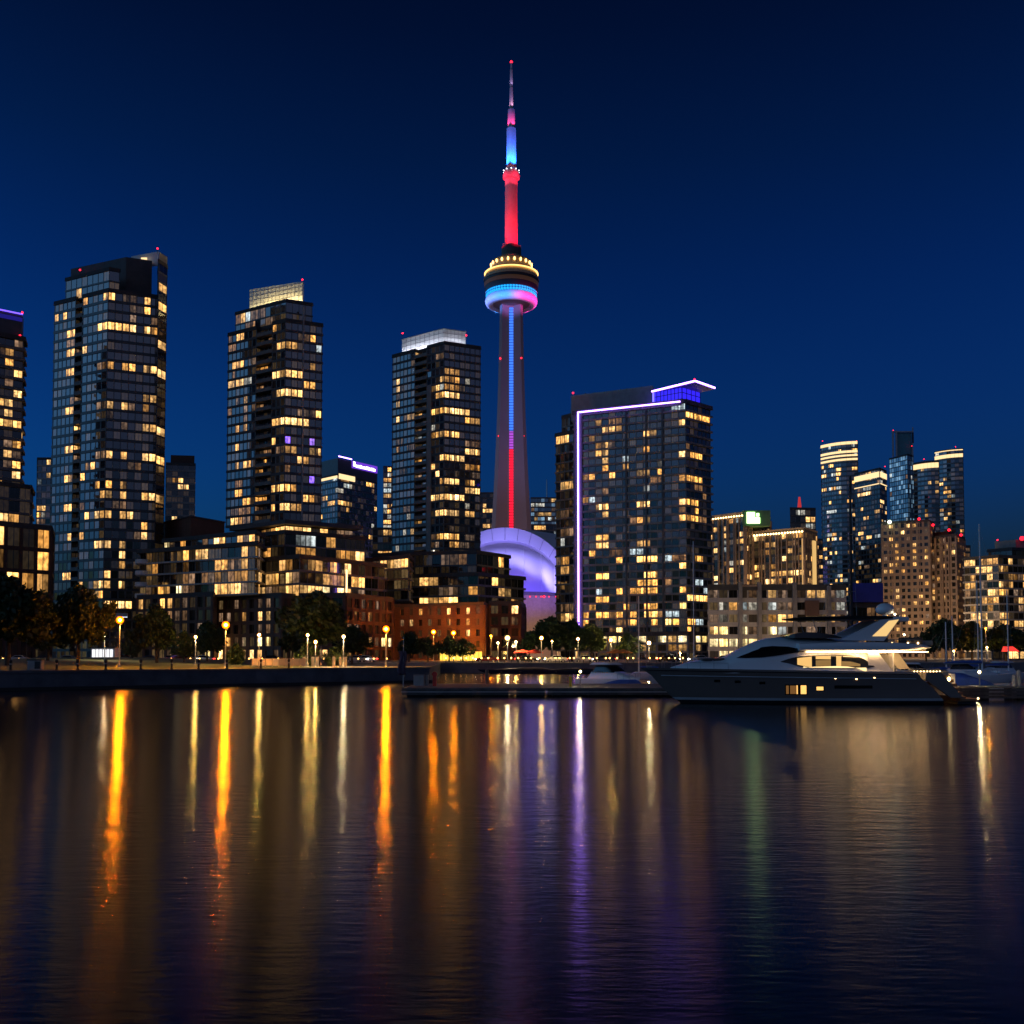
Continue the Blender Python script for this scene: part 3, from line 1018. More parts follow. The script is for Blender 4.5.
B.box('crown_roof', offset_poly(fc, .25), at(443, 329, 351.5).z + .02, at(443, 328.4, 351.5).z, 'concrete')
for i, (u0, u1) in ((0, (.01, .99)), (1, (.01, .99))):
    MB().obox(edge_pt(fc[i], fc[i + 1], u0, 1.1), edge_pt(fc[i], fc[i + 1], u1, 1.1), zt + .95, zt + 1.2, 0, .25).build('crown_uplight', emis('white_uplight', (.82, .86, 1), 42), B.root)
sm_ = MB()
for i in (0, 1):
    for k in range(1, 9 - 3 * i):
        t_ = k / (9 - 3 * i)
        sm_.obox(edge_pt(fc[i], fc[i + 1], t_ - .005), edge_pt(fc[i], fc[i + 1], t_ + .005), zt + .3, at(443, 329, 351.5).z - .05, 0, .07)
    for q_ in range(1, 5):
        zq = zt + .3 + (at(443, 329, 351.5).z - zt - .3) * q_ / 5
        sm_.obox(fc[i], fc[i + 1], zq - .07, zq + .07, 0, .05)
sm_.build('panel_seam', M['metal_panel'], B.root)
B.beacon(402.6, 333.2, 363)
B.beacon(466.3, 335.4, 356)
B.spans(5.12, 360, 310, [
    (222, 'win', (272, 308)), (305, 'win_orange', (436, 522)), (340, 'win', (408, 430), 'win_orange', (440, 522)), (365, 'win_hot', (184, 208)), (382, 'win', (376, 404), 'win_orange', (440, 520)), (405, 'win_hot', (184, 210)),
    (418, 'win', (378, 430), 'win_hot', (440, 522)), (440, 'win_dim', (184, 205)), (480, 'win_hot', (184, 208)), (530, 'win', (376, 430), 'win_hot', (440, 522)), (518, 'win_hot', (545, 568)), (560, 'win', (545, 610)),
    (548, 'win_hot', (184, 208), 'win_dim', (220, 244), 'win', (250, 272), 'win_orange', (282, 318)), (642, 'win', (376, 430), 'win_hot', (440, 514)), (655, 'win_white', (292, 314)), (675, 'win_dim', (545, 612)),
    (703, 'win_orange', (182, 210)), (740, 'win', (545, 590), (598, 612)), (755, 'win', (402, 430), 'win_hot', (440, 522)), (770, 'win', (290, 316)), (790, 'win', (378, 390)), (828, 'win_hot', (378, 398)), (812, 'win_orange', (545, 612)),
    (865, 'win', (402, 430), 'win_hot', (440, 515)), (880, 'win', (545, 575)), (918, 'win', (545, 610)), (940, 'win', (376, 430), 'win_hot', (440, 522))])
B.spans(5.12, 360, 480, [(183, 'win', (376, 430), 'win_hot', (440, 520)), (158, 'win', (545, 590)), (222, 'win', (285, 312)), (265, 'win_white', (215, 240), 'win', (258, 272)), (292, 'win', (376, 430), (440, 516)), (372, 'win_hot', (288, 314)), (350, 'win_orange', (465, 500))])
B.scatter(34, 9, ('win_dim', 'win_dim', 'win_white'), run=2).finish()

B = Building('terraced_apartments', 'dark stepped glass terrace block above an orange lit brick base, left of the dome', 'apartment block', 440, 300)
B.vol(foot3((372, 332), (476, 322), (509, 338)), at(476, 577, 322).z, at(476, 553, 322).z, 2, 3.0, 'glass_dark', 'spandrel', 'mullion', slab_h=.5, slab_out=.4)
B.vol(foot3((400, 318), (478, 308), (523.5, 326)), at(478, 606, 308).z, at(478, 575, 308).z, 3, 3.2, 'glass_dark', 'slab', 'mullion', slab_h=.6, slab_out=.5)
B.vol(foot3((366, 316), (408, 304), (412, 316)), at(408, 600, 304).z, at(408, 557.5, 304).z, 4, 3.0, 'glass_warm', 'slab', 'mullion', slab_h=.6, slab_out=.5)
t4 = foot3((380, 300), (483, 284), (489, 298))
B.vol(t4, G, at(483, 605, 284).z, 5, 3.2, 'glass_warm', 'brick', 'brick', slab_h=1.3, slab_out=.2, mull_w=1.9, mull_out=.28)
B.vol(foot3((489.5, 292), (520, 292), (525, 312)), G, at(500, 604, 292).z, 5, 3.2, 'glass_warm', 'brick_dark', 'brick_dark', slab_h=1.0, slab_out=.2, mull_w=1.0, mull_out=.28)
B.spans(5.12, 360, 480, [
    (432, 'win', (118, 180), 'win_hot', (192, 242), 'win_dim', (60, 90)), (412, 'win_dim', (500, 530)), (435, 'win', (722, 744)), (525, 'win', (684, 698)), (520, 'win_orange', (0, 22)), (568, 'win', (532, 612), (704, 760)), (612, 'win_hot', (484, 518)),
    (490, 'win', (365, 390)), (530, 'win', (292, 318)), (630, 'win', (300, 314), (372, 404)), (650, 'win_hot', (774, 804)), (680, 'win', (300, 326), (458, 480), (560, 584), 'win_dim', (598, 618)), (720, 'win', (262, 285), (458, 480)), (735, 'win', (566, 590)),
    (790, 'win_hot', (566, 590)), (620, 'win_dim', (682, 700)), (570, 'win_dim', (400, 418), (440, 474))])
B.scatter(18, 10, ('win_dim', 'win_dim', 'win_orange'), run=1)
p, q = gx(440, 281), gx(481, 280)
MB().obox(p, q, G + .02, at(460, 651.5, 280).z, -2.2, 0).build('shopfront', emis('shopfront_yellow', (1, .62, .08), 1.5), B.root)
MB().obox(p, q, at(460, 651.3, 280).z, at(460, 650.4, 280).z, -2.2, .5).build('shop_fascia', M['dark_metal'], B.root)
ml = MB()
for k in range(9):
    e = edge_pt(p, q, (k + .5) / 9)
    e2 = edge_pt(p, q, (k + .56) / 9)
    ml.obox(e, e2, G + .02, at(460, 651.6, 280).z, .02, .12)
ml.build('shop_mullion', M['dark_metal'], B.root)
B.finish()

# ---- broad tower outlined in violet light
B = Building('apartment_tower', 'broad glass apartment tower outlined by a violet light line along its left edge and roof', 'residential tower', 640, 295)
fa = foot3((575.5, 301), (686, 287), (710.5, 295), 500)
zt = at(686, 402.5, 287).z
zpod = at(640, 634, 290).z
nf = 29
B.vol(fa, zpod, zt, nf, 2.05, 'glass_t4', 'concrete', 'mullion', slab_h=.58, slab_out=.5, mull_w=.26)
wing = foot3((556.5, 318), (574, 313), (579, 322))
zw = at(560, 435, 316).z
B.vol(wing, G, zw, 24, 2.0, 'glass_dark', 'slab', 'mullion', slab_h=.5, slab_out=.4)
B.vol(foot3((562.5, 320), (574.5, 316), (580, 323)), zw + .2, at(563, 417, 318).z, 2, 2.0, 'glass_dark', 'slab', 'mullion', slab_h=.5)
# frame: pale band carrying the light line
e0, e1 = edge_pt(fa[0], fa[1], .0), edge_pt(fa[0], fa[1], .075)
B.box('frame_pier', [edge_pt(fa[0], fa[1], -.008, -.6), edge_pt(fa[0], fa[1], -.008, .55), edge_pt(fa[0], fa[1], .072, .55), edge_pt(fa[0], fa[1], .072, -.6)], zpod - 2, zt + .95, 'concrete_dark')
MB().obox(edge_pt(fa[0], fa[1], .073), edge_pt(fa[0], fa[1], .97), zt - .75, zt + 1.0, .02, .5).build('frame_beam', M['concrete_dark'], B.root)
lx = [edge_pt(fa[0], fa[1], .031), edge_pt(fa[0], fa[1], .040)]
MB().obox(lx[0], lx[1], at(579, 628, 300).z, zt + .35, .7, 1.0).build('light_line', M['led_violet'], B.root)
MB().obox(edge_pt(fa[0], fa[1], .041), edge_pt(fa[0], fa[1], .962), zt + .08, zt + .38, .7, 1.0).build('light_line', M['led_violet'], B.root)
for t_ in (.475, .655, .80):
    B.box('facade_pier', [edge_pt(fa[0], fa[1], t_ - .008, -.2), edge_pt(fa[0], fa[1], t_ - .008, .56), edge_pt(fa[0], fa[1], t_ + .008, .56), edge_pt(fa[0], fa[1], t_ + .008, -.2)][::-1], zpod + .4, zt - 1.0, 'spandrel')
# grey plant storey and the blue glass lounge under its winged canopy
fp = foot3((571, 311), (653, 299), (656, 308), 400)
B.box('plant_storey', fp, zt + .2, at(653, 385.5, 299).z, 'metal_panel')
ml = MB()
for k in range(34):
    e = edge_pt(fp[0], fp[1], (k + .46) / 34)
    e2 = edge_pt(fp[0], fp[1], (k + .54) / 34)
    ml.obox(e, e2, zt + 1.2, at(653, 386, 299).z - .3, .0, .12)
ml.build('panel_fin', M['metal_panel'], B.root)
MB().obox(edge_pt(fp[0], fp[1], .42), edge_pt(fp[0], fp[1], .82), zt + 1.5, zt + 3.4, .13, .2).build('louvre_strip', M['spandrel'], B.root)
fl = foot3((653.5, 297), (682, 291), (700, 297), 400)
zl0, zl1 = zt + .2, at(684, 386.5, 292).z
B.box('lounge_glass', fl, zl0, zl1, 'lounge')
ml = MB()
for i, nb in ((0, 8), (1, 4)):
    for k in range(nb + 1):
        t = k / nb
        ml.obox(edge_pt(fl[i], fl[i + 1], t - .006), edge_pt(fl[i], fl[i + 1], t + .006), zl0, zl1, .0, .15)
    for t in (.33, .66):
        ml.obox(fl[i], fl[i + 1], zl0 + (zl1 - zl0) * t - .08, zl0 + (zl1 - zl0) * t + .08, .0, .1)
ml.build('lounge_frame', M['dark_metal'], B.root)
cl, ck, crr = gx(652, 297, 385), gx(695, 285.5, 385), gx(714.5, 293, 385)
zc = at(695, 381.5, 285.5).z
cb = (cl[0] + crr[0] - ck[0], cl[1] + crr[1] - ck[1])
B.box('roof_canopy', [cl, ck, crr, cb], zc - .25, zc + .5, 'metal_panel')
MB().obox(cl, ck, zc - .05, zc + .3, .05, .3).build('light_line', M['led_violet'], B.root)
MB().obox(ck, crr, zc - .05, zc + .3, .05, .3).build('light_line', M['led_violet'], B.root)
B.box('canopy_post', [(cl[0] + .1, cl[1] - .5), (cl[0] + .55, cl[1] - .5), (cl[0] + .55, cl[1]), (cl[0] + .1, cl[1])], zt + .2, zc - .26, 'led_blue')
B.beacon(573, 393, 312)
B.beacon(694.5, 379.5, 288, .3)
B.spans(5.12, 540, 360, [
    (340, 'win', (282, 305), 'win_hot', (322, 350), 'win', (368, 410)), (365, 'win', (515, 580)), (395, 'win', (260, 285)), (430, (282, 310), (322, 355), 'win_dim', (374, 396)), (412, 'win_hot', (92, 142)), (460, 'win_orange', (515, 575)),
    (480, 'win', (300, 335)), (515, (338, 356)), (555, 'win_orange', (325, 352), 'win_hot', (430, 468)), (545, 'win_white', (594, 622)), (583, 'win', (594, 622)), (600, 'win', (370, 395)), (597, (508, 580)), (612, (248, 280)), (637, 'win_white', (545, 575)),
    (628, 'win', (98, 170)), (655, 'win_dim', (310, 350)), (700, 'win', (220, 242)), (740, 'win_hot', (288, 312), (322, 356)), (728, 'win', (482, 580)), (788, 'win', (335, 356)), (818, (488, 580)), (820, 'win_dim', (450, 475)), (915, 'win', (292, 312), (325, 362)),
    (955, 'win', (485, 580)), (965, (286, 312), (322, 360)), (885, 'win_dim', (110, 160)), (262, 'win_hot', (720, 785)), (315, 'win', (712, 745), (780, 860)), (490, 'win_hot', (708, 745), 'win', (762, 830)), (625, 'win', (695, 748), (755, 830)),
    (715, 'win_hot', (698, 748), 'win', (755, 815)), (805, 'win_hot', (708, 748), 'win', (755, 815), 'win_dim', (820, 850)), (768, 'win', (798, 812))])
B.spans(5.12, 540, 500, [
    (290, 'win', (255, 284), (378, 402)), (298, 'win_orange', (108, 145)), (318, 'win_hot', (500, 585), 'win_white', (648, 690), 'win_hot', (698, 775), 'win', (785, 825)), (340, 'win_orange', (110, 155)), (372, 'win_hot', (540, 585)),
    (375, 'win', (292, 318), 'win_hot', (325, 365)), (412, 'win', (485, 585)), (460, (384, 406), (475, 585)), (455, (706, 800)), (498, 'win_hot', (704, 855)), (510, 'win', (292, 318), (325, 368)), (548, 'win', (532, 592), (430, 465)), (595, 'win_hot', (545, 585)),
    (602, 'win', (290, 318), (325, 368)), (640, 'win_dim', (412, 465)), (605, 'win', (100, 165)), (555, 'win_dim', (105, 165)), (632, 'win', (735, 765))])
B.scatter(36, 12, ('win_dim', 'win_dim', 'win_white'), run=2)
pf = foot3((580, 300), (688, 284), (713, 293))
B.vol(pf, G, zpod - .3, 3, 3.0, 'glass_warm', 'concrete', 'concrete', slab_h=.6, slab_out=.5, mull_w=.5, mull_out=.4)
B.spans(5.12, 540, 500, [(695, 'win_shop', (300, 345), (355, 450), (520, 565), (580, 640), (700, 760), (800, 850)), (740, (500, 560), (650, 680), (705, 740), (790, 800)), (690, 'win', (640, 700))])
B.scatter(40, 13, ('win_shop', 'win', 'win_dim'), zr=(0, .12), fid=(0, 1))
B.finish()
# ------------------------------------------------------------------ buildings farther off
def far_tower(name, label, cat, foot, top, Y, nf, bay, glass, slab, n, seed, kinds, slab_h=.9, slab_out=.2, mull='mullion', mull_w=.3, mull_out=.15, group=None, base=G, run=1, mx=None):
    cx = sum(p[0] for p in foot) / len(foot)
    cy = sum(p[1] for p in foot) / len(foot)
    b = Building.__new__(Building)
    b.root = thing(name, label, cat, (cx, cy, G), group)
    b.o = b.root.location.copy()
    b.faces, b.used, b.over = [], set(), []
    z1 = zat(top, Y)
    b.vol(foot, base, z1, nf, bay, glass, slab, mull, slab_h=slab_h, slab_out=slab_out, mull_w=mull_w, mull_out=mull_out)
    if n:
        b.scatter(n, seed, kinds, run=run)
    b.z1 = z1
    return b

def band(b, foot, z0, z1, out, mt, name='light_band', faces=(0, 1)):
    mb = MB()
    for i in faces:
        mb.obox(foot[i], foot[i + 1], z0, z1, out - .1, out)
    return mb.build(name, M[mt], b.root)

def rounded(l, r, Y, depth=1.0, n=7):
    """footprint with a bowed front between two pixel columns"""
    w0 = (r - l) / F * Y
    a, c = gx(l, Y + w0 * .62, 500), gx(r, Y, 500)
    w_ = c[0] - a[0]
    pts = []
    for i in range(n + 1):
        t = i / n
        bow = 4 * t * (1 - t) * w_ * .16
        pts.append((a[0] + w_ * t - bow * .5, a[1] + (c[1] - a[1]) * t - bow))
    k = 1 + w_ * .9 / Y
    return pts + [(c[0] * k, c[1] * k), (a[0] * k, a[1] * k)]

f = foot3((711, 434), (744, 420), (770, 436))
b = far_tower('hotel_building', 'broad hotel block with warm lit piers and a square green roof sign', 'hotel', foot3((704, 436), (746, 420), (771, 436)), 516, 420, 20, 2.6, 'glass_warm', 'spandrel', 130, 20, ('win', 'win_hot', 'win_orange', 'win_white'), slab_h=1.0, mull='concrete_beige', mull_w=.5, mull_out=.5, base=G)
ff = foot3((704, 436), (746, 420), (771, 436))
b.box('roof_band', offset_poly(ff, .4), b.z1 + 1.0, zat(511.5, 420), 'concrete_beige')
mb = MB()
for k in range(16):
    e = edge_pt(ff[0], ff[1], (k + .5) / 16, .9)
    mb.ball((e[0], e[1], b.z1 + .2), .32, 8)
mb.build('roof_lights', M['warm_bulb'], b.root)
ml = MB()
for i, n in ((0, 5), (1, 2)):
    for k in range(n + 1):
        ml.obox(edge_pt(ff[i], ff[i + 1], k / n - .012), edge_pt(ff[i], ff[i + 1], k / n + .012), G, b.z1, .3, .9)
ml.build('pier', M['concrete_beige'], b.root)
s0, s1 = at(743, 526, 419), at(770, 510.5, 419)
b.box('sign_tower', [(s0.x, 418.5), (s1.x, 418.5), (s1.x, 428), (s0.x, 428)], s0.z, s1.z, 'green_panel')
a0, a1 = at(747, 523.3, 418), at(760, 512, 418)
sg = MB()
wd, hg = a1.x - a0.x, a1.z - a0.z
sg.box(a0.x, a0.x + wd * .62, 418.1, 418.4, a0.z, a1.z)
sg.box(a0.x + wd * .62, a1.x, 418.1, 418.4, a0.z, a0.z + hg * .52)
sg.box(a0.x + wd * .74, a1.x - wd * .06, 418.1, 418.4, a0.z + hg * .62, a0.z + hg * .9)
sg.build('green_sign', emis('green_sign_light', (.62, 1, .38), 4.5), b.root)
b.finish()

ff = foot3((755, 425), (806, 410), (818, 424))
b = far_tower('office_building', 'long hotel wing with amber lit vertical piers and a string of roof lights', 'hotel', ff, 531, 410, 17, 2.4, 'glass_warm', 'spandrel', 130, 21, ('win', 'win_hot', 'win_dim', 'win_orange'), slab_h=1.0, mull='concrete_beige', mull_w=.4, mull_out=.4)
b.box('roof_band', offset_poly(ff, .4), b.z1 + 1.0, zat(527, 410), 'concrete_beige')
mb = MB()
for k in range(18):
    e = edge_pt(ff[0], ff[1], (k + .5) / 18, .9)
    mb.ball((e[0], e[1], b.z1 - .2), .36, 8)
mb.build('roof_lights', M['warm_bulb'], b.root)
ml = MB()
for k in range(7):
    ml.obox(edge_pt(ff[0], ff[1], k / 6 - .010), edge_pt(ff[0], ff[1], k / 6 + .010), G, b.z1, .3, .9)
ml.build('pier', M['concrete_beige'], b.root)
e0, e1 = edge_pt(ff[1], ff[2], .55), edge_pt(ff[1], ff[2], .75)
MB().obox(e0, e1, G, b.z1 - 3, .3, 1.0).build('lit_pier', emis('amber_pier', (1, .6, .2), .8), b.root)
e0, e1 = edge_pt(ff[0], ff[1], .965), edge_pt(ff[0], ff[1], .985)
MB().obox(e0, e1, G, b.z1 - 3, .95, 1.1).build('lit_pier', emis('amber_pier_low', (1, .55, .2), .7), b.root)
b.finish()

ff = foot2((792, 520), (817, 522), 18)
b = far_tower('office_building', 'small office tower topped by a stubby red mast', 'office tower', ff, 509, 520, 22, 2.6, 'glass_dark', 'spandrel', 40, 22, ('win', 'win_white', 'win_dim'), run=2)
p = at(799.5, 508, 528)
m_ = MB().tube([(p.x, p.y, p.z), (p.x, p.y, at(799.5, 497, 528).z)], [1.1, .5], 8)
m_.build('mast', emis('red_lit_mast', (1, .06, .06), .5, False), b.root)
b.finish()

# slim towers at the right
ff = rounded(822, 858, 700)
b = far_tower('glass_tower', 'tallest slim glass tower at the right with a bright banded crown', 'office tower', ff, 443, 700, 46, 2.4, 'glass_teal', 'mullion', 170, 23, ('win', 'win_hot', 'win_white'), slab_h=1.1, slab_out=.5, mull_w=.15, run=3)
zc = b.z1
for k, (t0, t1, mt) in enumerate(((444.0, 441.2, 'warm_band'), (452.5, 450.2, 'warm_band'), (456.0, 454.2, 'warm_band'), (460, 458, 'warm_band'))):
    band(b, ff, zat(t0, 700), zat(t1, 700), .75, mt, faces=range(7))
b.beacon(822.5, 441, 703)
b.beacon(856.5, 441, 703)
b.finish()
ff = foot3((855, 650), (880, 630), (886.5, 640), 500)
b = far_tower('glass_tower', 'slim square tower with a warm lit top floor left of the crane frame tower', 'office tower', ff, 469, 630, 38, 2.4, 'glass_dark', 'spandrel', 110, 24, ('win', 'win_hot', 'win_dim', 'win_white'), slab_h=1.0, slab_out=.3, run=2)
band(b, ff, zat(477, 630), zat(471.5, 630), .45, 'warm_band')
band(b, ff, zat(484, 630), zat(483, 630), .45, 'warm_band')
b.beacon(885, 466.5, 634)
b.finish()
ff = foot3((890, 745), (908, 728), (914, 734), 500)
b = far_tower('glass_tower', 'pale blue glass tower under construction with a bare frame on its roof', 'office tower', ff, 455, 728, 42, 2.2, 'glass_bright', 'mullion', 20, 25, ('win_white', 'win_dim'), slab_h=.7, slab_out=.2, mull_w=.25)
for px in (893.3, 896.7, 912.6):
    xq = at(px, 450, 733).x
    MB().box(xq - .55, xq + .55, 733, 734.2, b.z1, zat(430.5 if px < 900 else 443, 733)).build('frame_post', M['steel'], b.root)
xq, xq2 = at(893, 432, 733).x, at(913.6, 432, 733).x
MB().box(xq, xq2, 733.02, 734.1, zat(432.3, 733), zat(431, 733)).box(xq2 - .8, xq2 - .1, 733.1, 734, zat(431, 733), zat(427, 733)).build('frame_beam', M['steel'], b.root)
MB().box(xq2 - .9, xq2 + .1, 733.1, 734, zat(443, 733), zat(432.4, 733)).build('frame_post', M['dark_metal'], b.root)
MB().box(at(897.4, 445, 734).x, at(912, 445, 734).x, 734.4, 734.6, b.z1 + .5, zat(432.6, 734)).build('scaffold_net', M['net'], b.root)
b.beacon(893.3, 430.3, 733)
b.beacon(911.8, 446, 732)
b.finish()
ff = rounded(914.5, 939, 690)
b = far_tower('glass_tower', 'bow fronted glass tower with a broad cream lit crown band', 'office tower', ff, 461.5, 690, 42, 2.4, 'glass_blue', 'mullion', 80, 26, ('win', 'win_white', 'win'), slab_h=1.1, slab_out=.45, mull_w=.15, run=3)
band(b, ff, zat(467.5, 690), zat(462.5, 690), .7, 'warm_band', faces=range(7))
b.beacon(924, 459, 692)
b.finish()
ff = rounded(936, 963.5, 760)
b = far_tower('glass_tower', 'rightmost slim glass tower with a white lit crown below a dark cap', 'office tower', ff, 449.5, 760, 47, 2.4, 'glass_blue', 'mullion', 90, 27, ('win', 'win_white', 'win'), slab_h=1.1, slab_out=.45, mull_w=.15, run=3)
band(b, ff, zat(457, 760), zat(453.5, 760), .7, 'warm_band', faces=range(7))
band(b, ff, zat(450.2, 760), zat(449.3, 760), .7, 'warm_band', faces=range(7))
b.beacon(955.5, 446.8, 764)
b.finish()

# beige concrete slab block
ff = foot3((884, 448), (931, 440), (936, 452))
b = far_tower('apartment_block', 'tall beige concrete apartment slab with small punched windows behind the yacht', 'apartment block', ff, 521.5, 440, 21, 2.25, 'glass_dark', 'concrete_beige', 120, 28, ('win', 'win', 'win_hot', 'win_dim'), slab_h=1.3, slab_out=.22, mull='concrete_beige', mull_w=.95, mull_out=.3)
for k in range(1, 5):
    e0, e1 = edge_pt(ff[0], ff[1], k * .2 - .008), edge_pt(ff[0], ff[1], k * .2 + .008)
    MB().obox(e0, e1, G, b.z1, .2, .75).build('wall_fin', M['concrete_beige'], b.root)
b.box('lift_house', foot3((896, 452), (922, 446), (926, 452)), b.z1 + .2, zat(519.5, 446), 'brick_dark')
for px, py in ((919, 519), (933, 525)):
    b.beacon(px, py, 441, .6, 'beacon_big')
p = at(889.5, 522, 443)
MB().ball(p, .8, 8).build('roof_lamp', emis('greenish_lamp', (.75, 1, .6), 8, False), b.root)
b.finish()
ff = foot3((932, 446), (958, 436), (966.5, 448))
b = far_tower('apartment_block', 'darker beige apartment slab with stepped top at the right of its pale twin', 'apartment block', ff, 536, 436, 19, 2.3, 'glass_dark', 'concrete_beige', 100, 29, ('win', 'win', 'win_dim'), slab_h=1.0, slab_out=.22, mull='concrete_beige', mull_w=.8, mull_out=.3)
for k in range(1, 4):
    e0, e1 = edge_pt(ff[0], ff[1], k * .25 - .02), edge_pt(ff[0], ff[1], k * .25 + .02)
    MB().obox(e0, e1, G, b.z1, .2, .9).build('wall_fin', M['concrete_beige'], b.root)
b.box('lift_house', foot3((934, 450), (952, 442), (956, 450)), b.z1 + .2, zat(530.5, 442), 'brick_dark')
for px, py in ((949, 530), (961, 535)):
    b.beacon(px, py, 437, .6, 'beacon_big')
b.finish()

# terraced condominium at the right edge
ff = foot3((966, 416), (1000, 404), (1075, 420))
b = far_tower('condominium_block', 'wide stepped condominium block with thin pale floor slabs at the right edge', 'apartment block', ff, 557, 404, 13, 2.6, 'glass_dark', 'concrete', 110, 30, ('win', 'win', 'win_orange', 'win_dim'), slab_h=.7, slab_out=.5, mull_w=.2, run=2)
f2 = foot3((990.5, 418), (1014, 410), (1070, 424))
b.vol(f2, b.z1 + .2, zat(549.5, 410), 1, 2.6, 'glass_dark', 'concrete', 'mullion', slab_h=.7, slab_out=.4)
f2 = foot3((997, 422), (1018, 414), (1066, 427))
b.box('plant_room', f2, zat(549.5, 410) + .3, zat(539.5, 414), 'concrete')
b.beacon(997.5, 540, 422)
b.beacon(1022, 538.5, 412, .9, 'beacon_big')
zc = zat(634, 402)
MB().obox(edge_pt(ff[0], ff[1], 0), ff[1], zc, zc + .5, .55, .75).build('cornice_light', M['warm_band'], b.root)
MB().obox(ff[1], ff[2], zc, zc + .5, .55, .75).build('cornice_light', M['warm_band'], b.root)
b.finish()

# low pale building along the marina
ff = foot2((709, 262), (846, 262), 20)
b = far_tower('low_apartment_building', 'low pale panelled apartment building behind the marina with lit shops at street level', 'apartment block', ff, 588, 262, 6, 2.5, 'glass_warm', 'concrete_pale', 0, 31, (), slab_h=1.15, slab_out=.3, mull='concrete_pale', mull_w=.35, mull_out=.2)
for px in (740.3, 759.5, 794.5, 829):
    e = gx(px, 262)
    b.box('pier', [(e[0] - .45, e[1] - 1.1), (e[0] + .45, e[1] - 1.1), (e[0] + .45, e[1] - .1), (e[0] - .45, e[1] - .1)], G, b.z1 + (1.4 if px < 800 else .5), 'concrete')
0 and b.box('glass_front', [gx(711, 260.2), gx(739, 260.2), gx(739, 261.6), gx(711, 261.6)], zat(618, 261), zat(590, 261), 'dark_metal')
b.box('roof_screen', [gx(740.5, 261.5), gx(758.5, 261.5), gx(758.5, 264), gx(740.5, 264)], b.z1 + .3, zat(589, 262) + 1.0, 'concrete_beige')
b.box('roof_screen', [gx(836, 268), gx(846, 268), gx(846, 276), gx(836, 276)], b.z1 + .2, zat(584.5, 268), 'white_panel')
o0, o1 = at(805, 616, 261.4), at(818.5, 600.5, 261.4)
b.box('brick_bay', [(o0.x, 260.9), (o1.x, 260.9), (o1.x, 261.6), (o0.x, 261.6)], o0.z, o1.z, 'brick')
b.spans(6.4, 700, 560, [(235, 'win', (428, 462), (718, 755), (775, 800), 'win_white', (480, 502)), (295, 'win', (185, 242), 'win_white', (455, 500)), (345, 'win', (412, 468), (535, 588), (830, 850)), (405, 'win_hot', (410, 470), (538, 570)),
                        (415, (92, 115)), (465, 'win_shop', (0, 60), (120, 180), (270, 300), (410, 462)), (545, 'win_shop', (5, 50), (60, 100), (110, 160), (190, 240), (270, 330), (340, 370)), (500, 'win', (480, 560))])
b.scatter(40, 32, ('win_dim', 'win_white', 'win_dim'), fid=(0,), zr=(.2, 1))
b.scatter(30, 33, ('win_shop', 'win_shop', 'win'), fid=(0,), zr=(0, .3), run=2)
b.finish()
ff = foot2((849, 268), (885, 268), 16)
b = far_tower('low_apartment_building', 'low dark building clad in blue panels beside the beige slab', 'apartment block', ff, 606, 268, 4, 2.6, 'glass_dark', 'dark_metal', 10, 34, ('win', 'win_dim'), slab_h=.9, mull='dark_metal')
b.box('blue_cladding', foot2((853, 266.5), (884, 266.5), 17), b.z1 + .95, zat(583, 266.5), 'blue_panel')
b.finish()

# behind the left towers
ff = foot2((34, 600), (52, 600), 25)
b = far_tower('apartment_building', 'distant pale apartment tower seen in the gap right of the leftmost tower', 'residential tower', ff, 459, 600, 30, 3.0, 'glass_teal', 'concrete_pale', 30, 40, ('win_white', 'win_dim', 'win'), slab_h=1.0, slab_out=.4)
b.box('roof_block', foot2((36, 602), (52, 602), 20), b.z1 + 1, zat(458.5, 602), 'metal_panel')
b.finish()
ff = foot2((164, 560), (192.5, 563), 25)
b = far_tower('apartment_building', 'distant apartment tower with a reddish top storey behind the slanted roof tower', 'residential tower', ff, 464, 560, 30, 3.2, 'glass_dark', 'concrete', 45, 41, ('win', 'win', 'win_hot'), slab_h=1.0, slab_out=.4, run=2)
b.box('roof_block', foot2((168, 563), (192, 565), 18), b.z1 + 1, zat(455, 563), 'brick_dark')
b.finish()
# office block with the violet sign
ff = foot3((319, 705), (336.5, 690), (376, 724))
b = far_tower('office_building', 'dark office block carrying a violet lit roof sign with a white line of lettering', 'office tower', ff, 475, 690, 30, 3.0, 'glass_blue', 'spandrel', 60, 42, ('win', 'win', 'win_white', 'win_dim'), slab_h=1.2, run=3)
fr = offset_poly(ff, .2)
b.box('roof_screen', fr, b.z1 + .95, zat(458, 690), 'spandrel')
band(b, ff, zat(478, 690), zat(474.5, 690) - .6, .35, 'warm_band', faces=(0,))
MB().obox(edge_pt(ff[1], ff[2], .02), edge_pt(ff[1], ff[2], .42), zat(479, 692), zat(473.8, 692), .2, .4).build('light_band', M['win_shop'] if False else M['warm_band'], b.root)
zs0, zs1 = zat(467.6, 700), zat(460.4, 700)
MB().obox(edge_pt(ff[1], ff[2], .33), edge_pt(ff[1], ff[2], .985), zs0, zs1, .5, .9).build('sign_panel', emis('violet_sign', (.22, .06, .9), .75, False), b.root)
sg = MB()
rr = random.Random(4)
sg.obox(edge_pt(ff[1], ff[2], .36), edge_pt(ff[1], ff[2], .40), zs0 + 1.4, zs1 - .5, .95, 1.1)
x = .42
while x < .93:
    wd = rr.uniform(.022, .036)
    sg.obox(edge_pt(ff[1], ff[2], x), edge_pt(ff[1], ff[2], x + wd), zs0 + 1.0, zs0 + rr.uniform(2.6, 3.1), .95, 1.1)
    x += wd + .010
sg.build('sign_lettering', emis('white_lettering', (.95, .85, 1), 5, False), b.root)
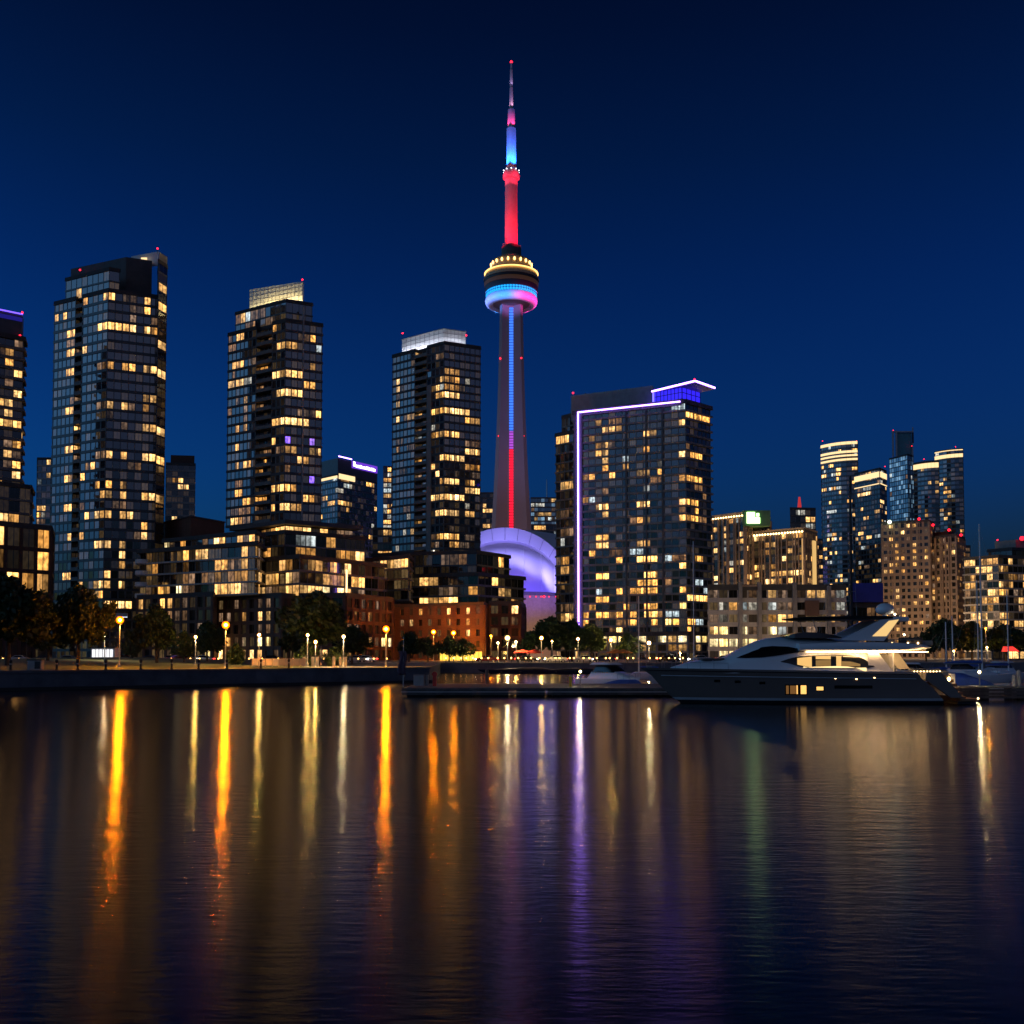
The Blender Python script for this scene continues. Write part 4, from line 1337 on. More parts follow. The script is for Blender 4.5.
MB().obox(edge_pt(ff[1], ff[2], .0), edge_pt(ff[1], ff[2], .33), zs1 + .6, zs1 + 1.2, .5, .7).build('sign_line', M['led_violet'], b.root)
b.finish()
ff = foot2((382.5, 820), (394.5, 820), 20)
b = far_tower('office_building', 'narrow far tower with white lit floors peeking left of the white crowned tower', 'office tower', ff, 467, 820, 36, 2.8, 'glass_dark', 'spandrel', 0, 43, (), slab_h=1.2)
b.scatter(120, 43, ('win_white', 'win'), run=4)
b.finish()
ff = foot2((372, 600), (398, 600), 25)
b = far_tower('office_building', 'low office block with rows of lit floors behind the dome edge', 'office tower', ff, 529, 600, 18, 3.0, 'glass_teal', 'spandrel', 60, 44, ('win', 'win_white'), slab_h=1.1, run=3)
b.finish()
ff = foot2((479, 1150), (497, 1150), 30)
b = far_tower('office_building', 'dark far office block just left of the needle tower shaft', 'office tower', ff, 493, 1150, 32, 4.0, 'glass_dark', 'spandrel', 50, 45, ('win', 'win', 'win_hot'), slab_h=1.6, run=3)
b.finish()
ff = foot2((531, 1200), (562, 1200), 40)
b = far_tower('office_building', 'far pale office tower with a thin roof antenna right of the needle tower', 'office tower', ff, 498, 1200, 34, 4.0, 'glass_bright', 'spandrel', 90, 46, ('win_white', 'win', 'win_dim'), slab_h=1.6, run=4)
p = at(546.7, 498, 1215)
MB().tube([(p.x, p.y, p.z), (p.x, p.y, zat(479.5, 1215))], [.9, .45], 6).build('antenna', M['steel'], b.root)
b.finish()
ff = foot2((530, 1020), (562, 1020), 40)
b = far_tower('office_building', 'dark glass office block below the pale antenna tower', 'office tower', ff, 525, 1020, 24, 4.0, 'glass_dark', 'spandrel', 50, 47, ('win', 'win_white', 'win_dim'), slab_h=1.6, run=4)
b.finish()
ff = foot2((960, 520), (972, 520), 20)
b = far_tower('apartment_building', 'narrow dark block filling the gap beside the darker beige slab', 'residential tower', ff, 547, 520, 20, 2.8, 'glass_dark', 'spandrel', 30, 48, ('win', 'win_dim'), slab_h=1.0)
b.finish()
ff = foot2((816, 640), (824, 640), 20)
b = far_tower('office_building', 'low far block between the hotel wing and the tallest slim tower', 'office tower', ff, 540, 640, 24, 2.8, 'glass_dark', 'spandrel', 30, 49, ('win', 'win_dim'), slab_h=1.0, run=2)
b.finish()
ff = foot2((992, 330), (1060, 330), 20)
b = far_tower('low_apartment_building', 'low dark building under the terraced block at the right edge', 'apartment block', ff, 641, 330, 2, 4.0, 'glass_dark', 'dark_metal', 5, 50, ('win_orange', 'win'), slab_h=.8)
b.finish()

# ------------------------------------------------------------------ the needle tower
CNY = 957.0
cx = gx(511.3, CNY)[0]
def zc(py):
    return at(511, py, CNY).z
T = thing('observation_tower', 'very tall concrete needle tower with a round pod and red and blue lighting', 'observation tower', (cx, CNY, G))
def tri(half, inner):
    Rr = half / .866
    pts = []
    for k in range(3):
        a = R(-30 + 120 * k)
        wv = Vector((-math.sin(a), math.cos(a))) * (half * .24)
        c_ = Vector((math.cos(a), math.sin(a)))
        pts += [c_ * Rr - wv, c_ * Rr + wv]
        a2 = a + R(60)
        p_ = Vector((math.cos(a2), math.sin(a2)))
        t_ = Vector((-math.sin(a2), math.cos(a2))) * (inner * .5)
        pts += [p_ * inner - t_, p_ * inner + t_]
    return pts
M['tower_concrete'] = mat('tower_concrete', (.33, .29, .28), .85, var=.08, scale=.02)
mb = MB()
prev, n_ = None, 12
prof = [(655, 33.0), (600, 24.5), (560, 19.5), (525, 16.4), (480, 14.2), (430, 12.3), (380, 10.9), (340, 10.1), (304, 9.6)]
vs, fs = [], []
for py, half in prof:
    for p in tri(half, max(4.4, half * .46)):
        vs.append((cx + p.x, CNY + p.y, zc(py) if py < 650 else G))
for i in range(len(prof) - 1):
    for k in range(n_):
        fs.append((i * n_ + k, i * n_ + (k + 1) % n_, (i + 1) * n_ + (k + 1) % n_, (i + 1) * n_ + k))
mb.add(vs, fs)
mb.build('shaft', M['tower_concrete'], T)
# glazed lift shaft between the two front legs: blue light above, red below
def strip(py0, py1, mt, name='light_strip'):
    m2 = MB()
    N = 12
    for i in range(N):
        a, b = py0 + (py1 - py0) * i / N, py0 + (py1 - py0) * (i + 1) / N
        def yin(py):
            for (q0, h0), (q1, h1) in zip(prof[:-1], prof[1:]):
                if q1 <= py <= q0:
                    hh = h0 + (h1 - h0) * (q0 - py) / (q0 - q1)
                    return max(4.4, hh * .46)
            return 4.4
        d = max(yin(a), yin(b)) + .25
        m2.box(cx - 1.9, cx + 1.9, CNY - d, CNY - d + .2, zc(a), zc(b))
    return m2.build(name, M[mt], T)
M['strip_blue'] = banded('blue_light_strip', (.045, .19, 1), 1.5, 2.6)
M['strip_mix'] = banded('violet_light_strip', (.45, .08, .7), 1.1, 2.6)
M['strip_red'] = banded('red_light_strip', (1, .008, .035), 1.6, 2.6)
strip(432, 309, 'strip_blue')
strip(450, 432.6, 'strip_mix')
strip(655, 450.6, 'strip_red')
for px, py in ((500.2, 358.5), (521.3, 358), (498.8, 436), (523.6, 436), (526.5, 513.5)):
    p = at(px, py, CNY - 8)
    MB().ball(p, .8, 8).build('obstruction_light', M['beacon'], T)
# pod, from the underside up
def ring(name, prof_, mt, n=64, smooth=50):
    return MB().lathe([(r, at(511, y, CNY - r).z) for r, y in prof_], (cx, CNY), n).build(name, M[mt], T, smooth=smooth)
ring('pod_floor', [(9, 303.8), (18.5, 297.8), (19.2, 296.8), (10, 300)], 'tower_concrete')
m2 = MB()
tor = []
for k in range(17):
    a = 2 * math.pi * k / 16
    tor.append((20.6 + 4.2 * math.cos(a), at(511, 292.6, CNY - 24.5).z + 4.9 * math.sin(a)))
n = 64
vs, fs = [], []
for r_, z_ in tor[:-1]:
    for k in range(n):
        an = 2 * math.pi * k / n
        vs.append((cx + r_ * math.cos(an), CNY + r_ * math.sin(an), z_))
for i in range(16):
    for k in range(n):
        fs.append((i * n + k, i * n + (k + 1) % n, ((i + 1) % 16) * n + (k + 1) % n, ((i + 1) % 16) * n + k))
m2.add(vs, fs).build('radome', M['white_panel'], T, smooth=True)
ring('cyan_band', [(22.5, 288.3), (24.2, 288), (24.2, 284.3), (22.5, 284)], 'cyan_band')
ring('band_hoop', [(24.2, 286.5), (24.6, 286.4), (24.6, 286.0), (24.2, 285.9)], 'dark_metal')
ring('pod_deck', [(24.3, 284), (25.0, 283.5), (25.3, 278.4), (24.8, 278.2)], 'dark_metal')
ring('pod_window_band', [(24.9, 278.2), (25.4, 277.8), (25.8, 274.2), (25.4, 274)], 'pod_window')
ring('pod_window_band', [(25.0, 274), (25.6, 273.8), (25.8, 271), (25.4, 270.8)], 'dark_metal')
ring('gold_rim', [(25.4, 271.2), (26.3, 270.9), (26.3, 270.0), (24.4, 265.2), (20, 264.0)], 'gold_metal')
ring('upper_drum', [(20, 265), (19.0, 264), (18.9, 260.5), (18.6, 255.5), (18.0, 254.6), (10, 253)], 'gold_metal')
lm = MB()
for k in range(20):
    a = 2 * math.pi * (k + .5) / 20
    lm.ball((cx + 19.4 * math.cos(a), CNY + 19.4 * math.sin(a), at(511, 258, CNY - 19.4).z), .95, 8, 1.9)
lm.build('drum_lights', emis('drum_lamp', (1, .58, .18), 4.0), T)
lm = MB()
lm.lathe([(25.3, at(511, 265.0, CNY - 25).z), (25.7, at(511, 264.8, CNY - 25).z), (25.7, at(511, 264.4, CNY - 25).z), (25.3, at(511, 264.2, CNY - 25).z)], (cx, CNY), 64)
lm.build('rim_light', emis('rim_lamp', (1, .56, .16), 2.6), T)
ring('mast_base', [(9.6, 254), (9.3, 244), (8.5, 243.4)], 'concrete_dark', 16)
for px, py in ((503.5, 243.5), (505.4, 237.5), (520.5, 245.5)):
    p = at(px, py, CNY - 4)
    MB().tube([(p.x, p.y, zc(249)), (p.x, p.y, p.z)], .5, 6).build('roof_antenna', M['steel'], T)
def seg(name, prof_, mt, n=16):
    return MB().lathe([(r, zc(y)) for r, y in prof_], (cx, CNY), n).build(name, M[mt], T, smooth=40)
M['mast_white'] = mat('mast_white', (.55, .54, .54), .6, var=.12, scale=.3)
seg('mast_section', [(6.0, 250), (5.9, 180)], 'mast_white')
seg('mast_collar', [(6.0, 179.6), (7.9, 178.5), (8.1, 175.5), (7.2, 172), (5.2, 169.5)], 'mast_white')
seg('mast_section', [(4.6, 169.3), (4.4, 129)], 'mast_white')
seg('mast_section', [(3.6, 128.6), (3.2, 110)], 'mast_white')
seg('mast_section', [(1.8, 109.6), (1.6, 88)], 'mast_white')
seg('mast_section', [(1.45, 87.6), (1.2, 70)], 'mast_white')
seg('mast_section', [(.9, 69.6), (.8, 63)], 'mast_white')
MB().ball((cx, CNY, zc(62)), 1.3, 8).build('mast_beacon', M['beacon'], T)
lm = MB()
for k in range(10):
    a = 2 * math.pi * (k + .5) / 10
    lm.ball((cx + 7.6 * math.cos(a), CNY + 7.6 * math.sin(a), zc(171.5)), .5, 6)
lm.build('collar_lights', emis('collar_lamp', (.8, .85, 1), 5, False), T)

def spot(name, loc, tgt, col, power, size=60, blend=.6, r=.4):
    d = bpy.data.lights.new(name, 'SPOT')
    d.color = col
    d.energy = power
    d.spot_size = R(size)
    d.spot_blend = blend
    d.shadow_soft_size = r
    o = bpy.data.objects.new(name, d)
    C.objects.link(o)
    o.location = loc
    o.rotation_euler = (Vector(tgt) - Vector(loc)).to_track_quat('-Z', 'Y').to_euler()
    return o
def mast_floods(y0, y1, rad, col, power, n=4, size=50):
    for k in range(n):
        a = R(-90 + 360 / n * k + 30)
        c_, s_ = math.cos(a), math.sin(a)
        z0, z1 = zc(y0), zc(y1)
        spot('mast_floodlight', (cx + rad * c_, CNY + rad * s_, z0), (cx, CNY, z0 + (z1 - z0) * .55), col, power, size)
KF = 1.0
mast_floods(258, 180, 30, (1, .003, .022), 2.2e5 * KF, size=70)
mast_floods(182, 174, 17, (1, .02, .06), 1.2e4 * KF, size=80)
mast_floods(171, 129, 15, (.012, .15, 1), 1.9e5 * KF, size=64)
mast_floods(128.6, 110, 8.5, (1, .03, .16), 1.1e4 * KF)
mast_floods(110, 88, 5.5, (.9, .40, .75), 7e3 * KF, n=3)
mast_floods(88, 70, 5, (.55, .36, .8), 3e3 * KF, n=3)
# radome floods: blue to the left, pink to the right
for k in range(14):
    a = R(-180 + 360 / 14 * (k + .5))
    c_, s_ = math.cos(a), math.sin(a)
    right = c_ > .12
    col = (1, .05, .48) if right else ((.04, .28, 1) if c_ > -.75 else (.16, .26, 1))
    spot('radome_floodlight', (cx + 38 * c_, CNY + 38 * s_, zc(307)), (cx + 22 * c_, CNY + 22 * s_, zc(301)), col, 1.4e4 * KF, 85)
# added spots in mid-air, standing in for city glow on the concrete shaft
for sx in (-1, 1):
    spot('shaft_fill_light', (cx + sx * 120, CNY - 120, 122), (cx, CNY, 225), (1, .50, .50), .95e5 * KF, 110, r=1.5)

# ------------------------------------------------------------------ the domed stadium
DY = 800.0
dx = gx(512, DY)[0]
D = thing('domed_stadium', 'domed stadium with arched roof panels lit violet and white', 'stadium', (dx, DY, G))
M['dome_white'] = mat('dome_membrane', (.72, .72, .74), .55, var=.05, scale=.03)
s_ = F / DY
def zd(py, Y=DY):
    return at(512, py, Y).z
# main dome
R0, zr, zt = 112.0, zd(597), zd(529, DY + 45)
rows = []
for i in range(13):
    a = math.pi / 2 * i / 12
    rows.append([(dx - 4 + R0 * math.cos(a) * math.cos(b), DY + 55 + R0 * .8 * math.cos(a) * math.sin(b), zr + (zt - zr) * math.sin(a)) for b in [2 * math.pi * k / 64 for k in range(65)]])
MB().grid(rows).build('main_dome', M['dome_white'], D, smooth=True)
def arch_pts(cxp, half, h, Y, n=48):
    return [(cxp + half * math.cos(math.pi * (1 - k / n)), Y, zr - 4 + (h + 4) * math.sin(math.pi * (1 - k / n))) for k in range(n + 1)]
acx = gx(505, DY - 30)[0]
YA = DY - 30
hA, hB, hC = zd(527.5, YA) - zr, zd(540.5, YA - 8) - zr, zd(545, YA - 8) - zr
WA = 52.5
o1 = arch_pts(acx, WA, hA, YA + 26)
o2 = arch_pts(acx, WA, hA, YA)
i1 = arch_pts(acx, WA - 6.0, hB, YA - 9)
i2 = arch_pts(acx, WA - 7.0, hB - 1.2, YA - 1)
MB().grid([o1, o2, i1, i2], flip=True).build('arch_panel', M['dome_white'], D, smooth=35)
sl_ = MB()
for k in range(3, 46, 3):
    sl_.tube([Vector(o2[k]) + Vector((0, -.1, .1)), Vector(i1[k]) + Vector((0, -.25, .1))], .16, 5)
sl_.build('roof_seam', M['metal_panel'], D)
# front quarter dome under the arch
rows = []
N = 40
for i in range(15):
    a = math.pi / 2 * i / 14
    row = []
    for k in range(N + 1):
        b = math.pi * (1 - k / N)
        row.append((acx + (WA - 7) * math.cos(b) , YA + 2 - (46) * math.sin(b) * math.cos(a) , zr - 3 + (hC + 2) * math.sin(a) * (math.sin(b) ** .75 if math.sin(b) > 0 else 0)))
    rows.append(row)
MB().grid(rows).build('front_dome', M['dome_white'], D, smooth=True)
rb = MB()
for k in range(4, N - 3, 4):
    pth = [Vector(rows[i][k]) + Vector((0, -.25, .12)) for i in range(15)]
    rb.tube(pth, .4, 5)
rb.build('roof_rib', M['white_panel'], D)
mb = MB()
mb.lathe([(1, zr - 3), (54, zr - 3), (54, zr - .6), (1, zr - .6)], (acx, YA + 2), 64)
mb.build('roof_rim', M['concrete_dark'], D)
mb = MB()
mb.lathe([(52, G), (52, zr - 3)], (acx, YA + 2), 48)
mb.build('stadium_wall', M['concrete_beige'], D)
mb = MB()
mb.lathe([(108, G), (108, zr - 1)], (dx - 4, DY + 55), 48)
mb.build('stadium_wall', M['concrete_beige'], D)
for px in (536, 541, 544, 549, 556, 530):
    p = at(px, 596.6, YA - 60)
    MB().ball(p, .5 if px != 544 else .9, 8).build('rim_light', M['beacon_big'], D)
for k in range(7):
    t = k / 6
    x = acx - 62 + 124 * t
    spot('dome_floodlight', (x, YA - 62 - 34 * math.sin(math.pi * t), zr - 2), (acx + (x - acx) * .3, YA - 8, zr + hC * .7), (.15, .085, 1), .36e5, 95, r=3)
for k in range(6):
    t = (k + .5) / 6
    x = acx - 46 + 92 * t
    spot('arch_floodlight', (x, YA - 42 - 28 * math.sin(math.pi * t), zr + 6 + (hC + 6) * math.sin(math.pi * t) * .62), (acx + (x - acx) * 1.05, YA - 4, zr + hB * math.sin(math.pi * t) * 1.1), (.33, .28, 1), 8e4, 75, r=3)
for k in range(3):
    spot('wall_floodlight', (acx + 10 + 25 * k, YA - 95, G + 3), (acx + 10 + 25 * k, YA - 50, G + 16), (1, .6, .4), 3e4, 100, r=1)

# added point lights without lamp posts, along the streets: they wash the lower walls with warm light
def street_glow(px, Y, h, power, col=(1, .62, .32)):
    d = bpy.data.lights.new('street_fill_light', 'POINT')
    d.energy = power
    d.color = col
    d.shadow_soft_size = .3
    o = bpy.data.objects.new('street_fill_light', d)
    C.objects.link(o)
    x, y = gx(px, Y)
    o.location = (x, y, G + h)
for px in (890, 908, 926, 944, 960):
    street_glow(px, 412, 10, 4000)
for px in (985, 1010):
    street_glow(px, 385, 10, 3000)
for px in (718, 734, 752, 768, 786, 804):
    street_glow(px, 398, 10, 4500)
for px in (716, 740, 762, 785, 808, 830):
    street_glow(px, 249, 5.5, 420, (1, .62, .32))
# ------------------------------------------------------------------ trees
def make_tree(seed, h, rx, trunk_h, leaves, mt='leaf', lean=.0, leaf=.34):
    """tapered trunk with limbs, and a crown of leaf-sized faces gathered in uneven clumps with gaps"""
    rnd = random.Random(seed)
    root = thing('tree', 'x', 'tree')
    tb = MB()
    tb.tube([(0, 0, -.2), (.05, 0, trunk_h * .6), (lean * .4, .05, trunk_h), (lean, 0, h * .8)], [.035 * h, .026 * h, .02 * h, .006 * h], 8)
    clumps = []
    n = 36
    for i in range(n):
        t = (i + .5) / n
        z = trunk_h * .95 + (h - trunk_h * .95) * (t * .9 + .06)
        e = math.sin(math.pi * min(1, max(.08, .12 + .88 * (1 - t) ** .75))) if False else (1 - abs(2 * t - .75) ** 2.2 * .75)
        a = i * 2.4 + rnd.uniform(-.5, .5)
        r = rx * max(.12, e) * rnd.uniform(.30, 1.0) * (1.0 + .25 * math.sin(a * 1.0 + seed))
        c = Vector((r * math.cos(a) + lean * t, r * math.sin(a), z))
        clumps.append((c, rnd.uniform(.17, .36) * rx))
        st = Vector((lean * .3, 0, trunk_h * rnd.uniform(.7, 1.0) + (z - trunk_h) * .35))
        md = (st + c) / 2 + Vector((0, 0, .06 * h))
        tb.tube([st, md, c], [.011 * h, .007 * h, .003 * h], 5)
    tb.build('trunk', M['bark'], root)
    cr_ = MB()
    tot = sum(r ** 2 for _, r in clumps)
    for c, r in clumps:
        for _ in range(int(leaves * r * r / tot)):
            v = Vector((rnd.gauss(0, 1), rnd.gauss(0, 1), rnd.gauss(0, .8)))
            v = v.normalized() * r * (rnd.random() ** .45) * rnd.uniform(.8, 1.15)
            p = c + v
            u = Vector((rnd.gauss(0, 1), rnd.gauss(0, 1), rnd.gauss(0, 1))).normalized()
            t_ = u.orthogonal().normalized()
            s_ = u.cross(t_)
            a_ = leaf * rnd.uniform(.6, 1.4)
            b_ = a_ * rnd.uniform(.4, .7)
            cr_.add([p - t_ * a_, p - s_ * b_, p + t_ * a_, p + s_ * b_], [(0, 1, 2, 3)])
    cr_.build('crown', M[mt], root)
    return root
PROTO = {}
def place_tree(kind, px, base_Y, w_px, top_py, label, z=G, cat='tree', rz=0.0, name='tree', group='trees along the waterfront park'):
    x, y = gx(px, base_Y)
    h = zat(top_py, base_Y) - z
    wd = w_px / F * base_Y
    key = kind
    if key not in PROTO:
        PROTO[key] = TREES[kind]()
        r = PROTO[key][0]
    else:
        r = copy_tree(PROTO[key][0])
    _, h0, w0 = PROTO[key]
    r.location = (x, y, z)
    r.rotation_euler = (0, 0, rz)
    r.scale = (wd / w0, wd / w0, h / h0)
    r.name = name
    tag(r, label, cat, group)
    return r
TREES = {
    'oak': lambda: (make_tree(1, 9.0, 4.0, 3.3, 5200), 9.0, 8.4),
    'round': lambda: (make_tree(2, 7.5, 3.2, 2.6, 4200, lean=.3), 7.5, 6.8),
    'young': lambda: (make_tree(3, 5.5, 2.3, 1.5, 1700, 'leaf_pale', leaf=.24), 5.5, 4.6),
    'bush': lambda: (make_tree(4, 3.0, 2.2, .4, 2200, 'leaf_pale', leaf=.22), 3.0, 4.6),
}
tl = [
    ('oak', 8, 118, 84, 580, 'broad dark tree at the left edge in front of the brick podium', 1.1),
    ('round', 48, 140, 50, 607, 'dark tree between the broad left edge tree and the conical one', 2.2),
    ('oak', 78, 124, 58, 588, 'tall dark tree in front of the slanted roof tower', .4),
    ('young', 131, 175, 20, 634, 'small faintly lit tree behind the leftmost amber lamp', .9),
    ('round', 157, 142, 46, 608, 'green lit tree right of the leftmost tall amber lamp', 2.9),
    ('young', 184, 150, 26, 632, 'small tree with yellow lit leaves beside a low globe lamp', .2),
    ('round', 207, 165, 36, 624, 'dark tree just left of the second tall amber lamp', 1.7),
    ('bush', 236, 142, 22, 646, 'low lit bush under the second tall amber lamp', .6),
    ('oak', 318, 150, 74, 595, 'large dark tree in front of the stepped podium', 2.6),
    ('round', 292, 170, 32, 622, 'dark tree at the left flank of the large podium tree', .3),
    ('round', 352, 168, 36, 628, 'dark tree at the right flank of the large podium tree', 1.2),
    ('bush', 308, 140, 26, 645, 'yellow green lit bush under the pair of globe lamps', .1),
    ('bush', 334, 141, 26, 649, 'green lit bush right of the pair of globe lamps', 2.0),
    ('round', 409, 205, 34, 634, 'dark tree left of the orange lit brick building', .8),
    ('young', 428, 215, 22, 638, 'thin orange lit tree in front of the brick base, left one', 1.4),
    ('young', 449, 216, 24, 637, 'thin orange lit tree between the two amber lamps at the shopfront', .5),
    ('young', 463, 217, 22, 639, 'thin orange lit tree above the yellow shopfront', 2.5),
    ('oak', 552, 235, 44, 619, 'broad dark tree below the dome', 1.9),
    ('round', 529, 230, 28, 633, 'dark tree left of the broad tree below the dome', .2),
    ('round', 592, 225, 38, 626, 'dark tree at the foot of the violet outlined tower', 2.4),
    ('round', 572, 240, 30, 622, 'tall dark tree under the lower end of the violet light line', 1.0),
    ('young', 627, 228, 26, 634, 'small dark tree before the lit lobby of the violet outlined tower', 2.2),
    ('oak', 946, 235, 44, 621, 'dark tree behind the marina right of the yacht', .7),
    ('round', 926, 245, 26, 634, 'smaller dark tree left of the dark marina tree', 2.7),
    ('round', 972, 240, 34, 624, 'dark tree between the marina masts', 1.3),
    ('oak', 1006, 238, 46, 626, 'wide dark tree at the right edge behind the marina', .1),
]
for t in tl:
    place_tree(t[0], t[1], t[2], t[3], t[4], t[5], rz=t[6])

# ------------------------------------------------------------------ street lamps
LAMPM = {
    'amber': globe_mat('amber_lamp', (1, .21, .001), (1, .15, .0), 2600, 3.2),
    'warm': globe_mat('warm_lamp', (1, .56, .12), (1, .36, .03), 900, 2.0),
    'white': globe_mat('white_lamp', (1, .76, .38), (1, .55, .16), 900, 2.4),
}
def make_lamp(kind, h, r, arm=False):
    t = thing('street_lamp', 'x', 'lamp')
    mb = MB()
    mb.tube([(0, 0, 0), (0, 0, .5), (0, 0, .55), (0, 0, h - r * 1.3)], [.16, .14, .075, .05], 10)
    mb.lathe([(.2, 0), (.2, .08), (.14, .14)], (0, 0), 12)
    mb.build('post', M['steel'], t)
    MB().lathe([(.05, h - r * 1.45), (r * .7, h - r * 1.2), (r * .62, h - r * .9)], (0, 0), 12).build('collar', M['dark_metal'], t)
    MB().ball((0, 0, h), r, 14).build('globe', LAMPM[kind], t, smooth=True)
    d = bpy.data.lights.new('lamp_downlight', 'SPOT')   # the ring of light the lamp throws on the paving
    d.energy = {'amber': 2600, 'warm': 1100, 'white': 1300}[kind]
    d.color = {'amber': (1, .42, .06), 'warm': (1, .62, .25), 'white': (1, .78, .45)}[kind]
    d.spot_size = R(158)
    d.spot_blend = .5
    d.shadow_soft_size = .12
    dl = bpy.data.objects.new('lamp_downlight', d)
    C.objects.link(dl)
    dl.parent = t
    dl.location = (r * .9, -r * 1.1, h - r * 1.0)
    return t
LP = {}
def lamp(kind, px, py, Y, label, r=.32, base=G, group='street lamps along the waterfront'):
    h = round(zat(py, Y) - base, 2)
    key = (kind, h, r)
    if key not in LP:
        LP[key] = t = make_lamp(kind, h, r)
    else:
        t = copy_tree(LP[key])
    x, y = gx(px, Y)
    t.location = (x, y, base)
    return tag(t, label, 'street lamp', group)
for a in [
    ('amber', 119.5, 620, 118, 'leftmost tall amber street lamp, in front of the lit canopy', .44),
    ('amber', 225.5, 625, 122, 'tall amber street lamp left of the brick podium corner', .46),
    ('amber', 386, 629, 131, 'tall amber street lamp near the end of the park quay', .44),
    ('amber', 433.5, 632, 274, 'left amber lamp of the pair in front of the orange lit brick', .66),
    ('amber', 453.5, 633, 273, 'right amber lamp of the pair in front of the orange lit brick', .66),
    ('amber', 491, 636, 278, 'dim amber lamp at the right corner of the brick base', .34),
    ('white', 507.5, 638, 204, 'bright white lamp between the brick base and the dome trees', .55),
    ('warm', 541.5, 638, 203, 'pale lamp in front of the broad tree below the dome', .44),
    ('warm', 578, 639, 206, 'pale lamp in front of the violet outlined tower', .36),
    ('white', 104.5, 634, 150, 'small white globe lamp left of the leftmost amber lamp', .22),
    ('warm', 195.5, 637, 138, 'short globe lamp left of the second tall amber lamp', .26),
    ('warm', 259, 635, 136, 'short globe lamp in front of the lit brick doorway', .28),
    ('warm', 307.5, 635, 134, 'short globe lamp left of the amber one before the large dark tree', .24),
    ('amber', 321, 631, 150, 'amber lamp against the large dark podium tree', .24),
    ('warm', 315.5, 642, 133, 'lowest yellow globe lamp before the large dark tree', .28),
    ('white', 343.5, 636.5, 136, 'short white globe lamp right of the large dark tree', .26),
    ('warm', 552, 641, 220, 'small far lamp right of the pale lamp below the dome', .22),
    ('warm', 611, 640, 222, 'bright lamp at the lobby left of the small sailing mast', .52),
    ('white', 649, 643, 224, 'bright lamp at the lobby right of the small sailing mast', .50),
    ('warm', 498, 643, 215, 'low yellow lamp left of the bright white lamp', .30),
    ('warm', 516, 642, 214, 'low yellow lamp right of the bright white lamp', .32),
    ('warm', 595, 643, 230, 'small lamp between the dark trees at the violet outlined tower', .2),
    ('warm', 987, 647.5, 215, 'small lamp behind the tallest marina mast', .26),
    ('warm', 954, 651, 212, 'small warm lamp low behind the marina boats', .24),
    ('amber', 986, 628.5, 232, 'small pinkish lamp high between the right hand marina trees', .20),
    ('warm', 680, 653, 215, 'low lamp behind the bow of the yacht', .22),
    ('warm', 742, 650, 222, 'lamp on the shop street above the yacht foredeck', .3),
]:
    lamp(*a)

# ------------------------------------------------------------------ low lights along the promenades
pl_ = None
rl_ = random.Random(12)
for i in range(34):
    px = 446 + i * 7.2 + rl_.uniform(-2, 2)
    if pl_ is None:
        pl_ = t = thing('path_light', 'low warm bollard light in the row along the far promenade edge', 'path light', group='low lights along the promenade')
        MB().lathe([(.09, 0), (.09, .02), (.06, .05), (.06, .8)], (0, 0), 10).build('post', M['dark_metal'], t)
        MB().lathe([(.10, .8), (.13, .86), (.13, 1.0), (.10, 1.06)], (0, 0), 10).build('lantern', emis('path_lantern', (1, .50, .12), 9), t)
        MB().lathe([(.15, 1.07), (.15, 1.1), (.03, 1.16)], (0, 0), 10).build('cap', M['dark_metal'], t)
    else:
        t = copy_tree(pl_)
    x, y = gx(px, 201)
    t.location = (x, y, G)
pb2 = None
for i in range(26):
    px = 2 + i * 15.5 + rl_.uniform(-4, 4)
    Y = 196 + rl_.uniform(-1, 4)
    if 88 < px < 118:
        continue
    t = copy_tree(pl_)
    t['label'] = 'low warm light in the broken row behind the park lawn'
    x, y = gx(px, Y)
    zz = G
    t.location = (x, y, zz)
    t.scale = (.95, .95, .9)
# ------------------------------------------------------------------ quay furniture
pb = None
for i, (px, lab) in enumerate(((11, 'mooring bollard nearest the left edge of the park quay'), (57, 'mooring bollard below the leftmost lit lawn'), (106, 'stout bollard left of the leftmost amber lamp'), (141, 'bollard right of the leftmost amber lamp'), (172, 'bollard in the middle of the left quay'),
                                (199, 'bollard under the short globe lamp on the quay'), (227, 'bollard at the foot of the second amber lamp'), (261, 'bollard below the lit brick doorway'), (289, 'bollard left of the pale low wall end'), (78, 'short bollard beside the white bin'))):
    Y = quay_y((px - 512) / F * 112) + 1.0
    Y = quay_y((px - 512) / F * Y) + 1.0
    if pb is None:
        pb = thing('bollard', lab, 'bollard', group='bollards on the park quay')
        MB().lathe([(.17, 0), (.17, .06), (.12, .1), (.10, .75), (.15, .82), (.15, .98), (.08, 1.06)], (0, 0), 14).build('post', M['black'], pb, smooth=40)
        MB().lathe([(.122, .58), (.122, .68)], (0, 0), 14).build('band', M['steel'], pb)
        t = pb
    else:
        t = copy_tree(pb)
    x, y = gx(px, Y)
    t.location = (x, y, G + .012)
    t['label'] = lab
# white bins on the quay
x, y = gx(36, 104)
t = thing('litter_bin', 'pale slatted bin pair standing on the left quay edge', 'bin', (x, y, G))
mb = MB()
for k in range(7):
    mb.box(x - .7 + k * .11, x - .62 + k * .11, y - .35, y - .3, G + .1, G + 1.05)
mb.box(x - .72, x + .7, y - .3, y + .35, G + .05, G + 1.0)
mb.build('body', M['concrete_pale'], t)
MB().box(x - .76, x + .74, y - .38, y + .38, G + 1.0, G + 1.1).build('lid', M['dark_metal'], t)
MB().box(x + .05, x + .6, y - .37, y - .3, G + .15, G + .9).build('door', M['black'], t)

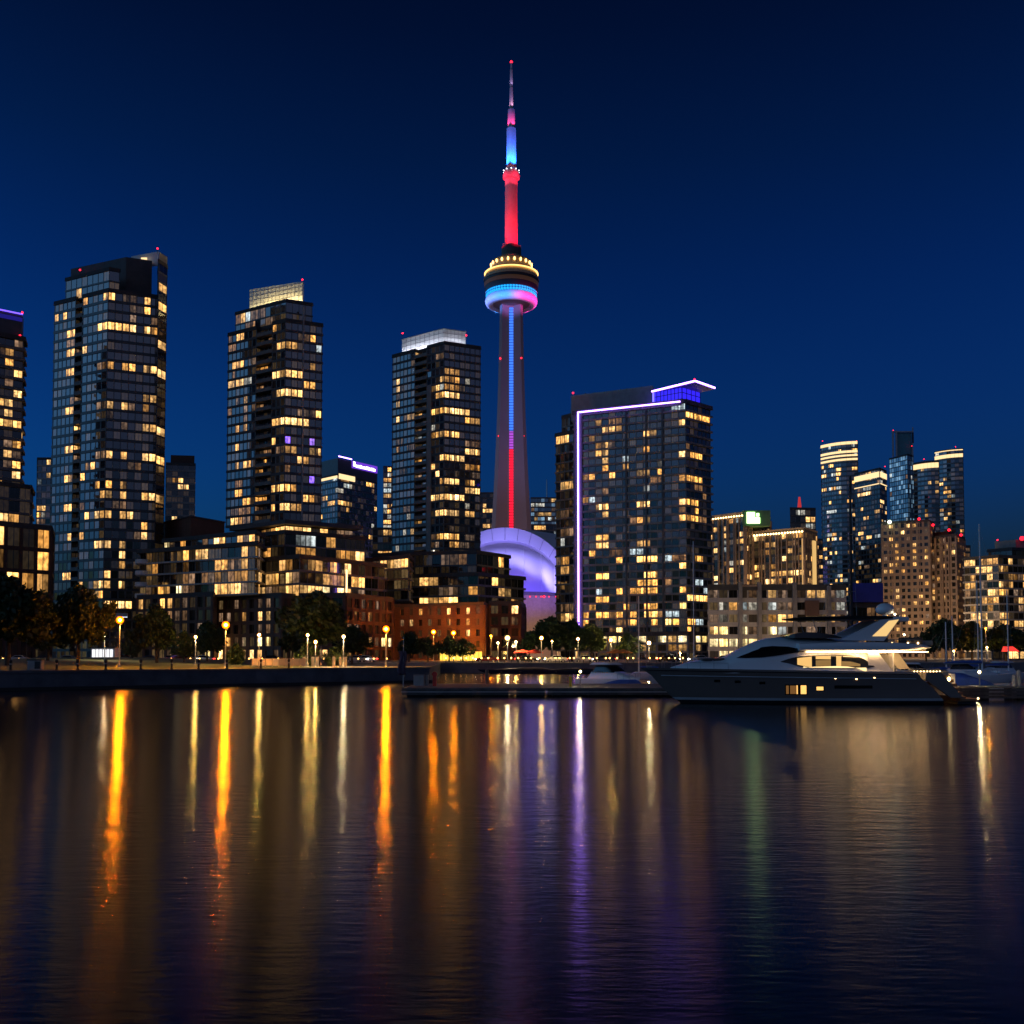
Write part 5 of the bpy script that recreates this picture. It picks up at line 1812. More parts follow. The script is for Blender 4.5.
# low wall and banner fence behind the quay
x0, x1 = at(252, 660, 131).x, at(306, 660, 131).x
t = thing('banner_fence', 'low pale banner fence in front of the brick doorway', 'fence', (x0, 131, G))
for k in range(9):
    x = x0 + (x1 - x0) * k / 8
    MB().box(x - .04, x + .04, 130.94, 131.02, G, G + 1.15).build('fence_post', M['steel'], t)
for k in range(8):
    a, b = x0 + (x1 - x0) * k / 8 + .06, x0 + (x1 - x0) * (k + 1) / 8 - .06
    MB().box(a, b, 130.96, 131.0, G + .2, G + 1.08).build('banner', M['white_panel'] if k < 4 else M['concrete_pale'], t)
x0, x1 = at(308, 660, 131).x, at(346, 660, 131).x
t = thing('gate_posts', 'row of pale posts under a dark beam left of the globe lamp', 'fence', (x0, 133, G))
for px in (304, 313, 317.5, 334, 340.5, 345.5):
    x = at(px, 660, 133).x
    MB().box(x - .16, x + .16, 132.8, 133.1, G, G + 1.3).build('post', M['concrete_pale'], t)
MB().box(x0 - 1, x1 + .5, 132.9, 133.0, G + 1.36, G + 1.46).build('beam', M['dark_metal'], t)

# lit kiosk on the park road and the low lit shop row
x0, x1 = at(91, 652, 196).x, at(114.5, 652, 196).x
t = thing('kiosk', 'long low kiosk with white lit windows behind the leftmost amber lamp', 'kiosk', (x0, 196, G))
MB().box(x0, x1, 196, 199, G, G + 2.9).build('body', M['white_panel'], t)
MB().box(x0 - .3, x1 + .3, 195.6, 199.3, G + 2.9, G + 3.1).build('roof', M['dark_metal'], t)
for k in range(6):
    a = x0 + .25 + (x1 - x0 - .4) * k / 6
    MB().box(a, a + (x1 - x0) / 6 - .25, 195.93, 195.99, G + .8, G + 2.6).build('window', emis('white_kiosk_window', (.95, .93, .95), 1.3) if k == 0 else bpy.data.materials['white_kiosk_window'], t)

# ------------------------------------------------------------------ cars on the road behind the park
M['tyre'] = mat('tyre', (.02, .02, .02), .9)
M['rim'] = mat('wheel_rim', (.5, .5, .5), .35, .8)
M['car_glass'] = mat('car_glass', (.01, .012, .015), .08)
M['headlight'] = emis('headlight', (1, .93, .8), 60)
M['taillight'] = emis('taillight', (1, .03, .02), 14)
def make_car(paint):
    t = thing('parked_car', 'x', 'car')
    prof = [(-2.2, .35), (-2.25, .75), (-2.1, .98), (-1.35, 1.02), (-.75, 1.42), (.55, 1.46), (1.25, 1.02), (2.05, .86), (2.25, .6), (2.2, .32)]
    rows = []
    for y, ins in ((-.88, .10), (-.82, 0), (.82, 0), (.88, .10)):
        rows.append([(x * (1 - ins * .1), y * (1 if z < 1.05 else .82), z - (ins if z > .9 else 0)) for x, z in prof])
    mb = MB().grid(rows)
    mb.add(rows[0], [tuple(range(len(prof)))])
    mb.add(rows[-1], [tuple(range(len(prof) - 1, -1, -1))])
    mb.add([rows[0][0], rows[0][-1], rows[-1][-1], rows[-1][0]], [(0, 1, 2, 3)])
    mb.build('body', paint, t)
    g = MB()
    for s in (-1, 1):
        g.add([(-1.2, s * .87, 1.03), (1.1, s * .87, 1.03), (.5, s * .735, 1.39), (-.7, s * .735, 1.36)], [(0, 1, 2, 3) if s < 0 else (3, 2, 1, 0)])
    g.add([(1.27, -.66, 1.04), (1.27, .66, 1.04), (.62, .6, 1.45), (.62, -.6, 1.45)], [(0, 1, 2, 3)])
    g.add([(-1.38, -.66, 1.05), (-1.38, .66, 1.05), (-.82, .6, 1.43), (-.82, -.6, 1.43)], [(3, 2, 1, 0)])
    g.build('window', M['car_glass'], t)
    for x in (-1.35, 1.35):
        for s in (-1, 1):
            wl_ = MB().tube([(x, s * .7, .33), (x, s * .92, .33)], .33, 16).build('wheel', M['tyre'], t)
            MB().tube([(x, s * .90, .33), (x, s * .93, .33)], .2, 12).build('rim', M['rim'], wl_)
    for s in (-1, 1):
        MB().ball((2.2, s * .62, .68), .10, 8).build('headlight', M['headlight'], t)
        MB().box(-2.28, -2.2, s * .62 - .16, s * .62 + .16, .72, .86).build('taillight', M['taillight'], t)
    return t
paints = [('silver', (.45, .46, .47)), ('black', (.015, .015, .017)), ('white', (.7, .7, .7)), ('dark red', (.2, .02, .02)), ('dark blue', (.02, .04, .12))]
cars = [(2, 20, 205, 'by the trees at the left edge', .05), (1, 44, 206, 'second from the left behind the lawn', 3.1), (0, 68, 205, 'behind the lawn left of the kiosk', 3.2), (3, 126, 201.5, 'just right of the white lit kiosk', .1), (4, 150, 206, 'behind the green lit tree', 3.14), (0, 172, 205, 'left of the short globe lamp', 1.2),
        (3, 186, 204.5, 'beside the yellow lit small tree', .05), (2, 203, 205.5, 'behind the dark tree left of the second amber lamp', 3.2), (1, 272, 207, 'outside the lit brick doorway', .1), (2, 366, 206, 'behind the tall lamp at the end of the park', 3.1), (0, 356, 205, 'right of the large dark tree', .0), (3, 487, 206, 'at the right end of the yellow shopfront', 3.1),
        (1, 526, 206, 'under the red patio umbrellas', .1), (2, 556, 206.5, 'below the broad tree near the dome', 3.2), (0, 585, 206, 'in front of the violet outlined tower', .0), (4, 604, 205.5, 'near the cream cruiser by the tower lobby', 3.1), (1, 668, 206, 'behind the bow of the big yacht', .1), (2, 700, 206, 'in front of the lit shops by the marina', 3.1), (0, 726, 206.5, 'on the shop street above the yacht foredeck', .2)]
cp_ = {}
for pi_, px, Y, where, rz in cars:
    nm, col = paints[pi_]
    if pi_ not in cp_:
        cp_[pi_] = t = make_car(mat(nm.replace(' ', '_') + '_paint', col, .25, .3, var=.03, coat=.6))
    else:
        t = copy_tree(cp_[pi_])
    x, y = gx(px, Y)
    t.location = (x, y, G + .012)
    t.rotation_euler = (0, 0, rz)
    tag(t, nm + ' car ' + where, 'car', 'cars along the waterfront street')

# patio umbrellas outside the cafe
pu = None
for px, col, lab in ((523, 0, 'red patio umbrella left of the pair below the dome'), (534, 0, 'red patio umbrella right of the pair below the dome'), (616, 1, 'orange patio umbrella at the tower lobby, left one'), (623, 1, 'orange patio umbrella at the tower lobby, right one')):
    t = thing('patio_umbrella', lab, 'umbrella', group='patio umbrellas along the promenade')
    MB().tube([(0, 0, 0), (0, 0, 2.7)], .035, 8).build('pole', M['steel'], t)
    cv = [(2.0 * math.cos(2 * math.pi * k / 8), 2.0 * math.sin(2 * math.pi * k / 8), 2.1) for k in range(8)] + [(0, 0, 2.8)] + [(2.0 * math.cos(2 * math.pi * k / 8), 2.0 * math.sin(2 * math.pi * k / 8), 1.9) for k in range(8)]
    cf = [(k, (k + 1) % 8, 8) for k in range(8)] + [(9 + k, 9 + (k + 1) % 8, (k + 1) % 8, k) for k in range(8)]
    MB().add(cv, cf).build('canopy', mat('red_canvas', (.5, .04, .02), .8) if col == 0 else mat('orange_canvas', (.55, .16, .02), .8), t)
    x, y = gx(px, 215)
    t.location = (x, y, G)

# ------------------------------------------------------------------ the pontoon dock
M['dock_wood'] = mat('weathered_dock_wood', (.11, .105, .10), .8, var=.35, scale=1.4)
dl_, dr_ = at(402, 690, 86).x, at(672, 690, 90).x
t = thing('pontoon_dock', 'long dark timber pontoon dock in front of the quay, left of the yacht', 'dock', (dl_, 86, 0))
mb = MB()
for k in range(22):
    y0 = 86.0 + k * .62
    mb.box(dl_, dr_ + 2, y0, y0 + .57, .62, .72)
mb.build('deck', M['dock_wood'], t)
mb = MB()
for k in range(3):
    mb.box(dl_ - .02, dr_ + 2.0, 85.86 - .02 * k, 85.98, .16 + .18 * k, .30 + .18 * k)
mb.build('fascia', M['dock_wood'], t)
MB().box(dl_ - .05, dr_ + 2, 85.74, 85.84, .36, .46).build('rub_rail', M['concrete_pale'], t)
mb = MB()
for k in range(8):
    x = dl_ + .4 + k * (dr_ - dl_) / 7.6
    mb.box(x, x + 2.4, 86.3, 99, -.4, .6)
mb.build('float', M['black'], t)
for px in (487,):
    x = at(px, 680, 99).x
    MB().lathe([(.18, -1), (.18, 2.0), (.02, 2.15)], (x, 99), 12).build('pile', M['dock_wood'], t)
# things on the dock
x0, x1 = at(413.5, 676, 92).x, at(432, 676, 92).x
t = thing('dock_box', 'pale metal locker on the left end of the dock', 'locker', (x0, 92, .72))
MB().box(x0, x0 + .95, 92, 92.8, .72, 1.66).build('body', M['concrete_pale'], t, bevel=.03)
MB().box(x0 - .03, x0 + .98, 91.95, 92.85, 1.665, 1.72).build('lid', M['concrete'], t)
t = thing('dock_box', 'grey locker beside the red fire hose post on the dock', 'locker', (x0 + 1.1, 92, .72))
MB().box(x0 + 1.06, x1 - .35, 92.1, 92.8, .72, 1.72).build('body', M['concrete'], t, bevel=.03)
MB().box(x0 + 1.03, x1 - .32, 92.05, 92.85, 1.725, 1.78).build('lid', M['concrete_dark'], t)
xr = at(434.7, 676, 91.5).x
M['red_paint'] = mat('red_paint', (.5, .03, .03), .5)
t = thing('fire_hose_post', 'red fire hose post on the dock next to the grey locker', 'hose post', (xr, 91.5, .72))
MB().box(xr - .17, xr + .17, 91.4, 91.7, .72, 1.75).build('post', M['red_paint'], t)
MB().tube([(xr, 91.38, 1.78), (xr, 91.62, 1.78)], .24, 14).build('hose_reel', M['red_paint'], t)
t = thing('power_pedestal', 'slim yellow post standing on the dock left of its lamp', 'pedestal', (at(570.4, 680, 90).x, 90, .72))
xx = t.location.x
MB().box(xx - .11, xx + .11, 89.9, 90.1, .72, 1.62).build('post', mat('yellow_paint', (.7, .5, .03), .5), t, bevel=.02)
MB().box(xx - .12, xx + .12, 89.88, 90.12, 1.63, 1.7).build('cap', M['steel'], t)
M['dock_lamp'] = globe_mat('dock_lamp_globe', (1, .80, .42), (1, .66, .2), 1300, 3.0)
def dock_lamp(px, py, Y, base, label, r=.13):
    x, y = gx(px, Y)
    z = zat(py, Y)
    t = thing('dock_lamp', label, 'lamp', (x, y, base), 'low lamps on the docks')
    MB().tube([(x, y, base), (x, y, z - r)], .06, 8).build('post', M['concrete_pale'], t)
    MB().ball((x, y, z), r, 12).build('globe', M['dock_lamp'], t, smooth=True)
dock_lamp(580.2, 671.5, 90, .72, 'low lamp on the dock right of the slim yellow post')
# flagpole at the dock end
xf, yf = gx(403.5, 89)
t = thing('flagpole', 'thin flagpole with a limp dark flag at the left end of the dock', 'flagpole', (xf, yf, .72))
MB().tube([(xf, yf, .72), (xf, yf, zat(637, 89))], [.05, .03], 8).build('pole', M['steel'], t)
rows = []
for i in range(9):
    z = zat(651, 89) - i * .26
    rows.append([(xf - .42 + .1 * math.sin(i * .8) + k * .11, yf + .10 * math.sin(k * 1.9 + i * .5) - .05, z) for k in range(7)])
fl = MB().grid(rows).build('flag', M['flag'] if 'flag' in M else mat('flag_cloth', (.12, .08, .11), .9), t, smooth=True)
sm = fl.modifiers.new('thickness', 'SOLIDIFY')
sm.thickness = .012
# right hand dock with its bright lamp
xl = at(958, 690, 80).x
t = thing('pontoon_dock', 'short lit timber dock at the right edge behind the yacht stern', 'dock', (xl, 80, 0))
mb = MB()
for k in range(10):
    mb.box(xl, xl + 24, 80 + k * .42, 80.38 + k * .42, .9, 1.0)
mb.build('deck', mat('pale_dock_wood', (.28, .25, .2), .8, var=.3, scale=1.4), t)
mb = MB()
for k in range(3):
    mb.box(xl, xl + 24, 79.9 - .01 * k, 79.98, .12 + .26 * k, .34 + .26 * k)
mb.build('fascia', M['dock_wood'], t)
mb = MB()
for k in range(5):
    mb.box(xl + .5 + 5 * k, xl + 2.5 + 5 * k, 80.2, 84, -.4, .88)
mb.build('float', M['black'], t)
for px, top in ((1014, 675.5), (1019, 671)):
    x = at(px, 680, 82).x
    MB().lathe([(.17, -1), (.17, zat(top, 82)), (.02, zat(top, 82) + .1)], (x, 82), 12).build('pile', M['concrete_pale'], t)
dock_lamp(979, 672, 81, 1.0, 'bright lamp on the right hand dock behind the yacht stern', .14)

# ------------------------------------------------------------------ boats
M['gelcoat'] = mat('white_gelcoat', (.82, .83, .84), .25, var=.05, coat=.4)
M['boat_blue'] = mat('blue_canvas_cover', (.07, .15, .5), .8, var=.3)
M['boat_navy'] = mat('navy_hull', (.015, .02, .05), .25, coat=.4)
M['sail_mast'] = mat('anodised_mast', (.8, .8, .8), .4, .1, var=.05)
M['teak'] = mat('teak', (.25, .14, .07), .6)
M['tint'] = mat('tinted_glass', (.008, .009, .01), .06)
def hull(L, beam, fb, mt, parent, boot=None, name='hull', sheer=.25, fine=1.9):
    """a lofted hull: bow at x = 0, transom at x = L, waterline at z = 0"""
    lv = [(0.0, 1.0, fb), (.01, .985, fb * .55), (.045, .90, fb * .12), (.07, .82, -.05), (.12, .5, -.45)]
    rows = []
    N = 18
    for s in range(N + 1):
        t = s / N
        ring_ = []
        for x0, bf, z in lv:
            x = L * (x0 * 2.2 + (1 - x0 * 2.2) * t)
            hb = beam / 2 * bf * (1 - (1 - t) ** fine) ** .75 * (1 - .10 * max(0, t - .6) / .4)
            zz = z + (sheer * (1 - t) ** 2 if z > .3 else 0)
            ring_.append((x, hb, zz))
        rows.append([(x, -h, z) for x, h, z in ring_] + [(x, h, z) for x, h, z in ring_[::-1]])
    mb = MB().grid(rows)
    for i in range(N):
        mb.add([rows[i][0], rows[i + 1][0], rows[i + 1][-1], rows[i][-1]], [(0, 3, 2, 1)])
    mb.add(rows[-1], [tuple(range(len(rows[-1])))])
    return mb.build(name, mt, parent, smooth=35)

def loft(sections, m=None):
    return MB().grid(sections)

def cabin(x0, x1, hb, z0, z1, rake0, rake1, mt, parent, name='cabin', nose=.55):
    """deckhouse with raked ends, tumblehome sides and a cambered roof"""
    secs = []
    N = 12
    for i in range(N + 1):
        t = i / N
        x = x0 + (x1 - x0) * t
        up = min(1, (x - x0) / max(rake0, .01), (x1 - x) / max(rake1, .01))
        z = z0 + (z1 - z0) * max(0, up) ** .7
        wv = hb * (nose + (1 - nose) * min(1, t / .4))
        sec = []
        for k in range(11):
            a = math.pi * k / 10
            c_, s_ = math.cos(a), math.sin(a)
            sec.append((x, -wv * math.copysign(abs(c_) ** .35, c_) * (1 - .12 * s_), z0 + (z - z0) * s_ ** .45 if s_ > 1e-6 else z0))
        secs.append(sec)
    return MB().grid(secs).build(name, mt, parent, smooth=40)

def motor_cruiser(L, cover=False, hull_mt='gelcoat'):
    t = thing('motor_boat', 'x', 'boat')
    hull(L, L * .31, L * .11, M[hull_mt], t)
    z = L * .11
    if cover:
        cabin(L * .18, L * .97, L * .13, z, z + L * .13, L * .35, L * .10, M['boat_blue'], t, 'canvas_cover')
    else:
        cabin(L * .10, L * .80, L * .125, z, z + L * .09, L * .25, L * .05, M['gelcoat'], t)
        cabin(L * .34, L * .72, L * .11, z + L * .075, z + L * .17, L * .14, L * .05, M['tint'], t, 'windscreen', .9)
        cabin(L * .42, L * .76, L * .115, z + L * .165, z + L * .19, L * .02, L * .02, M['gelcoat'], t, 'hardtop', .95)
        mb = MB()
        mb.tube([(L * .04, -L * .04, z + L * .05 + .2), (L * .25, -L * .12, z + L * .05 + .1)], .02, 6)
        mb.tube([(L * .04, L * .04, z + L * .05 + .2), (L * .25, L * .12, z + L * .05 + .1)], .02, 6)
        for k in range(4):
            f_ = k / 3
            for sd in (-1, 1):
                mb.tube([(L * (.04 + .21 * f_), sd * L * (.04 + .08 * f_), z), (L * (.04 + .21 * f_), sd * L * (.04 + .08 * f_), z + L * .05 + .2 - .1 * f_)], .015, 5)
        mb.build('bow_rail', M['steel'], t)
    mb = MB()
    for k in range(3):
        x = L * (.3 + .25 * k)
        mb.ball((x, -L * .158, z * .55), .13, 8, 1.8)
    mb.build('fender', M['black'], t)
    return t
def sail_boat(L, mast, mt='gelcoat', cover='boat_blue'):
    t = thing('sailing_boat', 'x', 'boat')
    hull(L, L * .29, L * .1, M[mt], t)
    z = L * .1
    cabin(L * .2, L * .68, L * .10, z, z + L * .05, L * .12, L * .04, M['gelcoat'], t)
    mb = MB().tube([(L * .38, 0, z), (L * .385, 0, mast)], [.10, .07], 10)
    mb.build('mast', M['sail_mast'], t)
    mb = MB()
    for zf in (.45, .72):
        mb.tube([(L * .38, -L * .09, mast * zf), (L * .38, L * .09, mast * zf)], .025, 6)
    mb.build('spreader', M['steel'], t)
    b_ = MB().tube([(L * .385, 0, z + L * .13), (L * .82, 0, z + L * .125)], .06, 8).build('boom', M['steel'], t)
    MB().tube([(L * .39, 0, z + L * .145), (L * .6, 0, z + L * .148), (L * .82, 0, z + L * .138)], [.17, .16, .08], 10).build('sail_cover', M[cover], b_)
    mb = MB()
    for p in ((L * .01, 0, z + .3), (L * .98, 0, z + .1), (L * .4, -L * .13, z), (L * .4, L * .13, z)):
        mb.tube([(L * .385, 0, mast - .15), p], .009, 4)
    mb.build('rigging', M['steel'], t)
    return t
def put(t, px, Y, rz, label, group, flip=0):
    x, y = gx(px, Y)
    t.location = (x, y, 0)
    t.rotation_euler = (0, 0, rz)
    return tag(t, label, 'boat', group)

GB = 'boats moored in the marina'
cr1 = motor_cruiser(9.0)
put(cr1, 640, 104, R(125), 'white cabin cruiser with its bow toward the dock, left of the yacht bow', GB)
cv1 = motor_cruiser(8.5, True)
put(cv1, 648, 112, R(40), 'motor boat under a pale blue grey cover behind the yacht bow', GB)
for px, Y, rz, base, lab in (
        (592, 103, 8, 'c', 'low pale runabout left of the white cabin cruiser'),
        (478, 192, 4, 'd', 'long low dark launch with a pale stripe before the far quay, left one'),
        (533, 190, -3, 'd', 'long low dark launch before the far quay, right one'),
        (700, 140, 30, 'k', 'cabin cruiser behind the yacht foredeck'),
        (735, 150, 12, 'k', 'cabin cruiser further right behind the yacht windscreen'),
        (905, 110, 200, 'k', 'pale cruiser just right of the yacht flybridge'),
        (932, 100, 190, 'c', 'blue covered motor boat behind the yacht cockpit'),
        (950, 128, 170, 'k', 'cruiser between the twin thin masts and the tall mast'),
        (958, 93, 185, 'c', 'covered motor boat with a rounded back behind the right dock'),
        (990, 104, 195, 'c', 'blue covered motor boat left of the right edge'),
        (1010, 90, 175, 'c', 'covered motor boat at the right edge beside the dock piles'),
        (1000, 135, 160, 'k', 'small cruiser far right below the red awning'),
        (975, 150, 20, 'k', 'distant cruiser behind the bright dock lamp')):
    if base == 'd':
        if 'dk' not in PROTO:
            t = PROTO['dk'] = motor_cruiser(9.5, True, 'boat_navy')
            for c_ in t.children:
                if c_.name.startswith('canvas'):
                    c_.scale = (1, 1, .55)
                    c_.location.z = .5
                    c_.data.materials[0] = M['black']
        else:
            t = copy_tree(PROTO['dk'])
    elif base == 'k':
        t = copy_tree(cr1)
        t.scale = (.95, .95, .95)
    else:
        t = copy_tree(cv1)
        t.scale = (.85, .85, .85)
        if Y == 103:
            t.scale = (.62, .62, .5)
    if base == 'd':
        t.scale = (1.5, 1.1, .62)
    put(t, px, Y, R(rz), lab, GB)
GM = 'sailing boats in the marina'
for px, Y, top, rz, L, lab in (
        (981.5, 118, 524, 190, 11, 'sailing boat with the tallest pale mast right of the yacht'),
        (694, 150, 541, 20, 10, 'sailing boat whose slim mast stands before the broad violet outlined tower'),
        (639, 150, 596, 15, 7, 'small sailing boat with a short mast left of the yacht bow'),
        (1008, 140, 590, 200, 9, 'sailing boat with a pale mast near the right edge'),
        (946, 135, 622, 200, 7, 'sailing boat with the left of two short thin masts'),
        (952.5, 140, 616, 195, 7, 'sailing boat with the right of two short thin masts'),
        (978, 150, 580, 185, 8, 'sailing boat with a thin mast just left of the tallest one')):
    t = sail_boat(L, zat(top, Y))
    x, y = gx(px, Y)
    off = Vector((L * .385, 0))
    a = R(rz)
    t.location = (x - off.x * math.cos(a), y - off.x * math.sin(a), 0)
    t.rotation_euler = (0, 0, a)
    tag(t, lab, 'boat', GM)
# tall dark mast of a boat hidden behind the yacht
t = sail_boat(12, zat(476, 110), 'boat_navy')
for c_ in t.children:
    if c_.name.startswith('mast'):
        c_.data.materials[0] = M['black']
        c_.scale = (2, 2, 1)
        c_.location.x = -12 * .385
x, y = gx(852.5, 110)
t.location = (x - 12 * .385, y, 0)
tag(t, 'dark hulled sailing boat with a tall black mast behind the yacht hardtop', 'boat', GM)
# red lit awning at the right edge
xa = at(1009, 650, 225).x
t = thing('awning', 'small red lit awning among dark trees at the right edge', 'awning', (xa, 225, G))
MB().add([(xa - 1.2, 224, zat(651.5, 225)), (xa + 1.8, 224, zat(651.5, 225)), (xa + 1.4, 226, zat(646.5, 225)), (xa - .8, 226, zat(646.5, 225)), (xa - 1.2, 226, zat(651.5, 225)), (xa + 1.8, 226, zat(651.5, 225))], [(0, 1, 2, 3), (1, 5, 2), (0, 3, 4), (4, 3, 2, 5), (0, 4, 5, 1)]).build('canopy', emis('red_lit_canopy', (1, .04, .03), 1.4, False), t)
MB().tube([(xa - 1, 225.8, G), (xa - 1, 225.8, zat(651, 225))], .05, 6).build('post', M['steel'], t)
MB().tube([(xa + 1.5, 225.8, G), (xa + 1.5, 225.8, zat(651, 225))], .05, 6).build('post', M['steel'], t)
# ------------------------------------------------------------------ the motor yacht
M['yacht_hull'] = mat('bronze_grey_hull', (.22, .175, .155), .24, .1, var=.04, coat=.7)
M['yacht_white'] = mat('yacht_gelcoat', (.84, .84, .85), .28, var=.03, coat=.5)
M['yacht_stripe'] = mat('pale_boot_stripe', (.55, .57, .6), .3)
M['antifoul'] = mat('dark_antifouling', (.02, .02, .022), .6)
M['saloon_glow'] = emis('saloon_light', (1, .66, .28), 1.6)
M['deck_light'] = emis('deck_downlight', (1, .62, .26), 14)
M['cushion'] = mat('grey_cushion', (.09, .085, .085), .9)
M['leather'] = mat('pale_cushion', (.45, .40, .33), .8)
YN, YC = 72.0, 74.8
PXM = F / YN
YO = at(645, 655, YN).x                      # x of the bow tip
def lx_(px, Y=YN):
    return at(px, 655, Y).x - YO
def lz_(py, Y=YN):
    return zat(py, Y)
Yt = thing('motor_yacht', 'large motor yacht with dark bronze hull, white superstructure and warm lit saloon', 'yacht', (YO, YC, 0))
def W(p):                                     # local (x along, y athwart, z) -> world
    return (YO + p[0], YC + p[1], p[2])
class YB(MB):
    def build(s, *a, **k):
        s.v = [W(v) for v in s.v]
        return MB.build(s, *a, **k)
BEAM = 2.8
def hb(t, b, p=2.3):
    return b * (1 - (1 - min(1, max(0, t))) ** p) ** .8
# hull levels: (x at the stem, x at the transom, half beam, height, height at the stern)
M['soffit_low'] = emis('soffit_strip_low', (1, .60, .28), 14)
M['soffit_mid'] = emis('soffit_strip_mid', (1, .58, .24), 48)
M['soffit_high'] = emis('soffit_strip_high', (1, .58, .22), 36)
LV = [(lx_(645), lx_(917), 2.78, lz_(668), lz_(672)), (lx_(648.5), lx_(919.5), 2.80, lz_(670.6), lz_(674.2)), (lx_(656.5), lx_(923), 2.72, lz_(676), lz_(679)), (lx_(665), lx_(934), 2.62, lz_(686), lz_(687.5)),
      (lx_(676.5), lx_(943), 2.50, lz_(697.5), lz_(697.5)), (lx_(678), lx_(944), 2.50, lz_(698.6), lz_(698.6)), (lx_(682), lx_(946), 2.42, lz_(701.2), lz_(701.2)), (lx_(690), lx_(948), 2.2, -.15, -.15), (lx_(720), lx_(948), 1.0, -.9, -.7)]
def hull_pt(lv, t):
    x0, x1, b, z0, z1 = lv
    tt = t ** 1.35
    return (x0 + (x1 - x0) * tt, hb(tt * 1.0, b, 2.6) * (1 - .06 * max(0, tt - .7) / .3), z0 + (z1 - z0) * tt)
NS = 44
def hull_band(i0, i1, name, mt, parent, out=0.0):
    mb = YB()
    rows = []
    for s in range(NS + 1):
        pts = [hull_pt(LV[i], s / NS) for i in range(i0, i1 + 1)]
        rows.append(pts)
    for sd in (-1, 1):
        mb.grid([[(x, sd * (y + out), z) for x, y, z in r] for r in rows], flip=sd > 0)
    last = [(x, -y - out, z) for x, y, z in rows[-1]] + [(x, y + out, z) for x, y, z in rows[-1][::-1]]
    mb.add(last, [tuple(range(len(last)))[::-1]])
    return mb.build(name, M[mt], parent, smooth=40)
H = hull_band(1, 5, 'hull', 'yacht_hull', Yt)
hull_band(0, 1, 'gunwale', 'yacht_hull', Yt)
hull_band(5, 6, 'boot_stripe', 'yacht_stripe', H)
hull_band(6, 8, 'bottom', 'antifoul', H)
# knuckle line and spray rail
for lv_i, px0, px1, r_, mt in ((2, 664, 921, .035, 'yacht_stripe'), (1, 650, 918, .03, 'dark_metal')):
    pth = []
    for s in range(60):
        p = hull_pt(LV[lv_i], s / 59)
        if lx_(px0) <= p[0] <= lx_(px1):
            pth.append((p[0], -p[1] - .01, p[2]))
    b_ = YB()
    b_.tube(pth, r_, 6)
    b_.tube([(x, -y, z) for x, y, z in pth], r_, 6)
    b_.build('rub_rail', M[mt], H)
# deck
rows = []
for s in range(NS + 1):
    x, y, z = hull_pt(LV[0], s / NS)
    rows.append([(x, -y + .02, z - .05), (x, y - .02, z - .05)])
YB().grid(rows).build('deck', M['yacht_white'], Yt)
# superstructure: cross-sections with near vertical sides rounding into the roof
TOP = [(671, 667.2), (680, 664.8), (690, 661.8), (705, 659.6), (722, 658.6), (728, 657.2), (740, 651), (751, 645.8), (762, 641), (773, 638), (790, 636.8), (815, 636.8), (840, 638.2), (860, 641), (880, 643.5)]
def interp(tab, x):
    if x <= tab[0][0]:
        return tab[0][1]
    for (a, b), (c, d) in zip(tab[:-1], tab[1:]):
        if x <= c:
            return b + (d - b) * (x - a) / (c - a)
    return tab[-1][1]
WID = [(671, .25), (680, .75), (695, 1.25), (715, 1.65), (735, 1.95), (760, 2.15), (790, 2.28), (830, 2.32), (880, 2.30), (912, 2.25)]
def near_Y(px):
    return YC - interp(WID, px)
def house_half(px, z):
    zb = 2.2
    zt_ = lz_(interp(TOP, px), near_Y(px) + .6)
    q = min(1, max(0, (z - zb) / max(zt_ - zb, .05)))
    return interp(WID, px) * (1 - q ** 3.2) ** .55 * (1 - .10 * q), zb, zt_
secs = []
pxs0 = [671, 674, 677, 680, 685, 690, 697, 705, 714, 722, 728, 734, 740, 746, 751, 757, 762, 768, 773, 781, 790, 802, 815, 828, 840, 850, 860, 870, 880]
pxs = sorted(set(pxs0 + list(range(682, 880, 3))))
for px in pxs:
    sec = []
    x = lx_(px, near_Y(px))
    _, zb, zt_ = house_half(px, 2.3)
    for k in range(25):
        q = math.sin(math.pi / 2 * k / 24)
        z = zb + (zt_ - zb) * q
        y, _, _ = house_half(px, z)
        sec.append((x, -y, z))
    secs.append(sec + [(a, -b, c) for a, b, c in sec[-2::-1]])
mb = YB().grid(secs)
mb.add(secs[-1], [tuple(range(len(secs[-1])))])
HO = mb.build('deckhouse', M['yacht_white'], Yt, smooth=40)
def side_patch(curve_lo, curve_hi, px0, px1, n, out, mt, name, parent, rows_=5, both=True, thick=True):
    """a panel that follows the deckhouse side between two outline curves (pixels of the near side)"""
    grid_ = []
    for i in range(n + 1):
        px = px0 + (px1 - px0) * i / n
        lo, hi = interp(curve_lo, px), interp(curve_hi, px)
        col = []
        for k in range(rows_ + 1):
            py = lo + (hi - lo) * k / rows_
            Yg = near_Y(px)
            for _ in range(4):
                z = zat(py, Yg)
                h_, zb, zt_ = house_half(px, min(z, lz_(interp(TOP, px), near_Y(px) + .6) - .02))
                Yg = YC - h_
            col.append((lx_(px, Yg), -h_ - out, zat(py, Yg)))
        grid_.append(col)
    o = YB().grid(grid_).build(name, M[mt], parent, smooth=60)
    if both:
        YB().grid([[(x, -y, z) for x, y, z in c] for c in grid_], flip=True).build(name, M[mt], parent, smooth=60)
    return o
# dark wrap-round windscreen
side_patch([(729, 658.0), (745, 658), (761, 657.4), (775, 655.8), (790, 653.4), (808, 650.8)], [(729, 657.6), (737, 654.6), (751, 649.6), (762, 647.0), (772, 646.0), (788, 646.6), (800, 649), (808, 650.6)], 729, 808, 40, .09, 'tint', 'windscreen', HO, 10)
wind_front = []
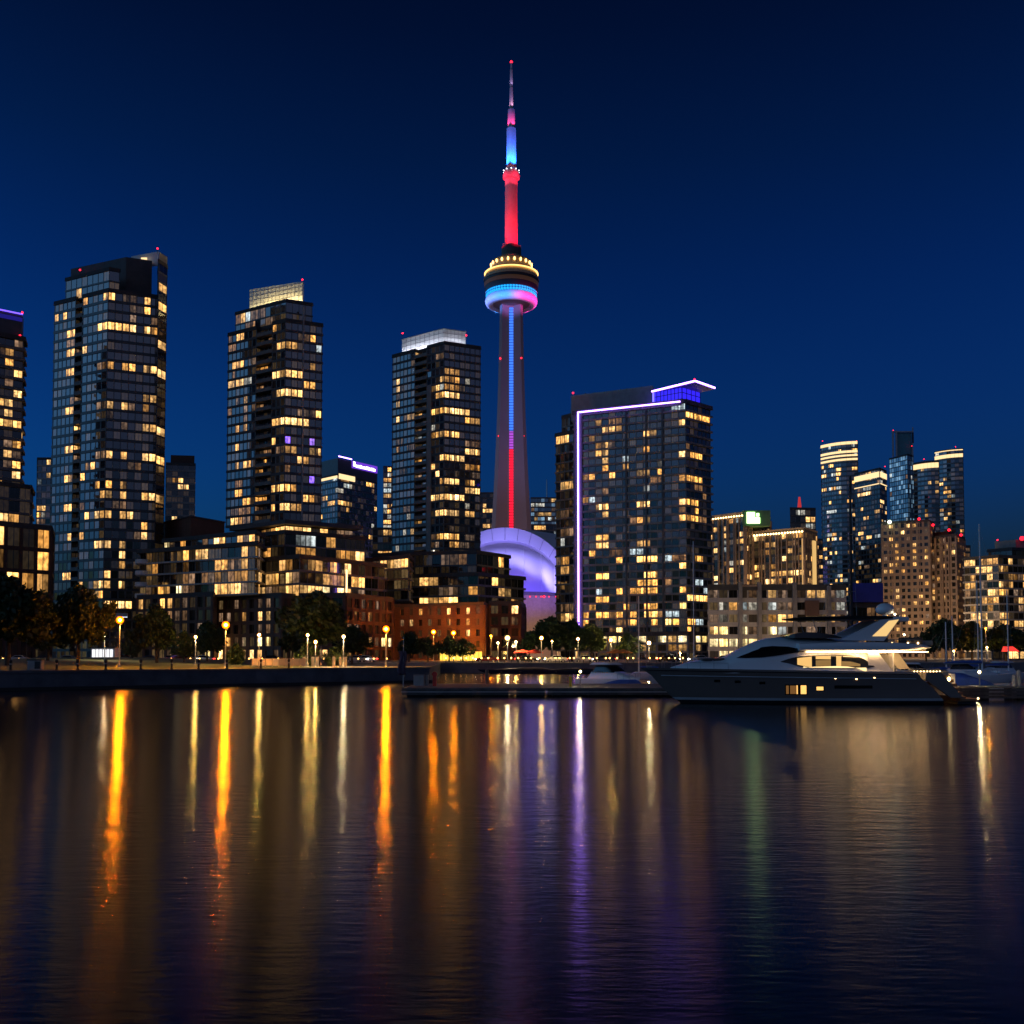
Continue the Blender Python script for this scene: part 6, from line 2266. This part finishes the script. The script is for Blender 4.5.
# saloon windows: dark frame with three lit panes set in it
lo_ = [(780.5, 661.9), (788, 663.2), (798, 666.2), (808, 668.2), (840, 668.6), (866, 668.4), (874.5, 667.0)]
hi_ = [(780.5, 661.5), (788, 658.8), (797, 656.8), (812, 655.2), (835, 654.6), (850, 655.0), (862, 658), (870, 663), (874.5, 666.6)]
SW = side_patch(lo_, hi_, 780.5, 874.5, 40, .03, 'tint', 'saloon_window', HO, 8)
M['saloon_pane'] = window_mat('saloon_pane_glass', (1, .58, .2), (1, .70, .34), 1.0, 2.2, div=1.0, curtain=.75)
def lit_pane(px0, px1, a, b_, hi_in, lo_in, mt):
    lo2 = [(p, y - lo_in) for p, y in lo_]
    hi2 = [(p, y + hi_in) for p, y in hi_]
    return side_patch(lo2, hi2, px0, px1, 10, .05, mt, 'lit_pane', SW)
M['saloon_lit'] = emis('saloon_lit_wall', (1, .58, .18), .95, False)
M['saloon_low'] = emis('saloon_low_light', (1, .55, .16), .28, False)
M['saloon_sill'] = emis('saloon_sill_light', (1, .7, .3), 1.8, False)
lit_pane(797, 811.5, 0, 0, 1.3, 1.4, 'saloon_lit')
lit_pane(815.5, 830.5, 0, 0, 1.2, 9.2, 'saloon_lit')
lit_pane(815.5, 830.5, 0, 0, 5.2, 2.2, 'saloon_low')
lit_pane(836, 841, 0, 0, 1.3, 1.6, 'saloon_lit')
lit_pane(841.3, 860, 0, 0, 6.5, 2.2, 'saloon_low')
lit_pane(803, 866, 0, 0, 11.6, .7, 'saloon_sill')
# foredeck sunpad and hatch on the trunk
for px0, px1 in ((702, 712), (713.5, 724)):
    x0, x1 = lx_(px0, 74), lx_(px1, 74)
    zt_ = lz_(659, 74)
    YB().box(x0, x1, -1.0, 1.0, zt_ - .12, zt_ + .06).build('sunpad', M['cushion'], Yt, bevel=.04)
# flybridge overhang: a wing that runs aft over the cockpit
FT = [(800, 643.5), (840, 642.0), (872, 641.8), (905, 642.8), (925, 644.4), (932, 646.8)]
FB = [(800, 650.8), (840, 651.0), (880, 651.2), (905, 650.8), (925, 649.6), (932, 648.0)]
FW = [(800, 2.42), (815, 2.58), (840, 2.62), (900, 2.60), (920, 2.40), (932, 1.85)]
secs = []
for px in (800, 808, 820, 840, 860, 880, 900, 912, 920, 926, 930, 932):
    wv = interp(FW, px)
    x = lx_(px, YC - wv)
    zt_, zb_ = lz_(interp(FT, px), YC - wv), lz_(interp(FB, px), YC - wv)
    secs.append([(x, -wv + .25, zb_), (x, -wv + .05, zb_ + .06), (x, -wv, (zt_ + zb_) / 2), (x, -wv + .08, zt_ - .03), (x, -wv + .25, zt_), (x, wv - .25, zt_), (x, wv - .08, zt_ - .03), (x, wv, (zt_ + zb_) / 2), (x, wv - .05, zb_ + .06), (x, wv - .25, zb_)])
mb = YB()
mb.grid([s + [s[0]] for s in secs])
mb.add(secs[-1], [tuple(range(10))[::-1]])
mb.add(secs[0], [tuple(range(10))])
FLY = mb.build('flybridge', M['yacht_white'], Yt, smooth=40)
for i in range(5):
    x = lx_(884 + 10.5 * i, YC - 1.5)
    for y in (-1.7, 1.7):
        b_ = YB()
        b_.tube([(x, y, lz_(651.4, YC - 1.7) - .02), (x, y, lz_(651.4, YC - 1.7) - .05)], .09, 10)
        b_.build('downlight', M['deck_light'], FLY)
for sd in (-1, 1):
    for a_, b2_, mt in ((806, 846, 'soffit_low'), (847, 886, 'soffit_mid'), (887, 926, 'soffit_high')):
        zs = lz_(interp(FB, (a_ + b2_) / 2), YC - 2.4) - .05
        YB().box(lx_(a_, YC - 2.4), lx_(b2_, YC - 2.4), sd * 2.40 - .03, sd * 2.40 + .03, zs - .04, zs).build('downlight', M[mt], FLY)
# low dark wind deflector round the helm
secs = []
for px, py in ((786, 636.4), (795, 633.6), (806, 632.0), (820, 632.6), (836, 635.2), (842, 637.2)):
    wv = 1.75 if px > 790 else 1.3
    x = lx_(px, YC - wv)
    secs.append([(x, -wv, lz_(638, YC - wv)), (x, -wv + .06, lz_(py, YC - wv)), (x, -wv + .16, lz_(py, YC - wv)), (x, wv - .16, lz_(py, YC - wv)), (x, wv - .06, lz_(py, YC - wv)), (x, wv, lz_(638, YC - wv))])
YB().grid(secs).build('wind_deflector', M['tint'], FLY, smooth=40)
# radar arch: two swept fins with warm lit aft faces
AR = [(841, 639.8), (866, 627.5), (881.5, 619.6), (900.8, 618.4), (896, 624), (887.5, 637.0), (884, 641)]
for sd in (-1, 1):
    y0 = sd * 2.15
    yref = YC - 2.15
    pts = [(lx_(px, yref), lz_(py, yref)) for px, py in AR]
    pts[3] = (pts[3][0], pts[3][1])
    n = len(pts)
    vo = [(x, y0, z) for x, z in pts]
    vi = [(x - (.16 if i in (3, 4, 5) else 0), y0 - sd * .32, z) for i, (x, z) in enumerate(pts)]
    mb = YB()
    mb.add(vo + vi, [tuple(range(n)) if sd > 0 else tuple(range(n - 1, -1, -1)), tuple(range(2 * n - 1, n - 1, -1)) if sd > 0 else tuple(range(n, 2 * n))] + [((i, n + i, n + (i + 1) % n, (i + 1) % n) if sd > 0 else (i, (i + 1) % n, n + (i + 1) % n, n + i)) for i in range(n)])
    A_ = mb.build('radar_arch', M['yacht_white'], Yt)
    # warm light on the fin's trailing side, put into a glowing sheet
    pp = [(872.5, 636.2), (889.5, 620.8), (899.6, 619.4), (886.8, 636.2)]
    q = [(lx_(px, yref - .02), lz_(py, yref - .02)) for px, py in pp]
    mb = YB().add([(x, y0 + sd * .015, z) for x, z in q], [(0, 1, 2, 3) if sd < 0 else (3, 2, 1, 0)])
    mb.build('face_glow', emis('arch_face_glow', (1, .64, .24), .95), A_)
zt_ = lz_(618.4, YC)
YB().box(lx_(884, YC), lx_(899, YC), -2.0, 2.0, zt_ - .28, zt_ + .05).build('arch_beam', M['yacht_white'], Yt, bevel=.05)
# hardtop
mb = YB()
secs = []
for px, th, wv in ((793, .03, 1.2), (797, .12, 1.6), (806, .20, 1.9), (850, .24, 2.0), (885, .22, 2.0), (895, .12, 1.9)):
    x = lx_(px, YC - 1.9)
    z = lz_(618.2 - (px - 793) * .010, YC - 1.9)
    secs.append([(x, -wv, z), (x, -wv + .12, z + th / 2), (x, wv - .12, z + th / 2), (x, wv, z), (x, wv - .12, z - th / 2), (x, -wv + .12, z - th / 2), (x, -wv, z)])
mb.grid(secs)
mb.add(secs[0][:6], [(5, 4, 3, 2, 1, 0)])
mb.add(secs[-1][:6], [(0, 1, 2, 3, 4, 5)])
mb.build('hardtop', M['black'], Yt, smooth=40)
b_ = YB()
for sd in (-1, 1):
    b_.tube([(lx_(812, YC), sd * 1.6, lz_(637, YC)), (lx_(806, YC), sd * 1.7, lz_(619, YC))], .035, 8)
b_.build('hardtop_strut', M['steel'], Yt)
# radar dome, searchlight, aerials
xr, zr_ = lx_(885.5, YC), lz_(618, YC)
rd = YB().lathe([(.16, zr_), (.16, zr_ + .25)], (xr, 0), 16).build('radar_pedestal', M['yacht_white'], Yt)
YB().lathe([(.3, lz_(614.5, YC)), (.60, lz_(613, YC)), (.66, lz_(609.5, YC)), (.55, lz_(605.8, YC)), (.3, lz_(603.6, YC)), (.02, lz_(603.2, YC))], (xr, 0), 24).build('radar_dome', M['yacht_white'], Yt, smooth=True)
b_ = YB()
b_.tube([(lx_(896, YC), .8, zr_), (lx_(900, YC), .8, lz_(585, YC))], .015, 5)
b_.tube([(lx_(896, YC), -.8, zr_), (lx_(899, YC), -.8, lz_(596, YC))], .015, 5)
b_.build('aerial', M['steel'], Yt)
YB().ball((lx_(893, YC), -.5, lz_(614.5, YC)), .07, 8).build('navigation_light', emis('nav_light', (1, .8, .5), 25), Yt)
# flybridge furniture: settees, bar unit, rails
for px0, px1, py0, py1, y0, y1, mt in ((869, 878.5, 637, 642, -2.0, -1.2, 'cushion'), (879, 887, 639, 642, -1.6, 1.6, 'leather'), (896, 913, 637.5, 643, -1.9, -.4, 'cushion'), (915, 924, 640.5, 644.2, -1.7, 1.6, 'leather')):
    YB().box(lx_(px0, YC), lx_(px1, YC), y0, y1, lz_(py1, YC - 1.6) - .1, lz_(py0, YC - 1.6)).build('settee', M[mt], Yt, bevel=.08)
b_ = YB()
for sd in (-1, 1):
    pth = [(lx_(px, YC - 2.1), sd * wv, lz_(py, YC - 2.1)) for px, py, wv in ((890, 639.2, 2.15), (910, 639.6, 2.12), (924, 641, 1.95), (929, 642.6, 1.6))]
    b_.tube(pth, .022, 6)
    for p in pth:
        b_.tube([p, (p[0], p[1], lz_(645.5, YC - 2.1))], .018, 5)
b_.build('flybridge_rail', M['steel'], Yt)
b_ = YB().tube([(lx_(931, YC - 1), -1.0, lz_(646, YC - 1)), (lx_(932, YC - 1), -1.0, lz_(640, YC - 1)), (lx_(937, YC - 1), -1.0, lz_(634.5, YC - 1))], .035, 6)
b_.build('davit', M['teak'], Yt)
for i, px in enumerate((892, 908, 918)):
    YB().ball((lx_(px, YC - 1.9), -1.95, lz_(643, YC - 1.9)), .055, 8).build('deck_lamp', M['deck_light'], Yt)
# cockpit: aft bulkhead with lit doorway, side wings, coaming rail, stairs to the platform
zd0, zd1 = lz_(671, YC - 2), lz_(651.5, YC - 2)
xa0, xa1 = lx_(872, YC - 2.2), lx_(893, YC - 2.2)
for sd in (-1, 1):
    y0 = sd * 2.26
    v = [(lx_(868, YC - 2.2), y0, zd0 - .1), (xa1, y0, zd0 - .1), (xa1 - .15, y0, zd0 + .12), (xa0 + .35, y0, zd1 + .02), (lx_(868, YC - 2.2), y0, zd1 + .02)]
    v2 = [(x, y0 - sd * .16, z) for x, _, z in v]
    b_ = YB()
    b_.add(v + v2, [(0, 1, 2, 3, 4) if sd < 0 else (4, 3, 2, 1, 0), (9, 8, 7, 6, 5) if sd < 0 else (5, 6, 7, 8, 9)] + [((i, i + 5, (i + 1) % 5 + 5, (i + 1) % 5) if sd < 0 else (i, (i + 1) % 5, (i + 1) % 5 + 5, i + 5)) for i in range(5)])
    b_.build('cockpit_wing', M['yacht_white'], Yt)
YB().box(lx_(882, YC), lx_(883, YC), -2.1, 2.1, 2.0, zd1).build('aft_bulkhead', M['yacht_white'], Yt)
for k in range(4):
    y0 = -2.0 + k * 1.0
    YB().box(lx_(883, YC) + .01, lx_(883, YC) + .05, y0, y0 + .92, zd0 - .1, zd1 - .15).build('saloon_door', M['saloon_glow'], Yt)
# warm inside of the wing, seen past its sloping edge
q = [(886, 652.4), (898, 652.4), (909.5, 668.8), (898, 669.2)]
YB().add([(lx_(px, YC - 1.2), -1.2, lz_(py, YC - 1.2)) for px, py in q], [(0, 3, 2, 1)]).add([(lx_(px, YC - 1.2), -1.16, lz_(py, YC - 1.2)) for px, py in q], [(0, 1, 2, 3)]).build('stair_panel', M['leather'], Yt)
rows = []
b_ = YB()
for sd in (-1, 1):
    pth = [(lx_(px, YC - 2.5), sd * wv, lz_(py, YC - 2.5)) for px, py, wv in ((908, 669.5, 2.5), (925, 668.6, 2.45), (940, 669.2, 2.35), (944, 672, 2.25))]
    b_.tube(pth, .03, 6)
    for k in range(8):
        t = k / 7
        px = 909 + 31 * t
        b_.tube([(lx_(px, YC - 2.5), sd * (2.5 - .12 * t), lz_(669.2, YC - 2.5)), (lx_(px, YC - 2.5), sd * (2.5 - .12 * t), lz_(673.5, YC - 2.5))], .02, 5)
b_.build('cockpit_rail', M['steel'], Yt)
YB().box(lx_(922, YC), lx_(936, YC), -2.2, 2.2, 1.6, lz_(671, YC - 2)).build('cockpit_settee', M['leather'], Yt, bevel=.08)
for k in range(9):
    YB().ball((lx_(914 + 3.2 * k, YC - 2.4), -2.40, lz_(671.4, YC - 2.4)), .04, 6).build('courtesy_light', M['deck_light'], Yt)
# transom quarters and stairs
b_ = YB()
for sd in (-1, 1):
    y0, y1 = sd * 2.55, sd * 2.30
    v = [(lx_(924.5, YC - 2.5), lz_(679, YC - 2.5)), (lx_(926, YC - 2.5), lz_(673, YC - 2.5)), (lx_(940, YC - 2.5), lz_(671.6, YC - 2.5)), (lx_(962, YC - 2.5), lz_(697.8, YC - 2.5)), (lx_(950, YC - 2.5), lz_(697.8, YC - 2.5))]
    b_.add([(x, y0, z) for x, z in v] + [(x, y1, z) for x, z in v], [(4, 3, 2, 1, 0) if sd < 0 else (0, 1, 2, 3, 4), (5, 6, 7, 8, 9) if sd < 0 else (9, 8, 7, 6, 5)] + [((i, (i + 1) % 5, (i + 1) % 5 + 5, i + 5) if sd < 0 else (i, i + 5, (i + 1) % 5 + 5, (i + 1) % 5)) for i in range(5)])
b_.build('transom_quarter', M['yacht_hull'], Yt)
for k in range(6):
    t = k / 5
    px = 944 + 15 * t
    z = lz_(675 + 21 * t, YC - 1.8)
    YB().box(lx_(px, YC - 1.8) - .25, lx_(px, YC - 1.8) + .25, -2.28, 2.28, z - .2, z).build('step', M['teak'], Yt)
    YB().box(lx_(px, YC - 1.8) + .251, lx_(px, YC - 1.8) + .28, -2.2, -1.0, z - .14, z - .08).build('step_light', M['deck_light'], Yt)
YB().box(lx_(938, YC), lx_(943, YC), -2.0, 2.0, .6, lz_(673, YC)).build('transom', M['yacht_white'], Yt)
YB().box(lx_(946, YC), lx_(977, YC - 2.3), -2.35, 2.35, lz_(701.5, YC - 2.3), lz_(698.4, YC - 2.3)).build('swim_platform', M['teak'], Yt, bevel=.05)
YB().box(lx_(944, YC), lx_(974, YC - 2.2), -2.2, 2.2, .03, lz_(701.6, YC - 2.3)).build('platform_underside', M['antifoul'], Yt)
YB().ball((lx_(948, YC - 2.2), -2.29, lz_(679, YC - 2.2)), .10, 10, 1.5).build('stern_lamp', emis('stern_lamp_glow', (1, .72, .3), 14), Yt)
YB().ball((lx_(978, YC - 2.2), -2.1, lz_(698.5, YC - 2.2)), .06, 8).build('platform_lamp', M['deck_light'], Yt)
# hull windows and portholes follow the hull side
def hull_y(x, z):
    best = None
    for s in range(0, 201):
        t = s / 200
        p0 = [hull_pt(LV[i], t) for i in range(len(LV))]
        for a, b2 in zip(p0[:-1], p0[1:]):
            if b2[2] <= z <= a[2]:
                f = (z - b2[2]) / max(a[2] - b2[2], 1e-6)
                xx, yy = b2[0] + (a[0] - b2[0]) * f, b2[1] + (a[1] - b2[1]) * f
                d = abs(xx - x)
                if best is None or d < best[0]:
                    best = (d, yy)
    return best[1]
def hull_panel(px0, py0, px1, py1, mt, name, parent, out=.02, n=4):
    rows = []
    for i in range(n + 1):
        px = px0 + (px1 - px0) * i / n
        col = []
        for py in (py1, (py0 + py1) / 2, py0):
            Yg = YC - 2.6
            for _ in range(3):
                h_ = hull_y(lx_(px, Yg), zat(py, Yg))
                Yg = YC - h_
            col.append((lx_(px, Yg), -h_ - out, zat(py, Yg)))
        rows.append(col)
    YB().grid([[(x, -y, z) for x, y, z in c] for c in rows], flip=True).build(name, M[mt], parent)
    return YB().grid(rows).build(name, M[mt], parent)
HW = hull_panel(784.6, 684.6, 806.6, 694.8, 'tint', 'hull_window', H)
M['cabin_lit'] = emis('cabin_lamp_glow', (1, .52, .14), 1.5)
M['cabin_low'] = emis('cabin_low_glow', (1, .45, .12), .18, False)
hull_panel(785.6, 685.6, 788.2, 693.9, 'cabin_low', 'lit_pane', HW, .035)
hull_panel(789.6, 685.6, 795.6, 693.9, 'cabin_low', 'lit_pane', HW, .035)
hull_panel(796.0, 685.4, 797.2, 694, 'cabin_lit', 'lit_pane', HW, .035)
hull_panel(800.2, 685.4, 805.8, 694, 'cabin_lit', 'lit_pane', HW, .035)
HW2 = hull_panel(815.2, 686.2, 823.6, 690.8, 'tint', 'hull_window', H)
hull_panel(816, 686.7, 822.8, 690.3, 'cabin_lit', 'lit_pane', HW2, .035)
for px, py in ((717, 681), (737.5, 681.8), (762, 683)):
    hull_panel(px - 3, py - 1.3, px + 3, py + 1.3, 'tint', 'porthole', H, .015)
hull_panel(834, 685.4, 872, 688.6, 'tint', 'hull_vent', H, .012, 8)
for px, py in ((835, 678.3), (856, 679), (874, 678)):
    hull_panel(px - .7, py - .5, px + .7, py + .5, 'deck_light', 'courtesy_light', H, .03)
# foredeck rail
b_ = YB()
for sd in (-1, 1):
    top = []
    for s in range(0, 17):
        t = .004 + s / 16 * .42
        x, y, z = hull_pt(LV[0], t)
        top.append((x + .05, sd * max(y - .12, .02), z + .42))
        if s % 2 == 0:
            b_.tube([(x + .05, sd * max(y - .1, .02), z - .02), top[-1]], .012, 5)
    b_.tube(top, .014, 5)
b_.build('bow_rail', M['steel'], Yt)
YB().box(lx_(652), lx_(657), -.3, .3, lz_(668) - .02, lz_(668) + .14).build('anchor_windlass', M['steel'], Yt, bevel=.04)
